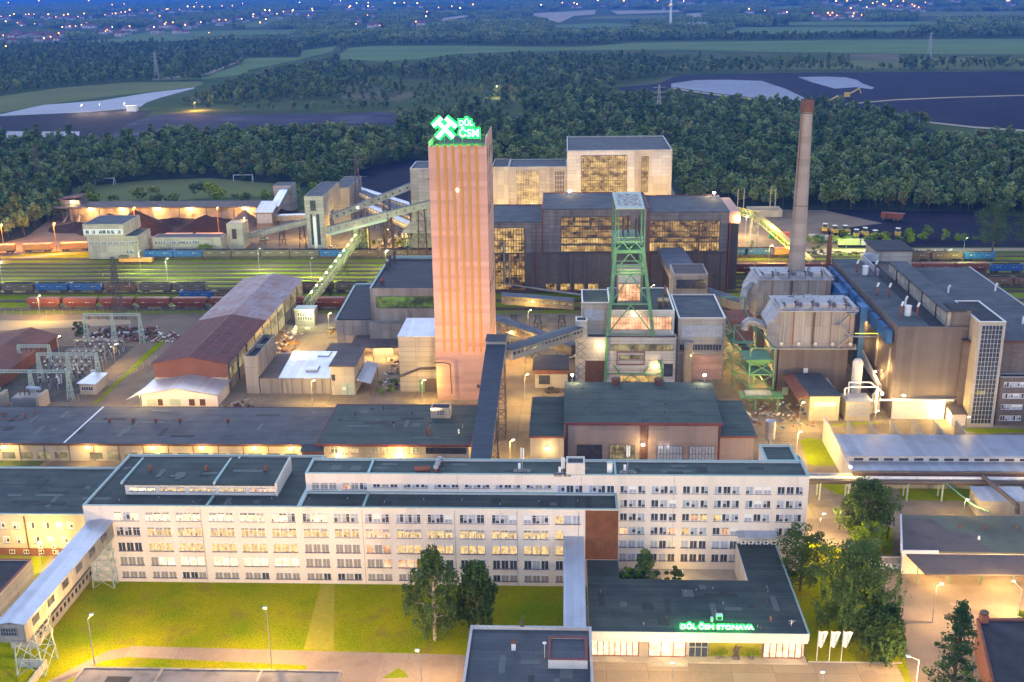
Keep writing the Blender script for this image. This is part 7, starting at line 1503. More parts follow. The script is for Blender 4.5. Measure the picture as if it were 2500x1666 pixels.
t = thing('flue_duct', 'white elbow duct curving out of the front dust filter', 'duct', (54, 298, 0)); b = MB()
b.path([(57.5, 298, 17), (55.5, 298, 18.2), (53.2, 298, 19.2), (51.6, 298, 19.4), (50.6, 298, 18.6), (50.4, 298, 17)], 1.2, 'lagging', 14)
for c0 in ((55.5, 298, 18.2), (53.2, 298, 19.2), (51.6, 298, 19.4), (50.6, 298, 18.6)): b.ball(c0, 1.21, 'lagging', 14, 10)
b.build('duct', t)
# green steelwork left of the filters
t = thing('green_steelwork', 'open green steel frame with platforms, chutes and braces beside the dust filters', 'steel frame', (52, 290, 0))
g = 'steel_green'; b = MB()
for (x0, y0, x1, y1, h) in ((50.2, 285.5, 56.8, 285.5, 15.6), (47.6, 298, 53.8, 298, 18.2), (46.6, 318, 53.4, 318, 20.8)):
    for x in (x0, x1):
        b.beam((x, y0, 0), (x, y0, h), .35, .35, g)
    for z in (4, 8, 12, h): b.beam((x0, y0, z), (x1, y1, z), .3, .3, g)
    for z in (0, 4, 8): b.beam((x0, y0, z), (x1, y1, z+4), .2, .2, g).beam((x1, y0, z), (x0, y1, z+4), .2, .2, g)
for (xa, ya, xb2, yb) in ((50.2, 285.5, 47.6, 298), (56.8, 285.5, 53.8, 298), (47.6, 298, 46.6, 318), (53.8, 298, 53.4, 318)):
    for z in (4, 8, 12, 15.5): b.beam((xa, ya, z), (xb2, yb, z+(0 if z < 15 else 2)), .28, .28, g)
b.build('frame', t); b = MB()
b.hexa([(49, 300, 13), (53, 300, 13), (53, 304, 13), (49, 304, 13)], [(46.5, 308, 16.5), (55, 308, 16.5), (55, 318, 16.9), (46.5, 318, 16.9)], 'rust').box(47, 53.5, 298, 306, 12.8, 13, g).box(50, 56.8, 286, 296, 7.8, 8.0, g).beam((50, 300, 12.5), (57, 286, 4.5), 1.6, 1.2, 'steel_dark').hexa([(50.5, 286, 10.5), (54, 286, 10.5), (54, 290, 10.5), (50.5, 290, 10.5)], [(48.5, 284, 12.8), (56, 284, 12.8), (56, 292, 12.8), (48.5, 292, 12.8)], g); b.build('chute', t); b = MB()
b.box(47, 58.5, 278, 283, 3.9, 4.2, g).box(48.5, 55.5, 279, 282.6, 4.4, 4.6, 'roof_metal')
for x in (51, 57): b.beam((x, 278.6, 0), (x, 278.6, 4), .5, .5, g)
for k in range(12): b.box(47+k, 47.08+k, 278, 278.06, 4.2, 5.2, g)
b.box(47, 58.5, 278, 278.06, 5.1, 5.2, g).build('platform', t)
for x, y, z, p_ in ((51, 310, 8, 400), (55, 296, 5, 350), (52, 280, 9, 200)): plight(t, (x, y, z), p_, (1, 0.689, 0.238), .2)
t = thing('silo', 'white cylindrical silo at the right corner of the dust filters', 'silo', (79, 285, 0)); MB().tube((79.3, 286, 2.5), (79.3, 286, 11.6), 1.35, 1.4, 'white_paint', 20).build('shell', t); lathe(MB(), 79.3, 286, [(1.4, 11.6), (.8, 12.4), (0.05, 12.6)], 'white_paint', 20).build('top', t); b = MB()
for x, y in ((78.3, 285), (80.3, 285), (78.3, 287), (80.3, 287)): b.beam((x, y, 0), (x, y, 2.6), .2, .2, 'steel_grey')
b.build('legs', t)
t = thing('pump_house', 'beige hut with rust and grey roof and a lit window in front of the filters', 'building', (68, 272, 0))
MB().box(64.0, 71.6, 272, 286, 0, 6.9, 'conc_beige').build('wall', t); MB().hexa([(63.7, 271.6, 6.92), (71.9, 271.6, 6.92), (69.8, 287.3, 7.5), (62.5, 287.3, 7.5)], [(63.7, 271.6, 7.15), (71.9, 271.6, 7.15), (69.8, 287.3, 7.8), (62.5, 287.3, 7.8)], 'roof_blue').hexa([(61, 273.5, 5.4), (63.69, 271.7, 6.9), (62.49, 287.2, 7.5), (59.6, 287.2, 6.8)], [(61, 273.5, 5.55), (63.69, 271.7, 7.1), (62.49, 287.2, 7.7), (59.6, 287.2, 7.0)], 'roof_rust').build('roof', t); glazing(t, 65, 70.8, 3.9, 5.4, 272, 6, 1, 'lit_white', 'conc_beige')
for y in (278,): pass
plight(t, (62, 268.5, 6.5), 260, WARM, .3); plight(t, (71, 267.5, 6.2), 220, WARM, .3)
t = thing('pipe_cage', 'small glazed pipe house with a low gabled roof and curved pipes on top', 'building', (76.5, 272, 0))
MB().box(73.4, 79.8, 272.3, 277.5, 0, 5.4, 'conc_beige').build('wall', t); MB().hexa([(73.1, 272, 5.42), (80.2, 272, 5.42), (80.2, 278, 5.42), (73.1, 278, 5.42)], [(74, 273, 6.0), (79.5, 273, 6.0), (79.5, 277, 6.0), (74, 277, 6.0)], 'roof_metal').build('roof', t); glazing(t, 74, 79.2, 1.2, 4.8, 272.3, 8, 3, 'glass_curtain', 'conc_beige', .1)
MB().path([(73.5, 275, 6), (73.5, 275, 8), (75, 275, 8.4), (82, 275, 8.4), (82, 275, 1)], .22, 'white_paint').path([(75, 277, 6), (75, 277, 9), (80.5, 277, 9), (84, 276, 6.2)], .22, 'white_paint').build('pipe', t)
mat('pipe_white', (.7, .68, .66), None, 1, .5)
t = thing('pipe_cluster', 'bundle of white and blue pipes rising at the foot of the boiler house', 'pipes', (83, 276, 0)); b = MB()
for i in range(4): b.path([(81.5+i*.9, 277+i, 0), (81.5+i*.9, 277+i, 5.5+i*.5), (84, 280+i, 6+i*.5), (84.2, 300, 7+i)], .28, 'pipe_white')
b.path([(82, 272.8, 5.6), (101, 272.8, 5.6)], .25, 'white_paint'); b.build('pipe', t)
for x, y, z, p_ in ((82.5, 272.5, 6.8, 300), (83.6, 284, 9, 180), (83.3, 300, 12, 160)): plight(t, (x, y, z), p_, (1, 0.655, 0.286), .2); MB().box(x-.2, x+.2, y-.2, y+.2, z+.4, z+.6, 'lamp_glow').build('lamp', t)
# blue duct along the boiler house
t = thing('blue_duct', 'long bright blue flue duct with a down-leg along the boiler house wall', 'duct', (84, 305, 0))
MB().beam((84.3, 276.5, 21.6), (84.3, 345, 21.8), 1.2, 3.4, 'steel_blue').box(81.6, 83.9, 296, 301, 20, 24.0, 'steel_blue').box(81.9, 83.4, 297, 300, 4, 20, 'steel_blue').hexa([(80.6, 318, 18), (83.6, 318, 18), (83.6, 330, 18), (80.6, 330, 18)], [(81.6, 318, 22), (83.7, 318, 22), (83.7, 330, 22), (81.6, 330, 22)], 'steel_blue').build('duct', t); b = MB()
for i in range(9): b.box(83.55, 85.05, 279+i*7.6, 279.2+i*7.6, 19.8, 23.6, 'steel_dark')
b.build('flange', t)
# boiler house
t = thing('boiler_house', 'long boiler house with brown cladding, blue-grey felt roof and a raised clerestory', 'building', (92, 274, 0))
MB().box(85.4, 103.2, 274, 347, 0, 25.0, 'cladding').build('wall', t)
b = MB(); b.box(85.2, 93.4, 273.8, 347.2, 25.02, 25.3, 'roof_blue').box(93.41, 97.7, 273.8, 346, 24.6, 24.9+.12, 'roof_black'); b.build('roof', t)
MB().box(85.15, 85.4, 273.8, 347.3, 24.3, 25.35, 'cladding').box(85.4, 103.2, 273.75, 274, 24.4, 25.35, 'cladding').build('roof_edge', t)
MB().box(97.75, 101.5, 274.5, 326, 25.0, 29.1, 'conc_panel').build('clerestory', t); MB().box(96.9, 102.2, 274, 326.5, 29.12, 29.5, 'roof_blue').build('clerestory_roof', t)
b = MB()
for i in range(13): b.box(97.6, 97.75, 276+i*4, 279.6+i*4, 26.2, 28.2, 'conc_beige')
for i in range(4): b.box(97.4, 97.74, 283+i*12, 283.4+i*12, 25, 29.1, 'brown_trim')
b.build('clerestory_panel', t)
MB().box(85.7, 99.2, 273.4, 274, 0, 5.5, 'cream').box(85.5, 103, 273.2, 273.9, 5.6, 5.9, 'steel_grey').build('base_band', t); o = MB().box(95.2, 98.4, 273.3, 273.4, .1, 4.2, 'white_paint').build('gate', t)
wall_lamp(96.8, 273.2, 4.9, 300, 'bright lamp above the boiler house gate'); wall_lamp(88, 273.2, 7, 160, 'lamp at the left foot of the boiler house wall')
for y, z in ((278, 14), (290, 16), (304, 18)): MB().box(85.3, 85.4, y, y+1.5, z-7, z+4, 'esp_panel').build('side_panel', t); plight(t, (84.6, y, z-1), 70, (1, 0.63, 0.238), .1)
MB().box(94, 94.3, 326, 346, 25, 27, 'roof_metal').box(94.3, 99, 344, 346, 25, 27.5, 'roof_metal').build('screen', t)
VG = 'vent pipes on the boiler house roof'
for i, (x, y, h, m_) in enumerate(((88.7, 330, 2.6, 'rust'), (90.6, 302, 2.8, 'rust'), (87.8, 304, 2.4, 'rust'), (88.5, 283, 2.9, 'rust'), (92.7, 283, 2.6, 'rust'), (93.2, 326, 3.4, 'rust'), (92.6, 293, 1.6, 'white_paint'))):
    z0 = 25.3 if x < 93.4 else 25.0
    b = MB().tube((x, y, z0), (x, y, z0+h), .28, .28, m_, 10).tube((x, y, z0+h), (x+.5, y+.3, z0+h+1.1), .28, .3, 'white_paint', 10); solid('roof_vent', b, 'bent-topped vent pipe on the boiler house roof, %s from the front' % ORD[[3, 4, 6].index(0) if False else i], 'vent', VG)
for x, y, nm in ((90.5, 327, 'rear'), (90.6, 284, 'front')): solid('roof_drum', MB().tube((x, y, 25.3), (x, y, 27.8), .85, .85, 'white_paint', 16).tube((x, y, 27.8), (x, y, 28.0), .95, .95, 'white_paint', 16), 'white cylindrical exhaust drum on the boiler house roof, %s one' % nm, 'vent', 'white drums of the boiler house')
solid('stack', MB().tube((84.6, 349, 20), (84.6, 349, 29.5), .8, .8, 'rust', 12).tube((84.6, 349, 29.5), (84.6, 349, 32.5), .6, .6, 'rust', 12), 'rusty stack at the back left corner of the boiler house', 'chimney')
t = thing('roof_house', 'pale house-like box with a black roof at the far end of the boiler house', 'roof hut', (107, 352, 22)); MB().box(98.5, 109.5, 344.5, 358, 20, 28.4, 'conc_panel').build('wall', t); MB().hexa([(97.8, 343.8, 28.42), (110, 343.8, 28.42), (110, 359, 28.42), (97.8, 359, 28.42)], [(97.8, 343.8, 28.7), (110, 343.8, 28.7), (110, 359, 28.7), (97.8, 359, 28.7)], 'roof_black').build('roof', t)
t = thing('turbine_hall', 'very broad flat blue-grey roof right of the boiler house, light metal edge', 'building', (118, 310, 0))
MB().box(101.8, 128.5, 272.4, 348, 0, 21.6, 'brick_dark').build('wall', t); MB().box(101.6, 129, 272.2, 348.5, 21.62, 22, 'roof_blue').box(128.9, 129.3, 272.2, 348.5, 21.5, 22.3, 'grey_trim').box(101.6, 129, 271.9, 272.2, 21.5, 22.15, 'brown_trim').build('roof', t)
for x, y, lab in ((112.5, 318, 'little white bent vent in the middle of the turbine hall roof'), (126.8, 320, 'white bent vent by the right edge of the turbine hall roof'), (122, 287, 'white round cowl on the turbine hall roof, front')): solid('roof_vent', MB().tube((x, y, 22), (x, y, 23.6), .3, .3, 'white_paint', 8).tube((x, y, 23.6), (x+.5, y, 24.4), .32, .35, 'white_paint', 8), lab, 'vent')
t = thing('stair_tower', 'tall stair tower with a full-height glass grid front and a black roof', 'tower', (106.8, 268, 0))
block(t, 103.4, 110, 268.2, 287.5, 0, 28.3, wall='conc_beige', roof='roof_black', trim='white_paint', par=.4); glazing(t, 104.2, 109.3, 1, 27.4, 268.2, 6, 22, 'glass_dark', 'grey_trim', .08)
MB().box(104.6, 107, 268.05, 268.1, 9, 10, 'lit_dim').build('lit_pane', t)
t = thing('lift_house', 'brown clad box with a dark roof between clerestory and stair tower', 'roof hut', (101, 275, 25)); MB().box(98.6, 103.38, 274.2, 280, 25.0, 29.6, 'cladding').build('wall', t); MB().box(98.4, 103.35, 274.1, 280.3, 29.61, 29.8, 'roof_black').build('roof', t)
t = thing('entrance_hut', 'bright little porch with a sloping roof at the foot of the stair tower', 'building', (101, 268.7, 0)); MB().box(99.6, 103.2, 268.8, 273.1, 0, 3.4, 'cream').build('wall', t); MB().hexa([(99.2, 268.2, 3.42), (103.3, 268.2, 3.42), (103.3, 273.15, 4.3), (99.2, 273.15, 4.3)], [(99.2, 268.2, 3.55), (103.3, 268.2, 3.55), (103.3, 273.15, 4.45), (99.2, 273.15, 4.45)], 'roof_brown').build('roof', t); plight(t, (98.8, 270.2, 2.8), 200, (1, 0.714, 0.408), .1)
t = thing('pink_office', 'pinkish brick office with white framed windows, cut by the right edge', 'building', (118, 269, 0)); block(t, 110.8, 140, 269.5, 272.2, 0, 13.2, wall='brick_dark', roof='roof_black', trim='grey_trim', par=.3)
for z in (11.2, 8.1, 5.1, 2.0):
    for g_ in range(4):
        for j in range(4): window(t, 112.6+g_*6.6+j*1.35, 269.5, z, 1.15, 1.25, 'dark' if (g_*3+j) % 4 == 0 else 'curtain')
# white long building with fins
t = thing('fin_wall_building', 'long low white-roofed building with concrete dividing fins at its back, right side', 'building', (85, 236, 0))
MB().box(64.9, 150, 236.2, 248.4, 0, 5.7, 'cream').build('wall', t); MB().box(64.7, 150, 235.8, 248.6, 5.72, 6.1, 'roof_metal').build('roof', t)
MB().box(64.9, 150, 231.4, 236.1, 0, 4.3, 'conc_beige').build('wall', t); MB().box(64.9, 150, 231.2, 236.15, 4.32, 4.6, 'roof_metal').build('lower_roof', t)
MB().hexa([(64.5, 231, 0), (64.85, 231, 0), (64.85, 258.5, 0), (64.5, 258.5, 0)], [(64.5, 231, 5.0), (64.85, 231, 5.0), (64.85, 258.5, 6.6), (64.5, 258.5, 6.6)], 'cream').build('end_wall', t)
for i in range(14): MB().box(66.5+i*3.4, 68.6+i*3.4, 236.1, 236.2, 4.8, 5.4, 'glass_dark').build('window', t)
for i in range(6): x = 69.7+i*5.3; MB().hexa([(x, 248.7, 0), (x+.35, 248.7, 0), (x+.35, 257, 0), (x, 257, 0)], [(x, 248.7, 6.0), (x+.35, 248.7, 6.0), (x+.35, 257, 6.4), (x, 257, 6.4)], 'conc_beige').build('fin', t)
for i in range(5):
    x = 65.6+i*5.3; b = MB()
    for k in range(5): b.beam((x+k*.9, 249.5+(k % 2), 1), (x+k*.9+.3, 250.5, 5.2), .14, .14, 'steel_dark').box(x+k*.85, x+k*.85+.5, 249.2, 249.8, 0, 4.4+(k % 3)*.4, 'conc_dark')
    solid('switchgear', b, 'dark switchgear between the concrete fins, %s bay from the left' % ORD[i], 'switchgear', 'switchgear bays behind the white building')
for g_, x in enumerate((70.5, 72.6, 76.5, 78.4, 81.1, 83, 87, 91, 93, 103, 105)): window(t, x, 231.4, 2.7, 1.1, 1.2, 'dark')
t = thing('pipe_bridge', 'big lagged pipes on a low steel bridge crossing in front of the white building', 'pipeline', (90, 227.4, 0))
MB().tube((46.8, 227.6, 5.0), (64, 227.6, 5.2), .45, .45, 'lagging').tube((64, 227.6, 5.2), (150, 227.6, 5.2), .45, .45, 'brown_trim').tube((46.8, 226.2, 5.0), (150, 226.2, 5.0), .5, .5, 'pipe_white').tube((46.8, 225, 4.6), (150, 225, 4.6), .55, .55, 'steel_dark').build('pipe', t); b = MB()
for x in (56.5, 62.8, 75.6, 83.2, 95, 108): 
    for y in (225, 227.6): b.beam((x, y, 0), (x, y, 4.6), .3, .3, 'steel_pale')
    b.beam((x, 224.5, 4.3), (x, 228.2, 4.3), .3, .3, 'steel_pale')
b.build('legs', t); MB().path([(92, 226, 5.6), (93.5, 217.5, 5.4), (94.5, 213, 5.2), (94.5, 212.6, 3.4)], .5, 'steel_dark', 10).build('branch_pipe', t)
MB().path([(83.5, 225, 4.6), (86.3, 214.5, 4.2), (87.5, 209.6, 5.3)], .2, 'steel_green').build('branch_pipe', t)
for x, p_ in ((63, 300), (104, 300)): plight(t, (x, 226, 7.5), p_, WARM, .3); MB().box(x-.25, x+.25, 225.8, 226.2, 7.7, 7.9, 'lamp_glow').beam((x, 226, 5.4), (x, 226, 7.7), .08, .08, 'steel_grey').build('lamp', t)
t = thing('pipe_house', 'small cream pipe house with a pale blue roof right of the green bushes', 'building', (93, 218, 0)); MB().box(88.4, 99, 217.2, 223, 0, 4.0, 'conc_beige').build('wall', t); MB().hexa([(88.2, 216.9, 4.02), (99.3, 216.9, 4.02), (99.3, 223.4, 4.3), (88.2, 223.4, 4.3)], [(88.2, 216.9, 4.2), (99.3, 216.9, 4.2), (99.3, 223.4, 4.5), (88.2, 223.4, 4.5)], 'roof_metal').build('roof', t)
# flat-roofed building and canopy, right foreground
t = thing('workshop_building', 'wide flat-roofed building with brown and mossy felt, right foreground', 'building', (85, 193, 0))
MB().prism([(65.3, 193.2), (120, 193.2), (120, 208), (69.5, 208)], 0, 4.7, 'cream').build('wall', t); MB().prism([(65, 193), (120, 193), (120, 208.4), (69.2, 208.4)], 4.72, 5.0, 'roof_moss').build('roof', t); MB().prism([(65.6, 193.4), (82.5, 193.4), (80.2, 200.5), (77, 201.5), (75, 206.8), (68.8, 206.8)], 5.01, 5.03, 'roof_brown').build('roof_patch', t); MB().box(65, 71.9, 192.7, 193, 4.2, 5.35, 'white_paint').prism([(64.8, 193), (65.2, 193), (69.4, 208.4), (69, 208.4)], 4.6, 5.2, 'white_paint').build('roof_edge', t)
for i, (x, y) in enumerate(((79.5, 203.3), (84.3, 202.5), (90.5, 203), (81.4, 198.2))): solid('roof_vent', MB().tube((x, y, 5), (x, y, 5.7), .28, .22, 'rust' if i != 3 else 'white_paint', 10), 'squat vent on the mossy flat roof, %s' % ('the left rusty one', 'the middle one', 'the right one', 'the white one in front')[i], 'vent', 'vents of the mossy roof')
t = thing('canopy', 'long flat brown canopy on thin posts over the lit gateway', 'canopy', (80, 188, 0)); MB().hexa([(67.2, 185.3, 4.3), (120, 185.3, 4.3), (120, 192.6, 4.4), (65.8, 192.6, 4.4)], [(67.2, 185.3, 4.6), (120, 185.3, 4.6), (120, 192.6, 4.7), (65.8, 192.6, 4.7)], 'roof_brown').build('roof', t); b = MB()
for i in range(7): b.tube((67.2+i*6, 189.5, 0), (67.2+i*6, 189.5, 4.3), .12, .12, 'steel_green', 8)
b.build('post', t)
for x in (71, 83, 95): plight(t, (x, 189, 3.8), 260, (1, 0.655, 0.306), .3)
t = thing('gate_wall', 'white gate pillar and railing beside the canopy', 'fence', (63, 195, 0)); MB().box(60.1, 61, 194.7, 195.5, 0, 3.6, 'white_paint').tube((60.5, 195.1, 3.6), (60.5, 195.1, 4.0), .45, .2, 'white_paint', 10).box(61, 66.6, 195, 195.3, 0, 1.0, 'white_paint').box(66.2, 67.4, 194.6, 195.4, 0, 2.9, 'white_paint').build('pillar', t); b = MB()
for i in range(22): b.box(61.2+i*.23, 61.25+i*.23, 195.1, 195.15, 1, 2.6, 'white_paint')
b.box(61, 66.2, 195.08, 195.18, 2.55, 2.65, 'white_paint').build('railing', t); MB().box(67.4, 70, 193.3, 194.8, 0, 3, 'cream').build('wall', t)
t = thing('corner_house', 'dark felt roof of a building cut by the bottom right corner, brick edge and chimney', 'building', (75, 155, 0)); MB().prism([(70.4, 167.6), (95, 167.9), (95, 140), (64.5, 140)], 0, 5.6, 'brick_red').build('wall', t); MB().prism([(70.7, 167.3), (95, 167.6), (95, 140), (64.9, 140)], 5.62, 5.85, 'roof_black').build('roof', t); MB().prism([(70.2, 167.4), (70.3, 167.9), (95, 168.1), (95, 167.6)], 5.3, 6.15, 'brick_red').prism([(64.2, 140), (64.7, 140), (70.7, 167.6), (70.2, 167.6)], 5.3, 6.1, 'brick_red').build('parapet', t); MB().box(70.6, 71.8, 166.5, 167.8, 5.9, 7.4, 'brick_red').ball((71.2, 167.2, 7.7), .75, 'brick_dark', 10, 6, .5).build('chimney', t)
# flags
for i, x in enumerate((42.8, 44.9, 46.9)):
    t = thing('flag', 'white hanging company flag on a pole by the entrance, %s of three' % ('left', 'middle', 'right')[i], 'flag', (x, 163.7, 0), 0, 'flags by the entrance'); MB().tube((x, 163.7, 0), (x, 163.7, 6.0), .07, .05, 'white_paint').build('pole', t); vs = []; fs = []
    for j in range(7):
        for k in range(9): u, v = j/6, k/8; vs.append((x+.07+u*(1.5-.9*v), 163.65-.12*math.sin(u*7+v*3), 5.85-v*2.9-u*.35*(1 if v > .5 else .2)))
    for j in range(6):
        for k in range(8): fs.append((j*9+k, j*9+k+1, j*9+k+10, j*9+k+9))
    MB().poly(vs, fs, 'white_paint').build('cloth', t)
    b = MB(); rr = random.Random(i)
    for k in range(7): z = 3.4+k*.3; b.box(x+.62-k*.0, x+.62+rr.uniform(.15, .35), 163.45, 163.47, z, z+.12, 'steel_dark')
    b.build('print', t)
# front street lamps
lamp_post(56.9, 155.4, 6.6, 900, 'curved street lamp on the forecourt, bottom right', (1, 0.622, 0.286), (-1.7, .3), pole='white_paint'); lamp_post(81.8, 178, 6.4, 1100, 'curved street lamp on the lit road in front of the canopy', (1, 0.622, 0.286), (-.8, 2), pole='white_paint')
lamp_post(-80.7, 159.5, 9.6, 1800, 'slender street lamp by the footpath bend on the lawn, left', (1, 0.605, 0.245), (.5, .6)); lamp_post(-49.6, 158.7, 11.4, 2300, 'tall street lamp on the lawn edge in front of the office', (1, 0.605, 0.245), (-.6, 1.2))
lamp_post(-23, 151, 9, 1300, 'street lamp behind the front house parapet, left', (1, 0.605, 0.245), (-.6, .8)); lamp_post(17, 150, 8, 1400, 'street lamp on the forecourt in front of the entrance', (1, 0.638, 0.313), (0, 1)); lamp_post(40, 148, 8, 1000, 'street lamp on the forecourt in front of the flags', (1, 0.638, 0.313), (0, 1)); lamp_post(-105, 192, 6, 500, 'short lamp on the grass left of the footbridge', WARM, (.6, 0))
lamp_post(48.5, 221, 6, 700, 'slim lamp at the office corner road', WARM, (.7, 0)); lamp_post(52, 205, 7, 1100, 'lamp pole on the side road right of the office', (1, 0.638, 0.313), (.7, 0)); lamp_post(56, 248, 7, 900, 'white lamp pole on the green island behind the office corner', WARM, (.6, 0), pole='white_paint'); lamp_post(60, 265, 8, 500, 'lamp pole on the yard in front of the dust filters', WARM, (.7, 0)); lamp_post(78, 262, 7, 400, 'lamp pole behind the fin wall building', WARM, (.7, 0)); lamp_post(99, 258, 7, 450, 'lamp pole in front of the boiler house gate', WARM, (.7, 0)); lamp_post(84, 214, 6, 500, 'blue topped lamp behind the mossy roof', WARM, (.5, 0), pole='steel_green'); lamp_post(103, 176, 8, 1000, 'street lamp far right on the lit road', (1, 0.622, 0.286), (-.8, 1)); lamp_post(66, 176, 8, 700, 'street lamp beside the big tree on the lit road', (1, 0.622, 0.286), (.8, 0)); lamp_post(22, 188.5, 3, 120, 'low garden lamp in the office courtyard', WARM, (.3, 0))
# yellow lattice conveyor at the right of the dark hall
t = thing('lattice_conveyor', 'yellow-green lattice conveyor sloping down to the right from the dark hall', 'conveyor', (75, 430, 0))
pa, pb_ = Vector((67, 428, 20)), Vector((90, 400, 4)); pm = Vector((72.5, 442, 17.5)); b = MB()
def seg(p, q, n):
    sd = Vector((1.0, .8, 0))
    for i in range(n):
        a0, a1 = p.lerp(q, i/n), p.lerp(q, (i+1)/n)
        for s_ in (-1, 1):
            for dz in (0, 2.4): b.beam(a0+sd*s_+Vector((0, 0, dz)), a1+sd*s_+Vector((0, 0, dz)), .25, .25, 'steel_lime')
            b.beam(a0+sd*s_, a1+sd*s_+Vector((0, 0, 2.4)), .14, .14, 'steel_lime').beam(a0+sd*s_, a0+sd*s_+Vector((0, 0, 2.4)), .14, .14, 'steel_lime')
seg(Vector((65, 440, 22)), Vector((80, 462, 15)), 8); seg(Vector((80, 462, 15)), Vector((97, 425, 3)), 16); b.build('truss', t); b = MB()
for p, q in ((Vector((65, 440, 24.6)), Vector((80, 462, 17.6))), (Vector((80, 462, 17.6)), Vector((97, 425, 5.6)))): b.beam(p, q, 1.9, .2, 'dirt_pale')
b.build('roof', t); b = MB(); trestle(b, 80, 461, 463, 15, 3, 'steel_grey', 4, .15); b.build('trestle', t); plight(t, (84, 448, 16), 1500, (1, 0.756, 0.238), .3); plight(t, (92, 430, 10), 1200, (1, 0.756, 0.238), .3)
lamp_post(81, 490, 10, 2600, 'bright white lamp pole by the bend of the yellow conveyor', (1, 0.714, 0.374), (.5, 0), pole='white_paint'); lamp_post(70, 470, 10, 1500, 'lamp pole behind the right corner of the dark hall', (1, 0.714, 0.34), (.5, 0)); lamp_post(72, 520, 9, 1500, 'lamp pole at the wood edge right of the bunker block', (1, 0.714, 0.272), (.5, 0))
t = thing('kiosk', 'small pale hut beside the dark hall right corner', 'hut', (72, 440, 0)); MB().box(66, 70.5, 446, 456, 0, 7, 'conc_beige').build('wall', t); MB().box(65.8, 70.7, 445.8, 456.2, 7, 7.3, 'roof_brown').build('roof', t)
t = thing('concrete_bin', 'low walled concrete bin with two tall posts at the wood edge', 'bin', (98, 545, 0)); b = MB(); ring(b, 90, 106, 536, 546, 0, 3.4, .8, 'conc_beige'); b.build('wall', t); b = MB()
for x in (86, 89, 102, 104.5): b.tube((x, 548, 0), (x, 548, 12), .25, .2, 'conc_beige', 6)
b.build('post', t)
# loaders, truck, containers
mat('loader_yellow', (.60, .40, .06), (.5, .32, .05), .8, .6)
def loader(x, y, lab, rz):
    t = thing('wheel_loader', lab, 'loader', (x, y, 0), 0, 'yellow wheel loaders parked in a row')
    MB().box(x-1.2, x+1.2, y-2.6, y+1.2, 1.1, 2.5, 'loader_yellow').build('body', t); MB().box(x-.9, x+.9, y-.6, y+.9, 2.5, 3.9, 'glass_dark').box(x-1.0, x+1.0, y-.8, y+1.0, 3.9, 4.1, 'white_paint').build('cab', t)
    for dx in (-1.25, 1.25):
        for dy in (-1.6, 1.7): MB().tube((x+dx-.3, y+dy, .85), (x+dx+.3, y+dy, .85), .85, .85, 'steel_dark', 12).build('wheel', t)
    MB().box(x-1.5, x+1.5, y+3.2, y+4.2, .3, 1.4, 'loader_yellow').beam((x-.7, y+1.2, 1.8), (x-.7, y+3.4, .9), .3, .4, 'loader_yellow').beam((x+.7, y+1.2, 1.8), (x+.7, y+3.4, .9), .3, .4, 'loader_yellow').build('bucket', t); t.rotation_euler.z = rz; return t
for i, (x, y) in enumerate(((118.8, 501), (122.2, 497), (126.9, 497), (129.8, 488.5), (134.5, 492), (137.5, 486.5), (148.6, 490.6))): loader(x, y, 'yellow wheel loader parked on the coal yard, %s from the left' % ORD[i], .3*(i % 3-1))
t = thing('dump_truck', 'red dump truck standing alone on the black coal yard', 'truck', (156.5, 527, 0), 0)
MB().box(151.2, 153.6, 525.8, 528.2, .9, 3.6, 'wagon_red').box(151.15, 151.2, 526, 528, 2.2, 3.3, 'glass_dark').build('cab', t); MB().hexa([(154, 525.6, 1.3), (161, 525.6, 1.3), (161, 528.4, 1.3), (154, 528.4, 1.3)], [(153.8, 525.4, 3.6), (162, 525.4, 3.6), (162, 528.6, 3.6), (153.8, 528.6, 3.6)], 'wagon_red').build('tipper_body', t)
for x in (152.5, 157.5, 159.2): MB().tube((x, 525.5, .55), (x, 525.9, .55), .55, .55, 'steel_dark', 12).tube((x, 528.1, .55), (x, 528.5, .55), .55, .55, 'steel_dark', 12).build('wheel', t)
MB().box(151.5, 161, 526.3, 527.7, .6, 1.2, 'steel_dark').build('frame', t); t.rotation_euler.z = -.45
mat('cont_orange', (.55, .14, .05), (.45, .11, .04), 1, .6, panel=(.5, 9), seam=.7); mat('cont_white', (.6, .6, .58), (.5, .5, .48), 1, .6, panel=(.5, 9), seam=.85); mat('cont_green', (.05, .28, .14), None, 1, .6); mat('cont_lime', (.5, .55, .28), (.4, .45, .22), 1, .6)
for x0, x1, y, h, m_, lab in ((94.5, 100.2, 487, 3, 'cont_orange', 'orange container left of the chimney'), (91.5, 94, 488, 2.6, 'cont_green', 'small green container beside the orange one'), (107.8, 111.8, 481.5, 3, 'cont_white', 'white container right of the chimney with dark lettering'), (114.6, 117.6, 480, 2.8, 'steel_pale', 'pale teal container in the bushes'), (118.6, 128, 474.5, 2.8, 'cont_lime', 'long pale lime cabin by the service road'), (128.4, 131.4, 474, 2.6, 'cont_white', 'short white container at the end of the lime cabin'), (112, 114, 482, 2.4, 'steel_green', 'dark green container next to the white one')):
    b = MB().box(x0, x1, y, y+2.5, .1, h, m_)
    for x in (x0, x1-.12): b.box(x, x+.12, y-.05, y, .1, h+.05, m_)
    b.box(x0, x1, y-.05, y, h-.12, h+.05, m_); t = thing('container', lab, 'container', (x0, y, 0)); b.build('body', t)
    if 'lettering' in lab: text_mesh('DHG', .9, .01, 'steel_dark', (x0+.9, y-.06, 1.8), t)
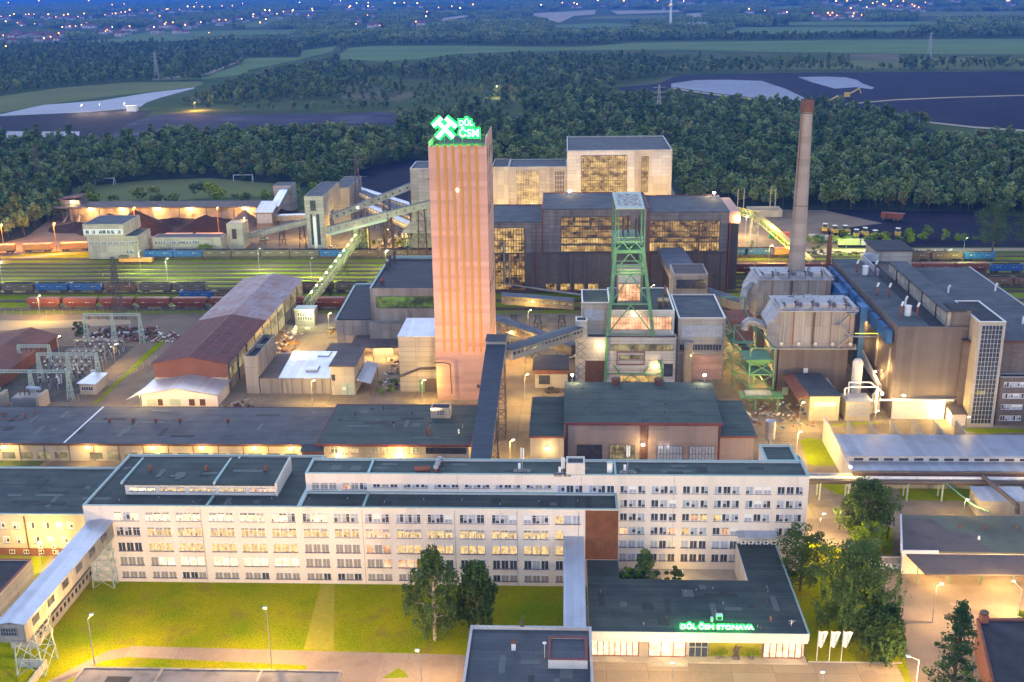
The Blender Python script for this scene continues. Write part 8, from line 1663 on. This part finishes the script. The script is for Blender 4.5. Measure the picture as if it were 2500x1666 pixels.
t = thing('excavator', 'orange lit excavator with a raised boom behind the tower sign', 'excavator', (-28, 900, 0)); MB().box(-33, -27, 898, 902, .8, 3.6, 'loader_yellow').build('body', t); MB().beam((-27, 900, 3), (-17, 900, 9.5), .8, .8, 'loader_yellow').beam((-17, 900, 9.5), (-15.5, 900, 5.5), .6, .6, 'loader_yellow').build('boom', t); MB().box(-34, -26, 897, 903, 0, 1, 'steel_dark').build('tracks', t)
lamp_post(*G('B', 1070, 672), 12, 3500, 'dazzling white work lamp in the clearing behind the tower', (1, 0.781, 0.51), (.5, 0), 'lamp_white'); 
for (x, y, c_, lab) in ((-370, 1100, 1, 'orange lamp on the bank of the slurry pond, left'), (-560, 1180, 0, 'white lamp by the pumping hut on the pond bank'), (-600, 1150, 0, 'first small lamp on the pond bank, left'), (-570, 1150, 0, 'second small lamp on the pond bank, left')):
    xx, yy = G('A', *((1335, 760), (855, 765), (560, 778), (685, 775))[(['orange', 'white', 'first', 'second'].index(lab.split()[0]))]); lamp_post(xx, yy, 8, 7000 if c_ else 3000, lab, (1, 0.5, 0.15) if c_ else (1, 0.756, 0.476), (.5, 0), 'lamp_sodium' if c_ else 'lamp_white')
x, y = G('A', 895, 765); t = thing('pump_hut', 'white pumping hut beside a tree on the pond bank', 'hut', (x, y, 0)); MB().box(x-4, x+5, y, y+6, 0, 5, 'white_paint').build('wall', t); MB().box(x-4.4, x+5.4, y-.4, y+6.4, 5, 5.4, 'roof_metal').build('roof', t)
x, y = G('C', 540, 745); junk('dredge_plant', (x-12, x+45), (y-2, y+8), 60, ['wagon_red', 'white_paint', 'loader_yellow', 'steel_grey'], 'cluster of red and white machines lit up on the pit bank', 'machinery', 5, 21, 3); t = thing('work_light', 'work lamp over the machines on the pit bank', 'lamp', (x, y, 0)); MB().tube((x, y-3, 0), (x, y-3, 9), .2, .2, 'steel_grey').box(x-1, x+1, y-3.5, y-2.5, 9, 9.8, 'lamp_white').build('pole', t); plight(t, (x, y-4, 8.5), 9000, (1, 0.63, 0.34), .5)
for i, (a, b2) in enumerate(((1015, 725), (1165, 670))):
    x, y = G('C', a, b2); t = thing('excavator', ('excavator with an arm stretched out on the haul road', 'low orange excavator beside the second pit pond')[i], 'excavator', (x, y, 0)); MB().box(x-6, x-1, y-2, y+2, 1, 5, 'loader_yellow').build('body', t); MB().beam((x-1, y, 4), (x+8, y, 9), 1, 1, 'loader_yellow').beam((x+8, y, 9), (x+10, y, 4), .8, .8, 'loader_yellow').build('boom', t); MB().box(x-7, x, y-2.5, y+2.5, 0, 1.2, 'steel_dark').build('tracks', t)
x, y = G('B', 2258, 195); t = thing('mast_tower', 'tall pale telecom tower on the far hillside', 'tower', (x, y, 0)); MB().tube((x, y, 0), (x, y, 86), 3, 2.2, 'white_paint', 12).build('shaft', t); MB().tube((x, y, 50), (x, y, 54), 4.5, 4.5, 'grey_trim', 12).ball((x, y, 56), 2.6, 'far_glow', 8, 6).build('platform', t)
x, y = G('C', 90, 205); t = thing('apartment_block', 'long white block of flats among the far trees', 'building', (x, y, 0)); MB().box(x-31, x+31, y, y+14, 0, 15, 'cream').build('wall', t); MB().box(x-31.5, x+31.5, y-.5, y+14.5, 15, 15.8, 'roof_metal').build('roof', t)
b = MB()
for i in range(4): b.box(x-29, x+29, y-.3, y, 2.4+i*3.4, 3.8+i*3.4, 'glass_dark')
b.build('window', t)
# ================================================================ near trees
def big_tree(name, label, x, y, h, cr, kind, seed, n=240, lumps=30, top=None, group=None):
    """trunk and rising limbs; leaf sprays hang along twigs so sky shows through"""
    rng = random.Random(seed); t = thing(name, label, 'tree', (x, y, 0), rng.uniform(0, 6), group); c = MB()
    lm, l2 = {'birch': ('leaf_birch_near', 'leaf_willow_near'), 'willow': ('leaf_willow_near', 'leaf_birch_near'), 'conifer': ('leaf_conifer', 'leaf_birch'), 'bright': ('leaf_bright', 'leaf_willow'), 'broad': ('leaf_birch_near', 'leaf_conifer')}[kind]
    limbs = []; lumps = int(lumps*1.7)
    for i in range(lumps):
        f = (i+.5)/lumps; z = h*((.16 if kind in ('birch', 'willow') else .22)+.76*f)
        prof = {'birch': .25+.85*math.sin(math.pi*min(1, .16+f*.86)), 'willow': math.sin(math.pi*min(.98, .18+f*.76))**.55, 'conifer': (1.02-f)**.85, 'bright': math.sin(math.pi*(.15+f*.75)), 'broad': math.sin(math.pi*min(.97, .15+f*.75))**.6}[kind]
        a = i*2.399+rng.uniform(-.6, .6); q = cr*prof*rng.uniform(.25, .95); k = cr*rng.uniform(.15, .30)*(.7+.35*prof)
        px, py = q*math.cos(a), q*math.sin(a); limbs.append((px, py, z))
        mt = lm if rng.random() < .7 else l2
        leaves(c, px, py, z, k*1.15, k*1.15, k*(.55 if kind == 'conifer' else .75), int(n*.42), .34, mt, rng, .0, .2)
        if kind in ('birch', 'willow'):
            for _ in range(6):
                a2 = rng.uniform(0, 6.28); hx, hy = px+k*rng.uniform(.5, 1.2)*math.cos(a2), py+k*rng.uniform(.5, 1.2)*math.sin(a2); L = h*rng.uniform(.06, .2)
                leaves(c, hx, hy, max(z-L*.5, h*.10), .26, .26, L*.55, int(n*.11), .28, mt, rng, 1.4, .05)
        if kind == 'conifer':
            for s_ in range(3):
                g = .45+.25*s_; leaves(c, px*g/.8, py*g/.8, z-.1*s_, .5, .5, .28, int(n*.14), .3, mt, rng)
    t0 = MB(); bk = 'bark_birch' if kind == 'birch' else 'bark'; tr = h*.016+.06
    t0.tube((0, 0, -.1), (0, 0, h*.5), tr, tr*.65, bk, 8).tube((0, 0, h*.5), (0, 0, h*.95), tr*.65, tr*.12, bk, 6)
    for (px, py, z) in limbs[::2]: t0.tube((0, 0, z*.72), (px, py, z), tr*.3, tr*.06, bk, 5)
    for nm, mb in (('crown', c), ('trunk', t0)):
        o = bpy.data.objects.new(nm, mb.mesh(nm)); COL.objects.link(o); o.parent = t
    return t
big_tree('birch_tree', 'tall weeping birch with dangling twigs on the lawn', -22.9, 168.5, 19.4, 5.0, 'birch', 1)
big_tree('birch_tree', 'shorter rounded birch just right of the tall one on the lawn', -15.6, 172.6, 14.0, 4.9, 'birch', 2)
big_tree('weeping_tree', 'very large weeping tree right of the entrance hall', 50.5, 171, 19.5, 8.0, 'willow', 3, 300, 44)
big_tree('weeping_tree', 'drooping tree low at the flags, lit from below', 54, 164.5, 10.5, 4.2, 'willow', 4)
big_tree('dark_tree', 'dark spreading tree between entrance hall and big weeping tree', 44.6, 186.5, 13, 5.2, 'broad', 5, 240, 30)
big_tree('round_tree', 'broad round tree on the road corner behind the gate pillar', 62.6, 209, 13.0, 6.6, 'willow', 6, 280, 40)
big_tree('bush_tree', 'bright yellow-green bush below the round tree', 61.5, 201.5, 6.5, 4.0, 'bright', 7, 200, 20)
big_tree('spruce_tree', 'feathery open conifer rising at the bottom right corner', 60.8, 150.5, 20.0, 5.2, 'conifer', 8, 110, 34)
big_tree('spruce_tree', 'conical spruce in the office courtyard', 15, 184.5, 9.5, 3.6, 'conifer', 9, 200, 26)
big_tree('bush_tree', 'leafy bush left in the courtyard behind the spruce', 12, 185, 5.5, 2.2, 'bright', 10, 160, 12)
big_tree('small_tree', 'small rounded shrub tree in the middle of the courtyard', 20.8, 185, 5.6, 1.9, 'broad', 11, 170, 12)
big_tree('hedge_bush', 'low bright green bush at the right end of the courtyard', 29.5, 183, 2.4, 3.2, 'bright', 12, 200, 10)
big_tree('oak_tree', 'big dark green tree alone beside the right-hand tracks', 179.5, 461, 21.5, 8.5, 'broad', 13, 260, 40)
big_tree('oak_tree', 'second dark tree cut by the right edge beyond the tracks', 196, 468, 15, 7, 'broad', 14, 200, 26)
big_tree('bush_tree', 'bright bush at the right edge on the lit road', 82, 172.5, 4.2, 3.4, 'bright', 15, 200, 14)
big_tree('bush_tree', 'round green bush behind the substation gantry', -161, 343, 5.5, 3, 'broad', 16, 160, 12)
big_tree('bush_tree', 'green bush in front of the low office by the tracks', -156.5, 461.5, 4.5, 4.2, 'bright', 17, 160, 14)
rt = random.Random(77)
BUSHP = [crown_forest(random.Random(900+i), 5, 2.4, 'leaf_birch' if i else 'leaf_bright', 'leaf_willow', 8, 60, .5).mesh('bush_crown') for i in range(3)]
def bush(x, y, s, lab, grp):
    o = bpy.data.objects.new('bush', rt.choice(BUSHP)); COL.objects.link(o); o.location = (x, y, 0); o.rotation_euler.z = rt.uniform(0, 6); o.scale = (s, s, s*rt.uniform(.7, 1.1)); tag(o, lab, 'bush', grp)
for i in range(34): bush(106+i*2.2+rt.uniform(-2, 2), 478+rt.uniform(-4, 9)+ (i > 20)*4, rt.uniform(.5, 1.3), 'green bush along the edge of the coal yard', 'bushes along the coal yard')
for i in range(20): bush(-262+i*7+rt.uniform(-4, 4), 574+rt.uniform(-12, 18), rt.uniform(1.2, 2.6), 'dark bushy tree between storage wall and playing field', 'trees above the storage wall')
for i in range(9): bush(-85+i*2.5+rt.uniform(-8, 8), 468+rt.uniform(0, 35), rt.uniform(.4, .9), 'small lit bush on the yard behind the trains', 'bushes on the lit yard')
for i in range(8): bush(96+rt.uniform(-16, 18), 470+rt.uniform(-10, 16), rt.uniform(.4, 1.0), 'yellow-lit bush by the yellow conveyor', 'bushes by the yellow conveyor')
for i in range(7): bush(-52+rt.uniform(-3, 4), 290+rt.uniform(0, 10), rt.uniform(.3, .6), 'dry weeds in the alley left of the tower', 'weeds left of the tower')

def car(x, y, rz, m, label):
    t = thing('car', label, 'car', (x, y, 0)); MB().box(x-2.1, x+2.1, y-.85, y+.85, .3, .95, m).build('body', t)
    MB().hexa([(x-1.3, y-.8, .95), (x+1.1, y-.8, .95), (x+1.1, y+.8, .95), (x-1.3, y+.8, .95)], [(x-.9, y-.7, 1.45), (x+.6, y-.7, 1.45), (x+.6, y+.7, 1.45), (x-.9, y+.7, 1.45)], 'glass_dark').box(x-.85, x+.55, y-.66, y+.66, 1.45, 1.5, m).build('cabin', t)
    for dx in (-1.3, 1.3):
        for dy in (-.86, .7): MB().tube((x+dx, y+dy, .32), (x+dx, y+dy+.16, .32), .32, .32, 'steel_dark', 12).build('wheel', t)
    t.rotation_euler.z = rz
car(*G('K', 862, 578), .1, 'white_paint', 'pale parked car in the alley beside the shaft building')
car(*G('E', 905, 818), 1.2, 'white_paint', 'white parked car on the lit yard right of the screening tower')
car(*G('E', 250, 735), .3, 'cont_white', 'pale van-like car on the road left of the screening tower')
car(*G('J', 815, 395), 1.5, 'loader_yellow', 'yellow parked vehicle at the compressor house wall')
car(*G('K', 700, 890), .2, 'steel_dark', 'dark little vehicle in front of the brick hut')
rp = random.Random(6)
for i in range(16):
    x, y = rp.choice(((rp.uniform(-14, 54), rp.uniform(147, 161)), (rp.uniform(62, 90), rp.uniform(160, 184)), (rp.uniform(-92, -20), rp.uniform(276, 288)))); o = sheet('road_patch', [(x, y), (x+rp.uniform(1, 4), y+rp.uniform(-.3, .3)), (x+rp.uniform(1, 4), y+rp.uniform(.8, 2.5)), (x-.2, y+rp.uniform(.8, 2))], .07+i*.001, rp.choice(('asphalt', 'ballast', 'slab_path')))
# ---------------------------------------------------------------- dusk air
hz = bpy.data.materials.new('haze_air'); hz.use_nodes = True; n_, l_ = hz.node_tree.nodes, hz.node_tree.links
for q in list(n_):
    if q.type == 'BSDF_PRINCIPLED': n_.remove(q)
pv = n_.new('ShaderNodeVolumePrincipled'); pv.inputs['Density'].default_value = HAZE_D = 1.05e-4; pv.inputs['Color'].default_value = (.05, .28, 1, 1); pv.inputs['Anisotropy'].default_value = .2
l_.new(pv.outputs[0], n_['Material Output'].inputs['Volume'])
hb = MB().box(-12500, 12500, -500, 24500, -1.0, 160, hz).build('haze'); hb['kind'] = 'stuff'; hb['label'] = 'thin blue dusk haze over the land'
